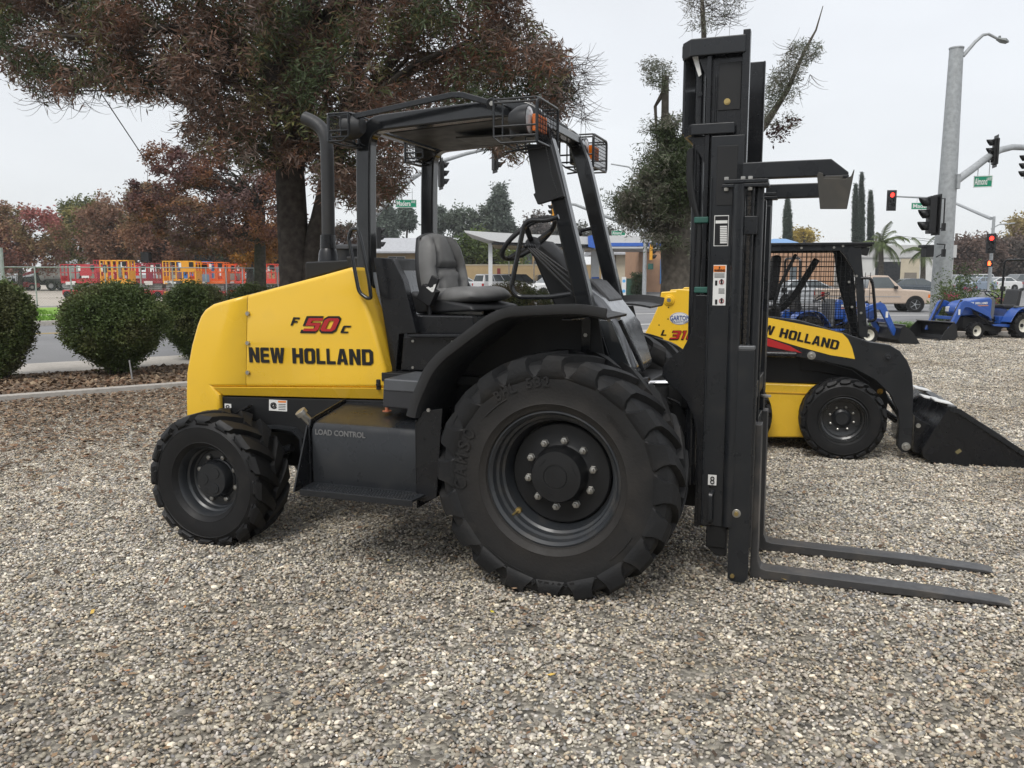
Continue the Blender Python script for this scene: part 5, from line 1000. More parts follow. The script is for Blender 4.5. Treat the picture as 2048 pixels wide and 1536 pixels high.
    m = MB(); m.box(body[-4][0]-.02, body[-4][0]+.06, -hw+.05, hw-.05, .36, .54); m.box(body[0][0]-.06, body[0][0]+.02, -hw+.05, hw-.05, .36, .54); m.build('bumper', M_chr if kind == 'pickup' else mt, T, 30, .03)
    m = MB(); m.box(body[-3][0]+.005, body[-3][0]+.03, -hw+.4, hw-.4, .55, .75); m.build('grille', M_mat, T, 0)
    if kind == 'pickup': m = MB(); m.box(-2.5, -.62, -hw+.12, hw-.12, 1.0, 1.09); m.build('truck_bed', M_mat, T, 0)
    return T
def at(u, D, z=-.136): q = W(u, 548, D); return Vector((q.x, q.y, z))
car('tan single cab pickup truck waiting at the junction, behind the planting', 'pickup', at(1752, 40.5), 8, (.50, .40, .32), 'pickup')
car('dark saloon car beyond the tan pickup', 'car', at(1838, 58), 10, (.06, .075, .09))
car('silver saloon car just left of the tan pickup tailgate, seen through mesh', 'car', at(1622, 46), 6, (.42, .44, .46))
car('silver saloon on the forecourt, left of the white estate', 'car', at(934, 84), 6, (.62, .64, .66))
car('white estate wagon with red tail lamps showing, between the seat and steering wheel', 'car', at(1002, 76), -32, (.68, .68, .68), 'suv')
car('black SUV right of the white estate wagon', 'car', at(1040, 82), -36, (.02, .022, .026), 'suv')
car('dark grey pickup parked right of the black SUV', 'pickup', at(1082, 86), -10, (.10, .10, .105), 'pickup')
car('white hatchback facing the camera behind the steering column', 'car', at(1108, 62), 150, (.72, .72, .71), 'suv')
car('silver pickup parked far right, left of the blue saloon', 'pickup', at(1912, 92), 170, (.40, .42, .43), 'pickup')
car('pale blue saloon parked left of the far signal post', 'car', at(1952, 86), 150, (.22, .28, .36))
car('white SUV roof showing behind the pale blue saloon', 'car', at(1950, 104), 160, (.7, .7, .7), 'suv')
car('white saloon parked right of the far signal post', 'car', at(1994, 88), 172, (.7, .7, .7))
car('grey SUV parked right of the white saloon at the far right', 'car', at(2034, 90), 168, (.18, .19, .2), 'suv')
# ================================================================ signals, posts, fences
M_galv = pbr('galvanised', (.36, .38, .39), .5, var=.2, scale=9, metal=.25, dirt=(.35, 26, .5), dirtcol=(.5, .52, .53))
M_sign = pbr('sign_green', (.0, .24, .13), .4, var=.04)
M_lred = pbr('signal_red', (.6, .01, .01), .3, emit=(1, .03, .02), es=4.)
M_lhand = pbr('hand_orange', (.8, .1, .02), .3, emit=(1, .12, .03), es=3.)
M_loff = pbr('signal_dark_lens', (.03, .03, .03), .2)
M_syel = pbr('signal_yellow', (.7, .33, .02), .45)
def sig_head(T, c, yaw, lit=None, s=1., plate=True, body=None, n=3):
    """three section signal head centred at c (local), facing direction yaw (world degrees, 0 = +x)"""
    d = Vector((math.cos(R(yaw)), math.sin(R(yaw)), 0)); sd_ = Vector((-d.y, d.x, 0)); M3 = Matrix((d, sd_, (0, 0, 1))).transposed(); c = Vector(c)
    m = MB(); m.obox(c, .20*s, .34*s, 1.07*s, M3); h = m.build('signal_head', body or M_mat, T, 30, .02)
    if plate: m = MB(); m.obox(c, .02*s, .60*s, 1.32*s, M3); m.build('backplate', M_mat if body is None else body, h, 30, .003)
    for k in range(n):
        z = c.z+(.345-.345*k)*s; p = Vector((c.x, c.y, z))+d*.10*s
        m = MB(); a0 = 0
        vs = [];  nn_ = 14
        for j in range(nn_+1):
            t = R(-35)+R(250)*j/nn_; rr = .155*s; q = p+sd_*math.cos(t)*rr+Vector((0, 0, math.sin(t)*rr)); vs += [q, q+d*(.10+.17*(math.sin(t)+.6)/1.6)*s]
        m.add(vs, [(2*j, 2*j+1, 2*j+3, 2*j+2) for j in range(nn_)]); v_ = m.build('visor', M_mat, h, 40); so_ = v_.modifiers.new('s', 'SOLIDIFY'); so_.thickness = .008
        m = MB(); m.lathe([(.0001, .03*s), (.1*s, .02*s), (.14*s, .0)], p, d, 18); m.build('lens', M_lred if lit == k else M_loff, h, 40)
    return h
def street_sign(T, c, right, text, sm, wd, ht):
    """right: reading direction"""
    right = Vector(right).normalized(); c = Vector(c); nr = right.cross(Vector((0, 0, 1))); M3 = Matrix((right, nr, (0, 0, 1))).transposed()
    m = MB(); m.obox(c, wd, .02, ht, M3); s_ = m.build('street_sign', M_sign, T, 0)
    m = MB()
    for dx, dz, a, b in ((0, ht/2-.012, wd, .018), (0, -ht/2+.012, wd, .018), (-wd/2+.01, 0, .018, ht), (wd/2-.01, 0, .018, ht)): m.obox(c+right*dx+Vector((0, 0, dz))+nr*.012, a, .003, b, M3)
    m.build('sign_border', M_wht, s_, 0)
    k = wd*(.66 if sm else .86); o = c-right*wd*.44-Vector((0, 0, ht*.30))+nr*.0125; t_ = txt(text, o, right, (0, 0, 1), k, ht*.62, M_wht, s_, fat=.02, depth=.003)
    if sm: txt(sm, c+right*wd*.24+Vector((0, 0, ht*.06))+nr*.0125, right, (0, 0, 1), wd*.2, ht*.3, M_wht, s_, fat=.02, depth=.003)
    m = MB()
    for dx in (-wd*.3, wd*.3): m.cyl(c+right*dx+Vector((0, 0, ht/2)), c+right*dx+Vector((0, 0, ht/2+.45)), .012, 6)
    m.build('sign_hanger', M_galv, s_)
# the big pole at the right
base = W(1884, 548, 25.5); base.z = -.1; P1 = thing('traffic_signal_pole', 'thick galvanised signal pole with street lamp arm, beside the tan pickup', 'signal pole', base)
def lp(T, u, v, D): return W(u, v, D)-T.location
top = lp(P1, 1918, 98, 25.5); m = MB(); m.tube([(0, 0, 0), (0, 0, 4.2), (0, 0, top.z)], [.29, .25, .19], 20); m.build('pole', M_galv, P1)
m = MB(); m.cyl((0, 0, top.z), (0, 0, top.z+.04), .205, 20); m.build('pole_cap', M_galv, P1, 30)
m = MB(); m.tube([lp(P1, 1926, 112, 25.5), lp(P1, 1950, 84, 25.5), lp(P1, 1966, 70, 25.5), lp(P1, 1977, 68, 25.5), lp(P1, 2000, 80, 25.5)], [.055, .05, .045, .04, .035], 10); m.build('lamp_arm', M_galv, P1)
c = lp(P1, 2003, 82, 25.5); m = MB(); m.sweep([(-.15, -.02), (.15, -.02), (.13, .05), (0, .08), (-.13, .05)], [c+Vector((-.12, 0, .05)), c+Vector((.05, 0, 0)), c+Vector((.17, 0, -.05))], side=(0, 1, 0), scale=[.5, 1, .6]); m.cyl(c+Vector((-.06, 0, .06)), c+Vector((-.06, 0, .14)), .035, 10); m.build('lamp_head', pbr('lamp_grey', (.22, .24, .24), .5), P1, 30)
arm_p = [lp(P1, 1912, 362, 25.5), lp(P1, 1945, 338, 26), lp(P1, 1975, 315, 26.3), lp(P1, 2000, 300, 26.8), lp(P1, 2025, 294, 27.3), lp(P1, 2070, 296, 28.5), lp(P1, 2200, 306, 31)]
m = MB(); m.tube(arm_p, [.115, .11, .105, .1, .095, .09, .07], 14); m.build('mast_arm', M_galv, P1); m = MB(); a = lp(P1, 1911, 364, 25.4); m.obox(a, .10, .4, .42); m.build('arm_flange', M_galv, P1, 30, .01)
sig_head(P1, lp(P1, 1991, 303, 26.3), 166, s=.72, plate=True); sig_head(P1, lp(P1, 2056, 333, 28), 166, s=.72)
street_sign(P1, lp(P1, 1966, 363, 26), (.93, -.36, 0), 'Almond', 'AVE', .50, .34)
c = lp(P1, 1863, 430, 24.6); sig_head(P1, c, 172, s=.98, plate=False)
m = MB(); m.obox(c+Vector((.13, -.02, 0)), .04, .46, 1.14); m.build('backplate', M_mat, P1, 30, .01)
def brk(zt, zb):
    m = MB(); a = lp(P1, 1874, zt, 24.7); b = lp(P1, 1890, zt+1, 24.9); e = lp(P1, 1887, zb-8, 24.9); f = lp(P1, 1873, zb, 24.7); m.tube([a, b, e], .02, 8); m.tube([e, f], .02, 8); m.obox(e, .09, .09, .22); m.build('signal_bracket', M_mat, P1, 30)
brk(396, 462); brk(488, 514)
c = lp(P1, 1855, 502, 24.6); m = MB(); m.obox(c, .22, .34, .34); h_ = m.build('pedestrian_signal', M_mat, P1, 30, .02); m = MB(); m.box(c.x-.2, c.x-.1, c.y-.17, c.y+.17, c.z+.1, c.z+.17); m.build('hood', M_mat, h_, 30, .01)
# far signal on a slim arm
def small_pole(name, label, u, D, vtop, r=.09):
    b = W(u, 548, D); b.z = -.1; T = thing(name, label, 'signal pole', b); t = lp(T, u, vtop, D); m = MB(); m.tube([(0, 0, 0), (0, 0, t.z)], [r, r*.75], 12); m.build('pole', M_galv, T); return T
P2 = small_pole('traffic_signal_pole', 'slim signal post with red light and orange hand, left of the blue tractor seat', 1980, 56, 433, .12)
m = MB(); m.tube([lp(P2, 1982, 437, 56), lp(P2, 1960, 428, 58), lp(P2, 1912, 407, 62), lp(P2, 1860, 396, 66), lp(P2, 1792, 393, 68)], [.11, .1, .09, .08, .06], 10); m.build('mast_arm', M_galv, P2)
m = MB(); m.tube([lp(P2, 1982, 458, 56), lp(P2, 1998, 449, 56), lp(P2, 2030, 446, 56)], .04, 8); m.build('lamp_arm', M_galv, P2)
sig_head(P2, lp(P2, 1982, 487, 55.2), 250, lit=0, s=.95, plate=True)
c = lp(P2, 1977, 527, 55.4); m = MB(); m.obox(c, .48, .3, .42); h_ = m.build('pedestrian_signal', M_mat, P2, 30, .03); m = MB(); q = c+Vector((-.03, -.17, 0)); m.box(q.x-.10, q.x+.06, q.y-.01, q.y+.01, q.z-.13, q.z+.05)
for k in range(4): m.box(q.x-.10+k*.042, q.x-.10+k*.042+.03, q.y-.01, q.y+.01, q.z+.05, q.z+.13+(.03 if k in (1, 2) else 0))
m.box(q.x+.05, q.x+.10, q.y-.01, q.y+.01, q.z-.06, q.z+.02); m.build('hand_symbol', M_lhand, h_, 0)
sig_head(P2, lp(P2, 1783, 401, 67.5), 262, lit=0, s=1.2, plate=True)
street_sign(P2, lp(P2, 1850, 412, 66.2), (1, -.1, 0), 'Madera', 'AVE', 2., .5)
# arm seen through the cab: Madera
P3 = small_pole('traffic_signal_pole', 'signal pole behind the cab whose arm carries the larger green street name', 742, 36, 440, .13)
m = MB(); m.tube([lp(P3, 744, 436, 36), lp(P3, 782, 396, 36.2), lp(P3, 820, 360, 36.5), lp(P3, 850, 340, 37), lp(P3, 885, 322, 37.5), lp(P3, 930, 308, 38), lp(P3, 978, 297, 38.6)], [.12, .11, .10, .095, .09, .08, .06], 12); m.build('mast_arm', M_galv, P3)
sig_head(P3, lp(P3, 990, 314, 38.4), 20, s=1.05); sig_head(P3, lp(P3, 882, 348, 37.3), 20, s=1.0); sig_head(P3, lp(P3, 757, 476, 35.5), 20, s=.82, plate=False)
street_sign(P3, lp(P3, 812, 407, 36), (.98, .2, 0), 'Madera', 'AVE', .88, .33)
P4 = small_pole('traffic_signal_pole', 'grey signal pole in front of the orange tan shop, left of the pruned tree', 1289, 66, 455, .17)
m = MB(); m.tube([lp(P4, 1289, 470, 66), lp(P4, 1270, 456, 66), lp(P4, 1215, 434, 66), lp(P4, 1150, 409, 66), lp(P4, 1105, 405, 66)], [.16, .15, .13, .11, .08], 10); m.build('mast_arm', M_galv, P4)
m = MB(); m.tube([lp(P4, 1289, 380, 66), lp(P4, 1275, 350, 66), lp(P4, 1258, 334, 66), lp(P4, 1222, 328, 66)], [.09, .07, .06, .05], 8); m.tube([lp(P4, 1289, 380, 66), lp(P4, 1289, 470, 66)], .13, 10); m.build('lamp_arm', M_galv, P4)
sig_head(P4, lp(P4, 1303, 504, 65.5), 340, s=1.15, plate=False, body=M_syel); sig_head(P4, lp(P4, 1106, 425, 65.6), 200, s=1.1, body=M_syel)
street_sign(P4, lp(P4, 1237, 466, 65.7), (1, 0, 0), 'Almond', 'AVE', 1.05, .36)
c = lp(P4, 1301, 533, 65.7); m = MB(); m.obox(c, .4, .3, .45); m.build('pedestrian_signal', M_grn, P4, 30, .03)
# yellow bollard post by the pickup
q = at(1871, 30); m = MB(); m.cyl(q, q+Vector((0, 0, 1.15)), .06, 12); m.build('post_body', M_mat).name = 'marker_post'; o = bpy.data.objects['marker_post']; tag(o, 'black and yellow marker post beside the thick signal pole', 'post')
m = MB(); m.cyl(q+Vector((0, 0, .75)), q+Vector((0, 0, 1.12)), .064, 12); m.build('yellow_band', M_syel, o)
q = Vector(S(7.0, 12.9)); g_ = G(265, 762); m = MB(); m.tube([Vector((g_.x, g_.y, .0)), Vector((g_.x-.03, g_.y, .32))], .012, 8); tag(m.build('irrigation_riser', pbr('grey_pipe', (.3, .3, .3), .5)), 'short grey pipe standing beside the round hedge bush', 'pipe')
# guy wire at upper left
m = MB(); m.tube([W(203, 188, 15), W(292, 322, 17)], .010, 6); a_ = W(203, 188, 15); b_ = W(292, 322, 17); tag(m.build('cable', M_mat), 'thin dark cable slanting down from the big tree crown at left', 'cable')
# chain link fence along the yard
fo = 46.8
FN = thing('chain_link_fence', 'long chain link fence with grey posts in front of the machine yard', 'fence')
def FP(u, o=fo):   # point of the fence line seen at column u
    k = (u-1024)/(FPX/CP); # x = k*y
    # x = .8t-.6o ; y=.6t+.8o
    t = (-.6*o-k*.8*o)/(k*.6-.8); return S(t, o)
xs_ = [5, 70, 141, 210, 281, 345, 412, 452, 485, 555]; hgt = 1.95
pts_ = [FP(u) for u in [-60]+xs_+[640, 700]]
m = MB(); m.tube([p+Vector((0, 0, hgt)) for p in pts_], .03, 6); m.tube([p+Vector((0, 0, .06)) for p in pts_], .02, 6); m.build('rail', M_galv, FN)
for i, p in enumerate(pts_): m = MB(); m.cyl(p, p+Vector((0, 0, hgt+(.9 if i == 1 else .05))), .035 if i != 1 else .09, 8); m.build('post', M_galv, FN)
m = MB(); A_ = pts_[0]; B_ = pts_[-1]; Ln = (B_-A_).length; dv = (B_-A_).normalized(); sp = .12; k = -hgt
while k < Ln:
    a = max(0, k); b = min(Ln, k+hgt)
    for s_ in (1, -1):
        z0, z1 = (a-k, b-k) if s_ > 0 else (hgt-(a-k), hgt-(b-k)); p = A_+dv*a+Vector((0, 0, z0)); q = A_+dv*b+Vector((0, 0, z1)); e = Vector((0, 0, .0025)); m.add([p-e, q-e, q+e, p+e], [(0, 1, 2, 3)])
    k += sp
m.build('wire_mesh', M_galv, FN, 0, fix=False)
# ================================================================ the machine yard beyond the fence
def P_(c): return paint('lift_%d_%d_%d' % tuple(int(x*100) for x in c), c)
RED, ORA, YEL, DRD, BLU = (.45, .02, .035), (.78, .15, .02), (.82, .40, .02), (.30, .03, .05), (.05, .2, .5)
def lift(u, D, col, label, h=1.25, L_=2.3, Wd=1.0, yaw=0, panel=None, text=None, raise_=0., base=RED):
    q = at(u, D, .004); T = thing('scissor_lift', label, 'lift', q, R(yaw), 'scissor lifts crowded behind the yard fence'); mt = P_(col)
    m = MB(); m.box(-L_/2, L_/2, -Wd/2, Wd/2, .22, .55); m.build('base', P_(base), T, 30, .03)
    m = MB()
    for k in range(3):
        z = .58+k*.13
        for y in (-Wd/2+.1, Wd/2-.1): m.bar([(-L_/2+.1, y, z), (L_/2-.1, y, z+.10)], .05, .06); m.bar([(-L_/2+.1, y+.04, z+.10), (L_/2-.1, y+.04, z)], .05, .06)
    m.build('scissor_stack', pbr('stack_grey', (.25, .26, .26), .5, var=.2), T, 0)
    zf = 1.0+raise_; m = MB(); m.box(-L_/2-.02, L_/2+.02, -Wd/2-.02, Wd/2+.02, zf, zf+.16); m.build('platform', mt, T, 30, .01)
    m = MB(); zt = zf+h
    for y in (-Wd/2, Wd/2):
        for z in (zt, zf+.16+(h-.16)*.5): m.bar([(-L_/2, y, z), (L_/2, y, z)], .05, .05)
        for k in range(6): x = -L_/2+L_*k/5; m.box(x-.025, x+.025, y-.025, y+.025, zf+.16, zt)
    for x in (-L_/2, L_/2):
        for z in (zt, zf+.16+(h-.16)*.5): m.bar([(x, -Wd/2, z), (x, Wd/2, z)], .05, .05, (1, 0, 0))
        m.box(x-.025, x+.025, -.025, .025, zf+.16, zt)
    m.build('guard_rail', mt, T, 0)
    for x in (-L_/2+.35, L_/2-.35):
        for y in (-Wd/2-.02, Wd/2+.02): m = MB(); m.cyl((x, y-.08, .24), (x, y+.08, .24), .24, 18); m.build('wheel', M_rub, T, 40)
    if panel:
        for (xa, xb, za, zb_, c) in panel: m = MB(); m.box(xa, xb, -Wd/2-.045, -Wd/2-.028, zf+za, zf+zb_); m.build('panel', P_(c), T, 0)
    m = MB(); m.box(L_/2+.026, L_/2+.04, -Wd/2, Wd/2, zf+.1, zf+.16+(h-.16)*.5); m.box(-L_/2-.04, -L_/2-.026, -Wd/2, Wd/2, zf+.1, zf+.5); m.box(-L_/2+.1, L_/2-.1, Wd/2-.04, Wd/2-.028, zf+.1, zf+.3); m.build('infill_panel', mt, T, 0)
    m = MB(); k_ = (u*7) % 5*.22-.5; m.box(k_, k_+.28, -Wd/2-.06, -Wd/2-.05, zf+.02, zf+.14); m.box(k_+.5, k_+.66, -Wd/2-.06, -Wd/2-.05, zt-.42, zt-.1); m.build('placard', M_wht, T, 0)
    if text: txt(text[0], (text[1], -Wd/2-.05, zf+.02), (1, 0, 0), (0, 0, 1), text[2], .18, text[3], T, fat=.03)
    m = MB(); m.box(L_/2-.35, L_/2-.1, -Wd/2-.12, -Wd/2-.03, zt-.35, zt-.05); m.build('control_box', M_mat, T, 30, .02); return T
WL = (.7, .7, .68)
lift(165, 58, RED, 'dark red scissor lift, leftmost of the lifts', panel=[(.1, .9, .5, 1.2, RED), (.2, .7, .35, .5, WL), (-.9, -.3, -.1, .1, WL)], L_=2.4)
lift(203, 61, RED, 'dark red scissor lift between the leftmost and the small orange one', panel=[(-.2, .8, .4, 1.2, RED)], h=1.2)
lift(236, 54, YEL, 'small yellow orange cage standing in front of the red lifts', h=1.45, L_=1.75, Wd=.9, panel=[(-.7, -.45, .7, 1.2, (.03, .03, .03)), (.25, .45, .4, 1.2, (.15, .17, .15))], base=WL)
lift(268, 62, RED, 'red scissor lift with bright red panel behind the yellow cage', panel=[(-.3, .6, .5, 1.2, (.6, .02, .03)), (-.6, -.2, .0, .2, WL)])
lift(296, 57, DRD, 'maroon scissor lift left of the yellow black lettered one', panel=[(.0, .5, -.1, .15, WL)], h=1.3)
lift(330, 63, (.35, .12, .08), 'brownish scissor lift between the maroon and the yellow lettered one', h=1.2)
lift(365, 53.5, YEL, 'bright yellow scissor lift with white three letter name', h=1.4, L_=2.0, panel=[(.1, .95, .75, 1.38, (.75, .33, .01)), (-.75, .15, .0, .2, (.05, .05, .05))], text=('JCB', -.98, .55, M_wht), base=YEL)
lift(392, 66, BLU, 'blue railed lift behind the yellow and orange ones', raise_=.3, base=BLU)
lift(418, 55, ORA, 'orange scissor lift with hazard stripes right of the yellow lettered one', panel=[(-.9, .3, .75, 1.25, (.6, .1, .02)), (-.6, .1, .95, 1.2, WL), (-.4, .2, .1, .6, (.2, .3, .45))], h=1.35, base=RED)
lift(447, 60, (.7, .06, .03), 'red orange scissor lift with white post, mid right of the row', panel=[(-.1, .15, .1, 1.2, WL)])
lift(473, 56.5, ORA, 'orange lift with pale round panels near the right end', panel=[(-.5, .4, .2, .65, (.3, .3, .26))], base=ORA)
lift(498, 62, ORA, 'orange lift behind the rightmost pair')
lift(515, 56, (.72, .05, .03), 'bright red orange scissor lift, second from the right end', panel=[(-.2, .1, .1, 1.0, (.3, .5, .48)), (.2, .55, -.15, .1, (.5, .5, .48))], L_=2.6)
lift(540, 59, (.65, .07, .03), 'red orange scissor lift at the right end beside the tree trunk', panel=[(.5, .9, .6, 1.15, (.2, .21, .22))])
lift(222, 72, RED, 'red lift at the back of the left group, topped by pale rails', raise_=.5)
lift(345, 74, (.35, .1, .07), 'rust brown lift at the back of the middle group', raise_=.55)
# light towers (ribbed black boxes on top)
for u, D, lab in ((295, 70, 'black ribbed lighting box raised above the red lifts'), (358, 72, 'black fan box raised above the yellow lift, left of its twin'), (402, 72, 'black fan box raised above the blue railed lift')):
    q = at(u, D, .004); T = thing('light_tower', lab, 'light tower', q); z0 = 2.6; m = MB(); m.cyl((0, 0, 0), (0, 0, z0), .08, 8); m.box(-.6, .6, -.4, .4, .2, .9); m.build('mast', M_mat, T, 30)
    m = MB(); m.box(-.35, .3, -.3, .3, z0, z0+.75)
    for k in range(7): m.box(-.35+k*.1, -.31+k*.1, -.33, -.3, z0+.03, z0+.72)
    if u != 295: m.cyl((.1, -.32, z0+.38), (.1, -.42, z0+.38), .26, 18)
    m.box(-.38, .05, -.33, .33, z0+.75, z0+.79); m.build('lamp_box', M_mat, T, 30)
# white water tank trailer
q = at(118, 84, .004); T = thing('water_tank_trailer', 'white tank trailer with twin wheels at the left of the yard', 'trailer', q)
m = MB(); m.lathe([(.0001, -1.75), (.45, -1.72), (.72, -1.6), (.78, -1.4), (.78, 1.5), (.7, 1.65), (.0001, 1.75)], (0, 0, 1.62), (1, 0, 0), 24); m.build('tank', pbr('tank_white', (.66, .67, .66), .35, dirt=(.2, 2, .5)), T)
m = MB(); m.box(-1.7, 2.2, -.8, .8, .72, .9); m.prism([(-1.1, .9), (-.9, 1.08), (1.5, 1.08), (1.7, .9), (1.6, .9), (1.4, 1.02), (-.8, 1.02), (-1.0, .9)], -1.05, -.75, 'y'); m.build('frame', M_mat, T, 30, .01)
for x in (-.35, .95):
    for y in (-.85, .85): m = MB(); m.lathe([(.24, -.1), (.3, -.12), (.47, -.1), (.48, .1), (.24, .1)], (x, y, .48), (0, 1, 0), 24); w_ = m.build('tyre', M_rub, T); m = MB(); m.lathe([(.0001, -.06), (.15, -.06), (.24, -.10), (.25, -.06)], (x, y, .48), (0, 1, 0), 18); m.build('rim', pbr('light_rim', (.5, .5, .5), .4), T)
# telehandler and small mowers
q = at(90, 88, .004); T = thing('telehandler', 'red and grey loader machine left of the white tank trailer', 'loader', q)
m = MB(); m.prism([(-1.9, .5), (-2.0, 1.3), (-.8, 1.4), (-.6, 2.3), (.2, 2.35), (.5, 1.3), (1.6, 1.1), (1.7, .5)], -.8, .8, 'y'); m.build('body', M_gry, T, 30, .05); m = MB(); m.bar([(-1.9, -.9, 1.5), (.9, -.9, 2.2), (1.6, -.9, .9)], .25, .25); m.build('boom', P_(RED), T, 30)
for x in (-1.2, 1.1): m = MB(); m.cyl((x, -1.1, .5), (x, -.7, .5), .5, 20); m.build('wheel', M_rub, T, 40)
for k, (u, D, lab) in enumerate(((18, 84, 'small red ride-on mower at the far left edge of the yard'), (36, 86, 'small red ride-on mower, second from the left edge'), (58, 85, 'small red ride-on mower nearest the grey loader machine'))):
    q = at(u, D, .004); T = thing('ride_on_mower', lab, 'mower', q, R(180), 'red mowers parked in the yard'); m = MB(); m.prism([(-.8, .3), (-.8, .7), (-.3, .75), (0, .6), (.2, .85), (.9, .8), (1.0, .35)], -.4, .4, 'y'); m.build('body', P_((.4, .02, .03)), T, 30, .05)
    m = MB(); m.prism([(-.5, .75), (-.45, 1.2), (-.35, 1.2), (-.25, .9), (.05, .85), (.05, .78)], -.2, .2, 'y'); m.build('seat', M_mat, T, 30, .03); m = MB(); m.tube([(-.5, -.35, .7), (-.5, -.35, 1.75), (-.5, .35, 1.75), (-.5, .35, .7)], .03, 6); m.build('roll_bar', M_mat, T)
    for x, r_ in ((-.5, .32), (.7, .24)):
        for y in (-.42, .42): m = MB(); m.cyl((x, y-.08, r_), (x, y+.08, r_), r_, 16); w_ = m.build('tyre', M_rub, T, 40); m = MB(); m.cyl((x, y-.09, r_), (x, y+.09, r_), r_*.5, 12); m.build('rim', M_wrim, T, 40)
q = at(150, 96, .004); T = thing('tractor_with_fork', 'dark machine with raised black fittings behind the white tank trailer', 'machine', q); m = MB(); m.box(-2, 1.2, -.8, .8, .5, 2.1); m.build('body', M_gry, T, 30, .1); m = MB()
for k in range(9): m.bar([(-2+k*.4, -.9, 2.0), (-1.8+k*.42, -.9, 3.0+.3*math.sin(k*2))], .1, .1)
m.bar([(-2.2, -.9, 2.4), (1.6, -.9, 2.7)], .15, .15); m.build('fittings', M_mat, T, 30)
# dark pole by the tree trunk, and house beyond
q = at(527, 48, 0); m = MB(); m.cyl(q, q+Vector((0, 0, 3.4)), .06, 8); tag(m.build('utility_post', pbr('brown_post', (.05, .04, .035), .7)), 'slim dark post before the red lifts, left of the tree trunk', 'post')
# ================================================================ buildings
def wallmat(name, c, sc=1.5): return pbr(name, c, .85, var=.08, scale=sc, bump=.1, bscale=20, spec=.2)
M_tan = wallmat('tan_stucco', (.42, .31, .17)); M_roofg = pbr('grey_shingle', (.40, .41, .43), .85, var=.14, scale=4, bump=.3, bscale=14); M_cream = wallmat('cream_stucco', (.52, .46, .35)); M_white = wallmat('white_siding', (.60, .60, .58)); M_peach = wallmat('peach_stucco', (.46, .28, .18)); M_trim = pbr('brown_trim', (.10, .065, .045), .7); M_wing = pbr('window_glass', (.10, .12, .13), .12, var=.2, coat=.3)
M_pank = pbr('canopy_white', (.62, .63, .63), .5, var=.05)
def window(T, x, z, w_, h, y, frame=M_wht):
    m = MB(); m.box(x-w_/2-.07, x+w_/2+.07, y-.06, y+.0, z-h/2-.07, z+h/2+.07); f = m.build('window', frame, T, 0); m = MB(); m.box(x-w_/2, x-.03, y-.075, y-.05, z-h/2, z+h/2); m.box(x+.03, x+w_/2, y-.075, y-.05, z-h/2, z+h/2); m.build('pane', M_wing, f, 0); return f
def block(name, label, u0, u1, D, ztop, dep, mat, yaw=0, z0=-.14, cat='building'):
    """a rectangular block whose front runs from column u0 to u1 at distance D"""
    a = at(u0, D, z0); b = at(u1, D, z0); T = thing(name, label, cat, a, R(yaw)); L_ = (b-a).length; m = MB(); m.box(0, L_, 0, dep, 0, ztop-z0); m.build('wall', mat, T, 0); return T, L_, ztop-z0
def hz(v, D): return CAM_H+(548-v)*D*CP/FPX
# apartments with grey roofs
T, L_, H_ = block('apartment_block', 'tan two storey apartments with grey roof, seen behind the seat back', 700, 945, 106, hz(503, 106), 9, M_tan)
m = MB(); m.prism([(-1.2, H_-.25), (-1.2, H_-.05), (4.5, hz(474, 106)+.14), (10.5, H_-.05), (10.5, H_-.25)], -.8, L_+.8, 'x'); m.build('roof', M_roofg, T, 0)
for x, w_ in ((2.0, 1.6), (5.8, 2.0), (9.2, 1.5), (13.4, 1.8)): window(T, x, H_-1.3, w_, 1.2, 0); window(T, x, H_-3.6, w_, 1.2, 0)
m = MB(); m.box(6.5, 12.2, -1.2, -.1, H_-3.1, H_-2.1); m.build('balcony', pbr('brown_boards', (.16, .10, .07), .8), T, 0)
T, L_, H_ = block('apartment_block', 'tan apartments with timber trim behind the petrol canopy', 1196, 1330, 104, hz(506, 104), 9, M_cream)
m = MB(); m.prism([(-1.2, H_-.25), (-1.2, H_-.05), (4.5, hz(484, 104)), (10.5, H_-.05), (10.5, H_-.25)], -.8, L_+.8, 'x'); m.build('roof', M_roofg, T, 0)
for k, x in enumerate((.6, 2.1, 3.4, 5.0, 6.4)): m = MB(); m.box(x-.06, x+.06, -.03, 0, H_-2.3, H_-.3); m.build('timber_trim', M_trim, T, 0)
for x in (1.4, 5.7): window(T, x, H_-1.4, .8, 1.4, 0, M_trim)
T, L_, H_ = block('apartment_block', 'pale tan apartment end wall with windows left of the canopy supports', 1040, 1078, 98, hz(498, 98), 8, M_tan); window(T, .9, H_-1.3, .9, 1.5, 0, M_trim); window(T, 1.9, H_-1.3, .4, 1.5, 0, M_trim); m = MB(); m.prism([(-.5, H_-.1), (1.1, H_+.8), (2.8, H_-.1)], -.5, 8.2, 'y'); m.build('roof', M_roofg, T, 0)
T, L_, H_ = block('boundary_wall', 'long tan wall behind the parked cars', 878, 1215, 90, hz(531, 90), .3, M_tan, cat='wall'); m = MB(); m.box(-.05, L_+.05, -.05, .35, H_, H_+.1); m.build('coping', M_cream, T, 0); m = MB(); a = at(998, 90); m.box(a.x-at(878, 90).x-.2, a.x-at(878, 90).x+.15, -.03, 0, H_-.9, H_-.3); m.build('notice', pbr('dark_red_notice', (.2, .03, .03), .6), T, 0)
T, L_, H_ = block('shop', 'peach tan shop block left of the pruned tree trunk', 1277, 1400, 84, hz(497, 84), 10, M_peach)
m = MB(); m.box(-.1, L_+.1, -.1, .1, H_-.25, H_+.05); m.build('parapet', M_cream, T, 0); m = MB(); m.box(.5, .75, -.12, 0, H_-1.9, H_-1.6); m.build('wall_lamp', M_wht, T, 0)
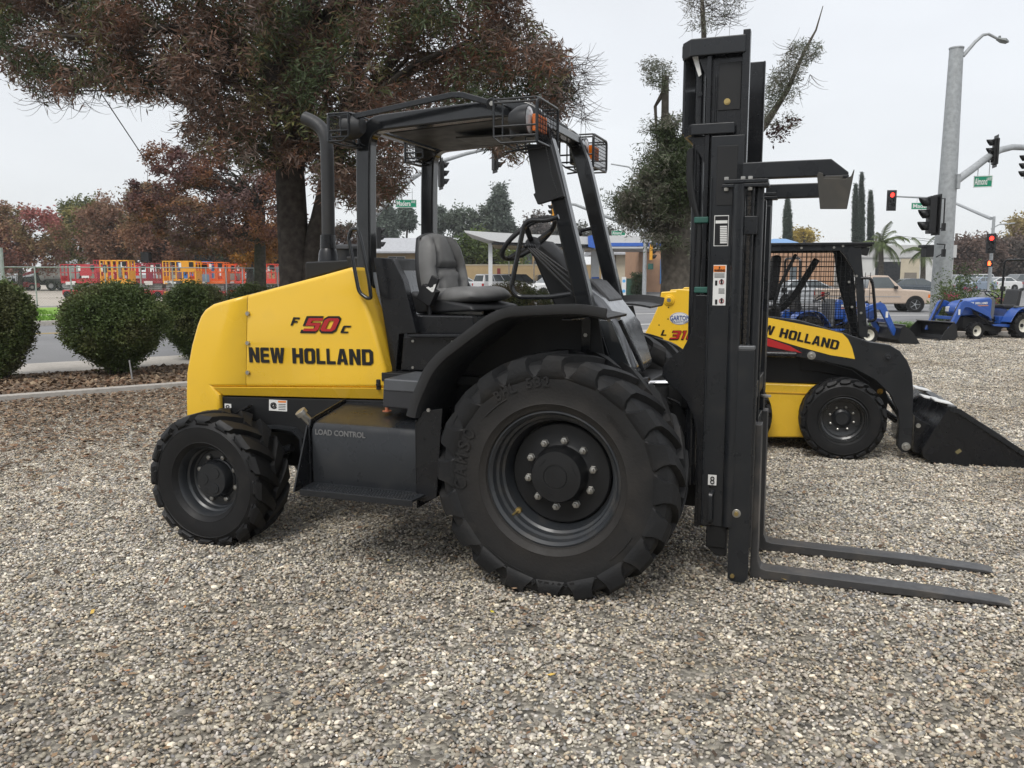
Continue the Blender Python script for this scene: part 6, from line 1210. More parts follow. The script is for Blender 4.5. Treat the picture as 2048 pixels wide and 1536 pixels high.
m = MB(); m.box(2.1, 3.2, -.15, -.02, .8, 3.2); v_ = m.build('vending_machine', pbr('poster_blue', (.06, .25, .6), .4), T, 0); m = MB(); m.box(2.2, 3.1, -.17, -.15, 1.0, 1.7); m.build('panel', M_wht, v_, 0)
# petrol canopy
T = thing('petrol_canopy', 'white petrol station canopy with blue band, behind the steering wheel', 'canopy', at(928, 72))
O_ = T.location
def cz_(u, v, D=72): q = W(u, v, D); return (q.x-O_.x, q.z-O_.z)
m = MB(); m.prism([cz_(928, 461), cz_(1000, 465.5), cz_(1190, 474), cz_(1190, 489), cz_(1000, 484), cz_(978, 480), cz_(930, 464.5)], 0, 12, 'y'); m.build('wing_roof', M_pank, T, 0)
m = MB(); m.prism([cz_(983, 485), cz_(1190, 492), cz_(1190, 497), cz_(983, 489)], .4, 11.6, 'y'); m.build('soffit', M_gry, T, 0)
m = MB(); m.prism([cz_(1191, 471), cz_(1345, 474), cz_(1345, 497), cz_(1191, 497)], -.4, 12, 'y'); m.build('fascia', M_pank, T, 0)
m = MB(); m.prism([cz_(1175, 473), cz_(1191, 468), cz_(1191, 497), cz_(1176, 494)], -.5, -.1, 'y'); m.build('blue_panel', pbr('fuel_blue', (.04, .13, .5), .4), T, 0)
m = MB(); a, b = cz_(1192, 486), cz_(1345, 493); m.box(a[0], b[0], -.45, -.405, b[1], a[1]); m.build('blue_band', pbr('fuel_blue', (.04, .13, .5), .4), T, 0)
for u in (980, 1167, 1211):
    q = cz_(u, 485); m = MB(); m.box(q[0]-.17, q[0]+.17, 1.0, 1.4, .0, q[1]); m.build('column', M_pank, T, 0)
for u in (1198, 1228): q = cz_(u, 520); m = MB(); m.box(q[0]-.35, q[0]+.35, 3, 3.6, 0, q[1]+.8); m.build('fuel_pump', M_pank, T, 0, ); m = MB(); m.box(q[0]-.34, q[0]+.34, 2.97, 3, .9, 1.5); m.build('pump_screen', pbr('fuel_blue', (.04, .13, .5), .4), T, 0)
q = at(1248, 64, -.1); T = thing('pavement_sign', 'white upright sign with blue discs near the shop', 'sign', q); m = MB(); m.box(-.16, .16, -.05, .05, .1, 1.5); m.build('board', M_wht, T, 0)
for z in (.45, 1.2): m = MB(); m.cyl((0, -.055, z), (0, -.06, z), .12, 16); m.build('disc', pbr('sky_blue', (.1, .4, .75), .4), T)
q = at(1262, 70, -.1); m = MB(); m.box(q.x-.3, q.x+.3, q.y, q.y+.6, q.z, q.z+1.3); m.box(q.x-.34, q.x+.34, q.y-.05, q.y+.65, q.z+1.3, q.z+1.36); tag(m.build('waste_bin', pbr('bin_green', (.03, .09, .06), .5), None, 30, .03), 'dark green bin between the white upright sign and signal pole', 'bin')
# right-hand side buildings
T, L_, H_ = block('warehouse', 'long white warehouse with dark doorway behind the palms', 1700, 1905, 84, hz(491, 84), 14, M_white)
m = MB(); m.box(-.2, L_+.2, -.15, .1, H_-1.2, H_); m.build('fascia', pbr('pale_fascia', (.5, .5, .49), .8), T, 0)
a = (at(1750, 84)-T.location).x; b = (at(1800, 84)-T.location).x; m = MB(); m.box(a, b, -.04, 0, 0, H_-1.6); m.build('doorway', M_gry, T, 0); c = (at(1838, 84)-T.location).x; m = MB(); m.box(b, c, -.06, 0, 0, H_-1.3); m.build('tan_section', M_cream, T, 0); m = MB(); m.box(b+.4, b+1.6, -.1, -.06, 0, 1.9); m.build('door', pbr('taupe_door', (.2, .18, .15), .7), T, 0)
T, L_, H_ = block('house', 'peach building with blue hipped roof behind the mesh cab', 1530, 1668, 80, hz(500, 80), 8, M_peach); 
for x in (.8, 2.6): m = MB(); m.box(x-.3, x+.3, -.05, 0, .9, 2.4); m.build('window', M_wing, T, 0)
T, L_, H_ = block('kiosk', 'building under a bright blue metal hip roof, above the mesh cab', 1535, 1600, 95, hz(492, 95), 4, M_cream); m = MB(); z1 = hz(477, 95)+.14; m.add([(-.6, -.6, H_), (L_+.6, -.6, H_), (L_+.6, 4.6, H_), (-.6, 4.6, H_), (L_*.3, 2, z1), (L_*.7, 2, z1)], [(0, 1, 5, 4), (1, 2, 5), (2, 3, 4, 5), (3, 0, 4), (0, 3, 2, 1)]); m.build('roof', pbr('blue_metal_roof', (.14, .30, .55), .4, var=.05), T, 0)
T, L_, H_ = block('house', 'grey gabled house among the trees left of the lifts', 96, 175, 118, hz(532, 118), 8, M_cream); m = MB(); m.prism([(-1, H_-.2), (L_*.45, hz(508, 118)), (L_+1, H_-.2)], -.5, 8.5, 'y'); m.build('roof', M_roofg, T, 0)
T, L_, H_ = block('house', 'low grey roofed house behind the yellow lift', 325, 415, 112, hz(530, 112), 8, M_cream); m = MB(); m.prism([(-.8, H_-.2), (-.8, H_), (4, hz(504, 112)), (9, H_), (9, H_-.2)], -.5, L_+.5, 'x'); m.build('roof', M_roofg, T, 0)
T, L_, H_ = block('house', 'tan house at the right end of the lift row', 538, 690, 96, hz(500, 96), 8, M_tan); m = MB(); m.prism([(-.8, H_-.2), (-.8, H_), (4, H_+1.6), (9, H_), (9, H_-.2)], -.5, L_+.5, 'x'); m.build('roof', M_roofg, T, 0)
for u, v in ((1018, 518), (1068, 523)):
    D = 80; b = at(u, D); t = W(u, v, D); m = MB(); m.tube([b, (t.x, t.y, t.z-.2), t, (t.x-.25 if u < 1050 else t.x+.25, t.y, t.z+.05)], .05, 6); o = m.build('lamp_post', M_wht); tag(o, 'small white lamp post left one before the tan wall' if u < 1050 else 'small white lamp post right one before the tan wall', 'lamp post')
# utility pole and wires right
b = at(1908, 110); m = MB(); m.cyl(b, b+Vector((0, 0, 6.9)), .16, 8); tag(m.build('utility_pole', pbr('timber_pole', (.12, .10, .085), .8)), 'thin timber pole right of the thick signal pole', 'pole')
b = at(1748, 90); m = MB(); m.cyl(b, b+Vector((0, 0, 5.6)), .12, 8); tag(m.build('utility_pole', pbr('timber_pole', (.12, .10, .085), .8)), 'timber pole beside the left palm tree', 'pole')
m = MB()
for v0, v1 in ((471, 489), (474, 497)): m.tube([W(1790, v0, 108), W(1910, (v0+v1)/2+4, 110), W(2100, v1, 115)], .025, 4)
tag(m.build('overhead_wires', M_mat), 'thin overhead wires crossing behind the thick signal pole', 'wires')

# unseen building added behind the camera so the black paint reflects something dark
T = thing('added_backdrop', 'long tan building with dark glass front, added unseen behind the photographer to darken reflections', 'building', (-34, -26, 0)); m = MB(); m.box(0, 70, -14, 0, 0, 6.2); m.build('wall', wallmat('backdrop_stucco', (.20, .17, .13)), T, 0)
for k in range(11): m = MB(); m.box(3+k*6, 8+k*6, 0, .05, .3, 3.6); m.build('backdrop_pane', M_wing, T, 0)
m = MB(); m.box(-.5, 70.5, -.5, 2.4, 4.2, 4.6); m.build('backdrop_ledge', M_trim, T, 0)
# ================================================================ trees and shrubs
from mathutils import noise as mn
def inpoly(px_, py_, poly):
    n = len(poly); c = np.zeros(len(px_), bool); j = n-1
    for i in range(n):
        xi, yi = poly[i]; xj, yj = poly[j]; m_ = ((yi > py_) != (yj > py_)) & (px_ < (xj-xi)*(py_-yi)/(yj-yi+1e-9)+xi); c ^= m_; j = i
    return c
def sprays(C, k, ll, lw, droop, rng, spread=1., dirs=None):
    """k narrow leaves from each centre -> quads"""
    n = len(C); c = np.repeat(C, k, 0); N = n*k
    d = rng.normal(size=(N, 3)); d[:, 2] = d[:, 2]*.7-droop; d /= np.linalg.norm(d, axis=1)[:, None]
    L_ = ll*rng.uniform(.6, 1.3, N)[:, None]; base = c+rng.normal(size=(N, 3))*ll*.55*spread
    s_ = np.cross(d, rng.normal(size=(N, 3))); s_ /= np.linalg.norm(s_, axis=1)[:, None]+1e-9; s_ *= lw*.5*rng.uniform(.7, 1.3, N)[:, None]
    return np.stack([base, base+d*L_*.45+s_, base+d*L_, base+d*L_*.45-s_], 1)
def pick(C, pal, sc, rng, seed=0.):
    v = np.array([mn.noise(Vector((p[0]*sc+seed, p[1]*sc, p[2]*sc))) for p in C]); t = np.clip((v*1.5+.5)+rng.normal(size=len(C))*.12, 0, .999)*(len(pal)-1); i = t.astype(int); f = (t-i)[:, None]; P0 = np.array(pal)
    return (P0[i]*(1-f)+P0[i+1]*f)*rng.uniform(.7, 1.3, len(C))[:, None]
M_bark = pbr('bark', (.055, .048, .042), .9, var=.45, scale=9, bump=1., bscale=14, spec=.15)
M_bark2 = pbr('pale_bark', (.095, .085, .072), .9, var=.45, scale=9, bump=1., bscale=14, spec=.15)
M_twig = pbr('twig', (.07, .055, .05), .9, var=.2)
def tree(name, label, outline, D, depth, n, pal, leaf, trunk=None, clumps=0, k=12, droop=.25, gap=.0, gsc=.8, seed=1, limbs=0, csc=.5, group=None, cat='tree', rx=None, bark=None, clump_s=.5):
    rng = np.random.default_rng(seed); us = [p[0] for p in outline]; vs = [p[1] for p in outline]
    cu, cv = sum(us)/len(us), sum(vs)/len(vs); base = at(trunk[0][0] if trunk else cu, D, 0.)
    T = thing(name, label, cat, base, 0, group); pts = []; got = 0
    while got < n:
        u = rng.uniform(min(us), max(us), n*2); v = rng.uniform(min(vs), max(vs), n*2); ok = inpoly(u, v, outline); u, v = u[ok], v[ok]
        # thinner towards the outline
        e = np.minimum(1, np.maximum(.15, 1-(((u-cu)/(max(us)-min(us))*2)**2*.5+((v-cv)/(max(vs)-min(vs))*2)**2*.5)))
        d = D+rng.uniform(-1, 1, len(u))*depth*np.sqrt(e); a = (u-1024)/FPX; b = (768-v)/FPX
        ray_ = np.stack([a, CP+b*SP, -SP+b*CP], 1); p = ray_*(d/ray_[:, 1])[:, None]; p[:, 2] += CAM_H
        if gap > 0:
            g_ = np.array([mn.noise(Vector((q[0]*gsc+seed*7, q[1]*gsc, q[2]*gsc))) for q in p]); p = p[g_ > gap-.5+rng.normal(size=len(g_))*.05]
        pts.append(p); got += len(p)
    C = np.concatenate(pts)[:n]
    if clumps:
        K = C[rng.integers(0, len(C), clumps)]; sz = clump_s*rng.uniform(.5, 1.5, clumps)
        j = rng.integers(0, clumps, n); C = K[j]+rng.normal(size=(n, 3))*sz[j][:, None]*np.array([1, 1, .62])
    C[:, 2] = np.maximum(C[:, 2], .15); V = sprays(C, k, leaf[0], leaf[1], droop, rng)-np.array(base)[None, None]
    cl_ = np.repeat(pick(C, pal, csc, rng, seed*3.), k, 0)*rng.uniform(.8, 1.2, len(C)*k)[:, None]
    o = quadmesh('crown', V, cl_, attr_mat('leaf', .55, trans=.28), T)
    m = MB(); L0 = Vector(base)
    if trunk:
        tp = [W(u, v, dd)-L0 for u, v, r, dd in trunk]; tp[0].z = -.2 if tp[0].z < .5 else tp[0].z; m.tube(tp, [r for u, v, r, dd in trunk], 12)
    rr = random.Random(seed)
    if limbs and trunk:
        # limbs grow from the trunk out to foliage clumps
        top = tp[len(tp)//2:]
        for i in range(limbs):
            c = Vector(C[rr.randrange(len(C))])-L0; a = top[rr.randrange(len(top))]; 
            if c.z < a.z-.3 and rr.random() < .7: a = tp[max(1, len(tp)//2-1)]
            d = c-a; md = a+d*.5+Vector((rr.uniform(-.1, .1), rr.uniform(-.1, .1), .12+rr.uniform(-.02, .1)))*d.length; q = a+d*.25+Vector((0, 0, .06))*d.length
            r0 = trunk[0][2]*rr.uniform(.12, .28); m.tube([a, q, md, c], [r0, r0*.75, r0*.45, r0*.12], 6)
            for j in range(3):
                e = md.lerp(c, rr.random()); f = e+Vector((rr.gauss(0, 1), rr.gauss(0, 1), rr.gauss(0, .7)))*d.length*.12; m.tube([e, e.lerp(f, .5)+Vector((0, 0, .03)), f], [r0*.2, r0*.13, r0*.05], 4)
    if m.v: m.build('trunk', bark or M_bark, T, 60, fix=False)
    return T, C
def twigs(T, C, n, ln, seed, curl=.5, r=.004, up=.3):
    """bare curling twig ends"""
    rr = random.Random(seed); m = MB(); L0 = T.location
    for i in range(n):
        c = Vector(C[rr.randrange(len(C))])-L0; d = Vector((rr.gauss(0, 1), rr.gauss(0, 1), rr.gauss(0, .6)-.25)).normalized(); p = [c]; 
        for j in range(5): d = (d+Vector((0, 0, up*j*.22))).normalized(); p.append(p[-1]+d*ln/5*rr.uniform(.7, 1.2))
        m.tube(p, [r, r*.9, r*.8, r*.7, r*.55, r*.4], 4)
    return m.build('twigs', M_twig, T, 0, fix=False)
DKR = (.15, .085, .06); PUR = (.165, .13, .11); DGR = (.055, .075, .033); OLV = (.15, .145, .055); RST = (.20, .095, .055); GRY = (.20, .19, .155)
big = [(-40, -260), (-30, 60), (5, 100), (20, 150), (60, 188), (120, 190), (185, 168), (250, 182), (300, 205), (345, 190), (385, 232), (362, 262), (385, 300), (440, 300), (500, 345), (560, 330), (590, 320), (620, 330), (640, 400), (690, 395), (735, 430), (760, 400), (800, 380), (830, 330), (800, 300), (850, 250), (900, 230), (1000, 300), (1030, 320), (1060, 260), (1110, 235), (1150, 200), (1140, 150), (1120, 100), (1080, 60), (1040, 10), (1060, -60), (1000, -260)]
TB, CB = tree('ash_tree', 'huge dark red and green ash tree spreading over the forklift', big, 15.6, 2.6, 15000, [DGR, OLV, DKR, PUR, DKR, PUR, DKR, RST, PUR, OLV, DGR], (.15, .025), [(592, 725, .36, 15.6), (590, 560, .285, 15.6), (584, 430, .275, 15.6), (580, 340, .26, 15.6), (598, 250, .21, 15.6), (615, 120, .2, 15.6), (625, -40, .15, 15.6), (630, -200, .1, 15.6)], k=13, droop=.45, gap=.55, gsc=1.5, seed=3, limbs=60, csc=.55)
m = MB(); L0 = TB.location
def limb(pts, D0=15.6, D1=15.6): 
    n = len(pts); m.tube(rounded([W(u, v, D0+(D1-D0)*i/(n-1))-L0 for i, (u, v, r) in enumerate(pts)], .3, 2), [pts[min(n-1, int(j/(1+(n-2)*3+1)*n))][2] for j in range(len(rounded([W(u, v, D0)-L0 for u, v, r in pts], .3, 2)))], 8)
limb([(600, 620, .22), (618, 540, .2), (640, 440, .18), (668, 330, .16), (700, 200, .13), (730, 60, .1), (745, -80, .08)])
limb([(596, 260, .2), (540, 140, .16), (480, 95, .13), (420, 50, .1), (390, -20, .08)], 15.6, 14.8); limb([(560, 170, .13), (470, 95, .11), (400, 55, .09), (250, 62, .06), (160, 80, .045), (60, 60, .03)], 15.6, 14.2)
limb([(585, 200, .15), (560, 100, .13), (530, 0, .1), (510, -90, .08)]); limb([(610, 160, .15), (650, 60, .12), (690, -60, .08)]); limb([(700, 240, .1), (800, 150, .07), (900, 110, .05), (1050, 100, .035), (1130, 120, .02)], 15.6, 15.2); limb([(690, 250, .1), (780, 130, .08), (870, 20, .06), (920, -90, .04)])
limb([(480, 95, .06), (400, 150, .05), (330, 170, .035), (240, 150, .02)], 15, 14.5)
m.build('limb', M_bark, TB, 60, fix=False)
sel = CB[(CB[:, 2] < 5.6)]; twigs(TB, sel, 700, .55, 4, r=.0045)
edge = np.array([W(1110+rnd.random()*65, 110+rnd.random()*130, 15.3)[:] for _ in range(150)]); twigs(TB, edge, 330, .5, 5, r=.0045, up=.2)
edge = np.array([W(60+rnd.random()*320, 175+rnd.random()*35, 14.7)[:] for _ in range(60)]); twigs(TB, edge, 130, .45, 6, r=.004, up=.45)
# pruned tree right of the cab
pal2 = [DGR, (.10, .13, .07), GRY, (.16, .15, .12), (.085, .12, .06), (.19, .18, .15)]
TP, C2 = tree('pruned_tree', 'heavily pruned tree with stubby limbs between the cab and the mast', [(1300, 330), (1325, 250), (1350, 240), (1388, 290), (1400, 420), (1395, 500), (1360, 480), (1325, 500), (1300, 470), (1262, 470), (1238, 420), (1248, 372), (1290, 350)], 19.5, .9, 4200, pal2, (.115, .022), [(1352, 640, .42, 19.5), (1354, 560, .36, 19.5), (1352, 500, .35, 19.5), (1350, 440, .33, 19.5), (1338, 390, .26, 19.5), (1330, 320, .17, 19.5), (1330, 230, .085, 19.5), (1331, 152, .075, 19.5)], k=12, droop=.5, gap=.44, gsc=1.7, seed=8, limbs=16, csc=1.2, bark=M_bark2, clumps=120, clump_s=.16)
m = MB(); L0 = TP.location
m.tube([W(1352, 420, 19.5)-L0, W(1400, 350, 19.3)-L0, W(1460, 330, 19.3)-L0, W(1530, 250, 19.3)-L0, W(1575, 180, 19.3)-L0, W(1610, 100, 19.3)-L0, W(1632, 60, 19.3)-L0, W(1646, 12, 19.3)-L0], [.2, .13, .1, .08, .055, .035, .02, .008], 8)
m.tube([W(1345, 400, 19.5)-L0, W(1385, 200, 19.5)-L0, W(1408, 80, 19.5)-L0, W(1405, 10, 19.5)-L0, W(1400, -40, 19.5)-L0], [.12, .08, .06, .045, .03], 8); m.tube([W(1320, 300, 19.5)-L0, W(1300, 340, 19.5)-L0, W(1320, 400, 19.5)-L0], [.07, .08, .1], 8)
m.tube([W(1345, 450, 19.5)-L0, W(1310, 420, 19.3)-L0, W(1270, 400, 19.2)-L0], [.1, .07, .03], 6); m.build('limb', M_bark2, TP, 60, fix=False)
def clump(T, poly, D, n, leaf, pal, seed, depth=.4, k=10, droop=.3, name='leaf_clump'):
    rng = np.random.default_rng(seed); us = [p[0] for p in poly]; vs = [p[1] for p in poly]; u = rng.uniform(min(us), max(us), n*3); v = rng.uniform(min(vs), max(vs), n*3); ok = inpoly(u, v, poly); u, v = u[ok][:n], v[ok][:n]
    C = np.array([W(a, b, D+rng.uniform(-depth, depth))[:] for a, b in zip(u, v)]); V = sprays(C, k, leaf[0], leaf[1], droop, rng)-np.array(T.location)[None, None]; quadmesh(name, V, np.repeat(pick(C, pal, 1.2, rng, seed), k, 0), attr_mat('leaf', .55, trans=.28), T); return C
gp = [GRY, (.10, .12, .075), (.17, .16, .13), (.08, .10, .055)]
for i, (pl_, n_) in enumerate((([(1283, 130), (1290, 115), (1340, 130), (1348, 150), (1330, 178), (1300, 170)], 150), ([(1525, 200), (1545, 150), (1580, 100), (1590, 85), (1640, 85), (1642, 105), (1600, 140), (1600, 165), (1560, 200), (1540, 240), (1520, 260)], 330), ([(1520, 160), (1560, 150), (1600, 185), (1570, 215), (1530, 215)], 60), ([(1365, 15), (1378, -40), (1460, -60), (1490, 0), (1470, 40), (1400, 70), (1375, 60)], 150), ([(1535, 255), (1550, 235), (1585, 225), (1600, 250), (1560, 275), (1540, 278)], 40))):
    clump(TP, pl_, 19.3, n_, (.10, .017), gp, 20+i)
clump(TP, [(1540, 262), (1556, 245), (1598, 228), (1600, 240), (1562, 285), (1540, 275)], 19.3, 16, (.09, .05), [(.05, .02, .018), (.07, .03, .025)], 31)
twigs(TP, np.array([W(1380+rnd.random()*100, rnd.random()*60-10, 19.4)[:] for _ in range(60)]), 160, .5, 9, r=.005, up=.35); twigs(TP, np.array([W(1560+rnd.random()*60, 90+rnd.random()*100, 19.3)[:] for _ in range(40)]), 60, .45, 10, r=.005)
# autumn trees across the road
RD = []; OR_ = [(.30, .13, .03), (.38, .19, .035), (.22, .09, .025)]; GR = [(.08, .10, .035), (.14, .15, .05), (.22, .20, .07)]
def far_tree(label, outline, D, n, pal, tr, seed, name='autumn_tree', leaf=None, gap=.38, depth=3., group='autumn trees beyond the yard', limbs=25, r=.25, k=9, bark=None, gsc=None, cf=1.):
    s_ = D/1700.; return tree(name, label, outline, D, depth, n, pal, leaf or (s_*7, s_*3.), [(tr[0], 548+2780/D, r, D), (tr[0], (548+tr[1])/2, r*.8, D), (tr[0]+3, tr[1], r*.55, D), (tr[0], tr[1]-20, r*.3, D)], k=k, droop=.1, gap=gap, gsc=gsc or 30./D, seed=seed, limbs=limbs, csc=12./D, group=group, bark=bark, clumps=max(30, n//16) if cf else 0, clump_s=s_*8*cf)
far_tree('deep red maple under the ash crown, in front of the yard', [(275, 318), (300, 305), (318, 290), (345, 300), (385, 310), (440, 290), (500, 320), (560, 330), (600, 360), (600, 470), (560, 500), (520, 480), (480, 500), (430, 505), (370, 500), (330, 480), (300, 440), (262, 420), (265, 370), (310, 365), (330, 350)], 38, 4200, [(.13, .06, .055), (.11, .065, .065), (.18, .075, .05), (.22, .10, .045), (.14, .08, .075)], (520, 420), 41, 'red_maple', gap=.40, group=None, limbs=60, r=.3)
far_tree('orange leaved tree left of the big trunk', [(450, 470), (470, 445), (520, 440), (565, 450), (575, 500), (540, 528), (500, 530), (465, 510), (455, 490)], 50, 1300, OR_, (500, 480), 42, 'orange_maple', group=None)
far_tree('rusty red tree at the far left edge', [(-60, 420), (-20, 405), (20, 412), (60, 425), (100, 420), (125, 440), (130, 500), (90, 540), (-60, 540)], 82, 2600, [(.24, .11, .085), (.25, .16, .085), (.19, .16, .07), (.34, .12, .11)], (40, 500), 43)
far_tree('yellow green tree second from the left edge', [(108, 440), (130, 415), (165, 400), (190, 410), (205, 450), (205, 520), (150, 530), (115, 520)], 90, 1300, GR, (160, 480), 44)
far_tree('brown red tree above the left group of lifts', [(165, 430), (185, 400), (225, 390), (250, 405), (290, 395), (330, 420), (335, 510), (280, 530), (190, 525), (165, 490)], 80, 2600, [(.19, .11, .08), (.25, .14, .09), (.14, .13, .07)], (240, 480), 45)
far_tree('red brown tree between the left lifts and the deep red maple', [(255, 400), (265, 375), (290, 365), (330, 385), (380, 400), (420, 420), (430, 490), (380, 515), (300, 520), (255, 480)], 72, 2400, [(.21, .11, .075), (.27, .15, .08), (.13, .115, .06)], (330, 470), 46)
far_tree('grey green tree low behind the fan boxes', [(300, 500), (330, 480), (400, 475), (460, 490), (470, 530), (400, 540), (320, 535)], 100, 1200, [(.04, .055, .04), (.06, .075, .06), (.05, .05, .04)], (380, 510), 47, 'green_tree')
far_tree('pale green hazy tree crown behind the yellow green tree', [(85, 430), (110, 418), (200, 420), (230, 440), (200, 460), (90, 460)], 150, 500, [(.09, .12, .08), (.12, .15, .1)], (150, 450), 48, 'green_tree')
far_tree('dark tree foliage behind the right end lifts', [(430, 500), (470, 470), (540, 450), (620, 450), (720, 460), (730, 520), (640, 540), (440, 540)], 84, 2400, [(.03, .04, .02), (.06, .045, .03), (.10, .05, .03)], (600, 500), 49, 'green_tree')
# conifers and evergreens beyond the junction
CON = [(.10, .13, .105), (.13, .16, .13), (.085, .11, .09)]  # greens lightened in the colour itself for distance haze
def conifer(label, u, vt, vb, w_, D, seed, n=900):
    o = [(u, vt)]; k = 7
    for i in range(k): f = (i+1)/k; o += [(u+w_*f*.42+rnd.uniform(0, 3), vt+(vb-vt)*f-6), (u+w_*f*.28, vt+(vb-vt)*f-3)]
    lft = [(u-w_*f_*.42-rnd.uniform(0, 3), vt+(vb-vt)*f_-5) for f_ in [(k-i)/k for i in range(k)]]; return far_tree(label, o+lft, D, n, CON, (u, (vt+vb)/2), seed, 'conifer', gap=.40, group='tall conifers beyond the junction', depth=2., limbs=6, k=8, cf=.45)
conifer('tallest pointed conifer, right of the seat', 999, 372, 470, 62, 150, 51, 1500); conifer('slim conifer just right of the far rear post', 877, 415, 480, 44, 150, 52, 800); conifer('conifer left of the green sign behind the cab', 772, 412, 480, 60, 140, 53, 900); conifer('conifer right of the green sign behind the cab', 812, 415, 480, 60, 145, 54, 900); conifer('conifer half hidden by the near rear post', 742, 430, 485, 50, 140, 55, 700)
far_tree('rounded dark evergreen left of the tallest conifer', [(895, 480), (898, 440), (915, 425), (940, 428), (975, 420), (985, 445), (990, 480)], 150, 1100, [(.10, .125, .09), (.12, .15, .11)], (945, 460), 56, 'evergreen_tree', group=None)
far_tree('dark evergreen low behind the canopy', [(1015, 480), (1025, 455), (1060, 445), (1110, 450), (1180, 455), (1230, 465), (1230, 485), (1015, 490)], 150, 900, [(.08, .085, .065), (.10, .10, .08)], (1100, 470), 57, 'evergreen_tree', group=None, gap=.45)
far_tree('leafy green tree in front of the apartments', [(918, 490), (935, 470), (975, 462), (1010, 478), (1040, 500), (1050, 535), (1000, 545), (940, 540), (915, 520)], 94, 1500, [(.05, .085, .025), (.08, .12, .03), (.13, .16, .04)], (975, 510), 58, 'green_tree', group=None)
TW, _c = far_tree('bare grey tree behind the steering wheel', [(1035, 440), (1060, 425), (1085, 430), (1090, 460), (1040, 465)], 140, 90, [(.14, .12, .11), (.16, .14, .13)], (1062, 450), 59, 'bare_tree', group=None, limbs=40, r=.3)
def cypress(label, u, vt, vb, w_, D, seed): return far_tree(label, [(u-1, vt), (u+2, vt), (u+w_*.45, vt+(vb-vt)*.35), (u+w_*.5, vb), (u-w_*.5, vb), (u-w_*.42, vt+(vb-vt)*.3)], D, 2600, [(.06, .09, .065), (.08, .11, .08), (.05, .07, .055)], (u, vb-10), seed, 'cypress', gap=0, group='slim cypresses on the right skyline', depth=.8, limbs=0, leaf=(.17, .07), r=.2, cf=0)
cypress('cypress standing alone right of the mast boom', 1575, 393, 500, 17, 120, 61); cypress('shorter of the paired cypresses, on their left', 1711, 368, 492, 11, 118, 62); cypress('tallest of the three cypresses above the mesh cab', 1723, 345, 492, 10, 116, 63); cypress('slim cypress right of the paired ones', 1741, 382, 492, 10, 120, 64)
far_tree('yellow leaved tree beside the blue roof', [(1585, 490), (1592, 470), (1610, 466), (1625, 478), (1628, 492)], 130, 500, [(.35, .26, .05), (.4, .3, .07)], (1606, 485), 65, 'yellow_tree', group=None)
far_tree('pale yellow tree touching the right edge', [(2020, 470), (2035, 440), (2060, 420), (2100, 430), (2100, 520), (2030, 500)], 120, 700, [(.3, .24, .1), (.36, .28, .12)], (2060, 480), 66, 'yellow_tree', group=None)
for i, (o, c_) in enumerate((([(1905, 560), (1908, 500), (1925, 475), (1950, 480), (1960, 500), (1962, 560)], 1935), ([(1950, 560), (1955, 490), (1975, 478), (2000, 485), (2010, 560)], 1980), ([(2000, 560), (2005, 490), (2030, 480), (2070, 485), (2080, 560)], 2035))):
    far_tree(('brown red tree just right of the thick signal pole', 'brown red tree behind the far signal post', 'brown tree behind the blue tractor roll bar')[i], o, 108+i*3, 1500, [(.13, .09, .075), (.17, .115, .09), (.11, .09, .075)], (c_, 520), 67+i, 'autumn_tree', group='brown trees on the right skyline')
# palms
def palm(label, u, vc, D, seed, fr=24, ln=2.2):
    b = at(u, D); T = thing('palm_tree', label, 'palm', b, 0, 'palms before the warehouse'); t = W(u, vc, D)-b; m = MB(); m.tube([(0, 0, -.1), (0, 0, t.z*.5), t], [.26, .2, .17], 10); m.build('trunk', M_bark2, T)
    rng = np.random.default_rng(seed); Q = []; Cc = []
    for i in range(fr):
        a = rng.uniform(0, 6.28); el = rng.uniform(-.4, 1.3); d = np.array([math.cos(a)*math.cos(el), math.sin(a)*math.cos(el), math.sin(el)]); p = np.array(t[:]); L_ = ln*rng.uniform(.8, 1.15)
        for j in range(16):
            q = p+d*L_/16; side = np.cross(d, [0, 0, 1]); side /= np.linalg.norm(side)+1e-6
            for s_ in (-1, 1):
                tip = (p+q)/2+side*s_*.34*math.sin(.4+2.5*j/16)+np.array([0, 0, -.22])+d*.12; Q.append([p, q, tip+(q-p)*.2, tip]); Cc.append(np.array([.09, .12, .045])*rng.uniform(.6, 1.5))
            p = q; d = d+np.array([0, 0, -.085-.02*j/8]); d /= np.linalg.norm(d)
    quadmesh('fronds', np.array(Q), np.array(Cc), attr_mat('leaf', .55, trans=.28), T)
palm('taller palm tree with drooping fronds, left of the dark doorway', 1762, 488, 68, 71); palm('shorter palm tree beside the thick signal pole', 1846, 503, 70, 72, 18, 1.6)
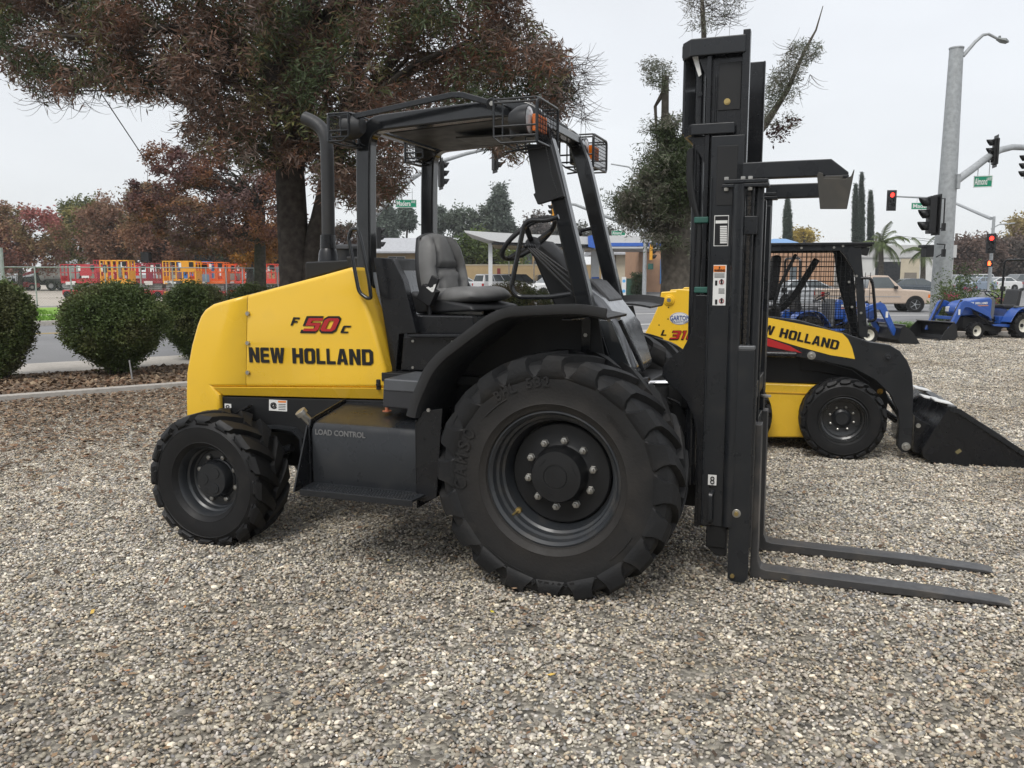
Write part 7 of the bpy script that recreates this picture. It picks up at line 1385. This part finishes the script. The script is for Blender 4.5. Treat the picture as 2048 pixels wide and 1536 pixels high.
# clipped hedge bushes in the bed
def bush(label, u, D, rx_, h, seed, n=5200, z0=.10, pal=((.065, .095, .03), (.085, .12, .04), (.115, .15, .05), (.10, .11, .045)), leaf=(.046, .024), group='clipped hedge bushes along the street'):
    b = at(u, D, .03); T = thing('hedge_bush', label, 'bush', b, 0, group); rng = np.random.default_rng(seed); d = rng.normal(size=(n, 3)); d /= np.linalg.norm(d, axis=1)[:, None]
    nz = np.array([mn.noise(Vector(q*2.2+seed)) for q in d]); r = (rng.uniform(.78, 1.04, n))*(1+.24*nz); sh = np.clip(.50+.5*(d[:, 2]+1)*.95, .42, 1); hz_ = (h-z0)/2
    C = np.stack([d[:, 0]*rx_*r*sh, d[:, 1]*rx_*r*sh, z0+hz_+np.sign(d[:, 2])*np.abs(d[:, 2])**.8*hz_*r], 1)
    V = sprays(C, 7, leaf[0], leaf[1], 0., rng, 1.3); quadmesh('foliage', V, np.repeat(pick(C*1.5, list(pal), 1.4, rng, seed), 7, 0)*rng.uniform(.7, 1.35, n*7)[:, None], attr_mat('leaf', .55, trans=.28), T)
    m = MB()
    for i in range(14): a = rng.uniform(0, 6.28); m.tube([(rng.normal()*.06, rng.normal()*.06, -.05), (math.cos(a)*rx_*.25, math.sin(a)*rx_*.25, h*.3), (math.cos(a)*rx_*.65, math.sin(a)*rx_*.65, h*.62)], [.018, .013, .006], 5)
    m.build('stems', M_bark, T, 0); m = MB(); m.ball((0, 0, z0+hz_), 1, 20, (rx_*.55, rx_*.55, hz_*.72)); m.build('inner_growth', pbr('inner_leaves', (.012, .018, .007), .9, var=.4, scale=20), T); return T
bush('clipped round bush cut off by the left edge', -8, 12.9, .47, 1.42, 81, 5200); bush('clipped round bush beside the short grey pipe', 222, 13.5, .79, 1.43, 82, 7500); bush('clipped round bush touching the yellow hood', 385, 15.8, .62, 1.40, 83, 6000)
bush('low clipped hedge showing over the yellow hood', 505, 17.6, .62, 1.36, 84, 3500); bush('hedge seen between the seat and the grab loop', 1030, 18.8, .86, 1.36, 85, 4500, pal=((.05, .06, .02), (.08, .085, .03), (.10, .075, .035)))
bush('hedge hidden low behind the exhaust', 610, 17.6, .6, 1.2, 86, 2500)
# strappy leaved plants on the right bed
def lily(label, u, D, n, sp, seed, h=.5, pal=((.10, .2, .03), (.16, .28, .05), (.07, .14, .025))):
    b = at(u, D, .03); T = thing('strap_leaved_plant', label, 'plant', b, 0, 'strap leaved plants in the right bed'); rng = np.random.default_rng(seed); Q = []; Cc = []
    for i in range(n):
        c = np.array([rng.normal()*sp, rng.normal()*.3, 0]); a = rng.uniform(0, 6.28); d = np.array([math.cos(a)*.55, math.sin(a)*.55, 1.]); L_ = h*rng.uniform(.6, 1.2); s_ = np.array([-math.sin(a), math.cos(a), 0])*.022; p = c; cc = np.array(pal[rng.integers(3)])*rng.uniform(.7, 1.3)
        for j in range(4): q = p+d/np.linalg.norm(d)*L_/4; w0, w1 = 1-j/4*.5, 1-(j+1)/4*.9; Q.append([p-s_*w0, p+s_*w0, q+s_*w1, q-s_*w1]); Cc.append(cc); p = q; d = d+np.array([math.cos(a)*.25, math.sin(a)*.25, -.42])
    quadmesh('leaves', np.array(Q), np.array(Cc), attr_mat('leaf', .55, trans=.28), T); return T
for i, (u, D, sp, lab) in enumerate(((1785, 24.2, .3, 'strappy green plant at the left end of the right bed'), (1815, 24.0, .3, 'strappy green plant behind the black tractor bucket'), (1842, 24.3, .3, 'strappy green plant just left of the thick pole'), (1868, 24.2, .28, 'strappy green plant at the foot of the thick pole'))): lily(lab, u, D, 170, sp, 90+i)
def flower(label, u, v, D, r_, seed, pal, bloom=None, nb=26):
    c = W(u, v, D); b = at(u, D, .03); T = thing('flowering_shrub', label, 'shrub', b, 0, 'flowering shrubs by the thick pole'); rng = np.random.default_rng(seed); hz_ = c.z-.03; C = rng.normal(size=(420, 3))*[r_*.5, r_*.5, hz_*.4]+[0, 0, hz_*.75]; C = C[C[:, 2] > .05]; quadmesh('foliage', sprays(C, 7, .07, .03, 0, rng), np.repeat(pick(C, pal, 1.5, rng, seed), 7, 0), attr_mat('leaf', .55, trans=.28), T)
    if bloom: C = rng.normal(size=(nb, 3))*[r_*.35, r_*.35, .06]+[0, -.1, hz_*1.05]; quadmesh('blossom', sprays(C, 8, .035, .03, 0, rng), np.tile(np.array(bloom), (len(C)*8, 1)), attr_mat('leaf', .55, trans=.28), T)
    m = MB()
    for i in range(8): q = rng.normal(size=3)*[r_*.5, r_*.5, 0]; m.tube([(q[0]*.2, q[1]*.2, -.02), (q[0], q[1], hz_*.8)], .008, 4)
    m.build('stems', M_twig, T, 0)
flower('pink flowering shrub right before the thick pole', 1898, 596, 24, .35, 101, ((.08, .12, .04), (.12, .16, .06)), (.6, .12, .2)); flower('leafy shrub with few pink blossoms right of the thick pole', 1930, 580, 24.5, .4, 102, ((.05, .09, .03), (.09, .13, .05)), (.6, .15, .25), 8); flower('small pink flowers beyond the blue tractor seat', 2003, 606, 24.4, .3, 103, ((.15, .22, .05), (.2, .28, .08)), (.65, .15, .25))
q = at(1275, 68); T = thing('clipped_box_shrub', 'small dark clipped shrub left of the grey signal pole', 'shrub', q); rng = np.random.default_rng(9); C = rng.uniform(-1, 1, (500, 3))*[.45, .45, .85]+[0, 0, .95]; quadmesh('foliage', sprays(C, 6, .14, .07, 0, rng), np.repeat(pick(C, [(.02, .035, .01), (.04, .06, .02)], 1., rng), 6, 0), attr_mat('leaf', .55, trans=.28), T)
# grass tufts along the lawn edge give it a soft top
rng = np.random.default_rng(12); n = 26000; t_ = rng.uniform(-26, 6, n); o_ = rng.uniform(33.4, 46.4, n); b_ = np.stack([.8*t_-.6*o_, .6*t_+.8*o_, np.full(n, .01)], 1); a_ = rng.uniform(0, 6.28, n); s_ = np.stack([np.cos(a_), np.sin(a_), np.zeros(n)], 1)*.03; tp_ = b_+np.stack([rng.normal(size=n)*.03, rng.normal(size=n)*.03, rng.uniform(.04, .11, n)], 1)
ok = (o_ < 37.5) | (o_ > 38.3); V = np.stack([b_-s_, b_+s_, tp_+s_*.2, tp_-s_*.2], 1)[ok]; tag(quadmesh('grass', V, np.array([(.11, .23, .03), (.17, .30, .05), (.14, .26, .035)])[rng.integers(0, 3, ok.sum())], attr_mat('leaf', .55, trans=.28)), 'short green grass blades on the verge before the yard fence', 'grass', kind='stuff')
# ================================================================ thin autumn haze
m = MB(); m.box(-330, 330, -40, 330, -1.14, 24); hz_o = m.build('haze', [bpy.data.materials.new('haze_air')], None, 0, fix=True); hz_o['kind'] = 'stuff'
hm = hz_o.data.materials[0]; hm.use_nodes = True; ht = hm.node_tree; ht.nodes.remove(ht.nodes['Principled BSDF']); pv = ht.nodes.new('ShaderNodeVolumePrincipled'); pv.inputs['Density'].default_value = .0004; pv.inputs['Color'].default_value = (.9, .92, .95, 1); pv.inputs['Anisotropy'].default_value = .2
ht.links.new(pv.outputs[0], ht.nodes['Material Output'].inputs['Volume'])
SC.cycles.volume_bounces = 1
print('objects', len(bpy.data.objects))
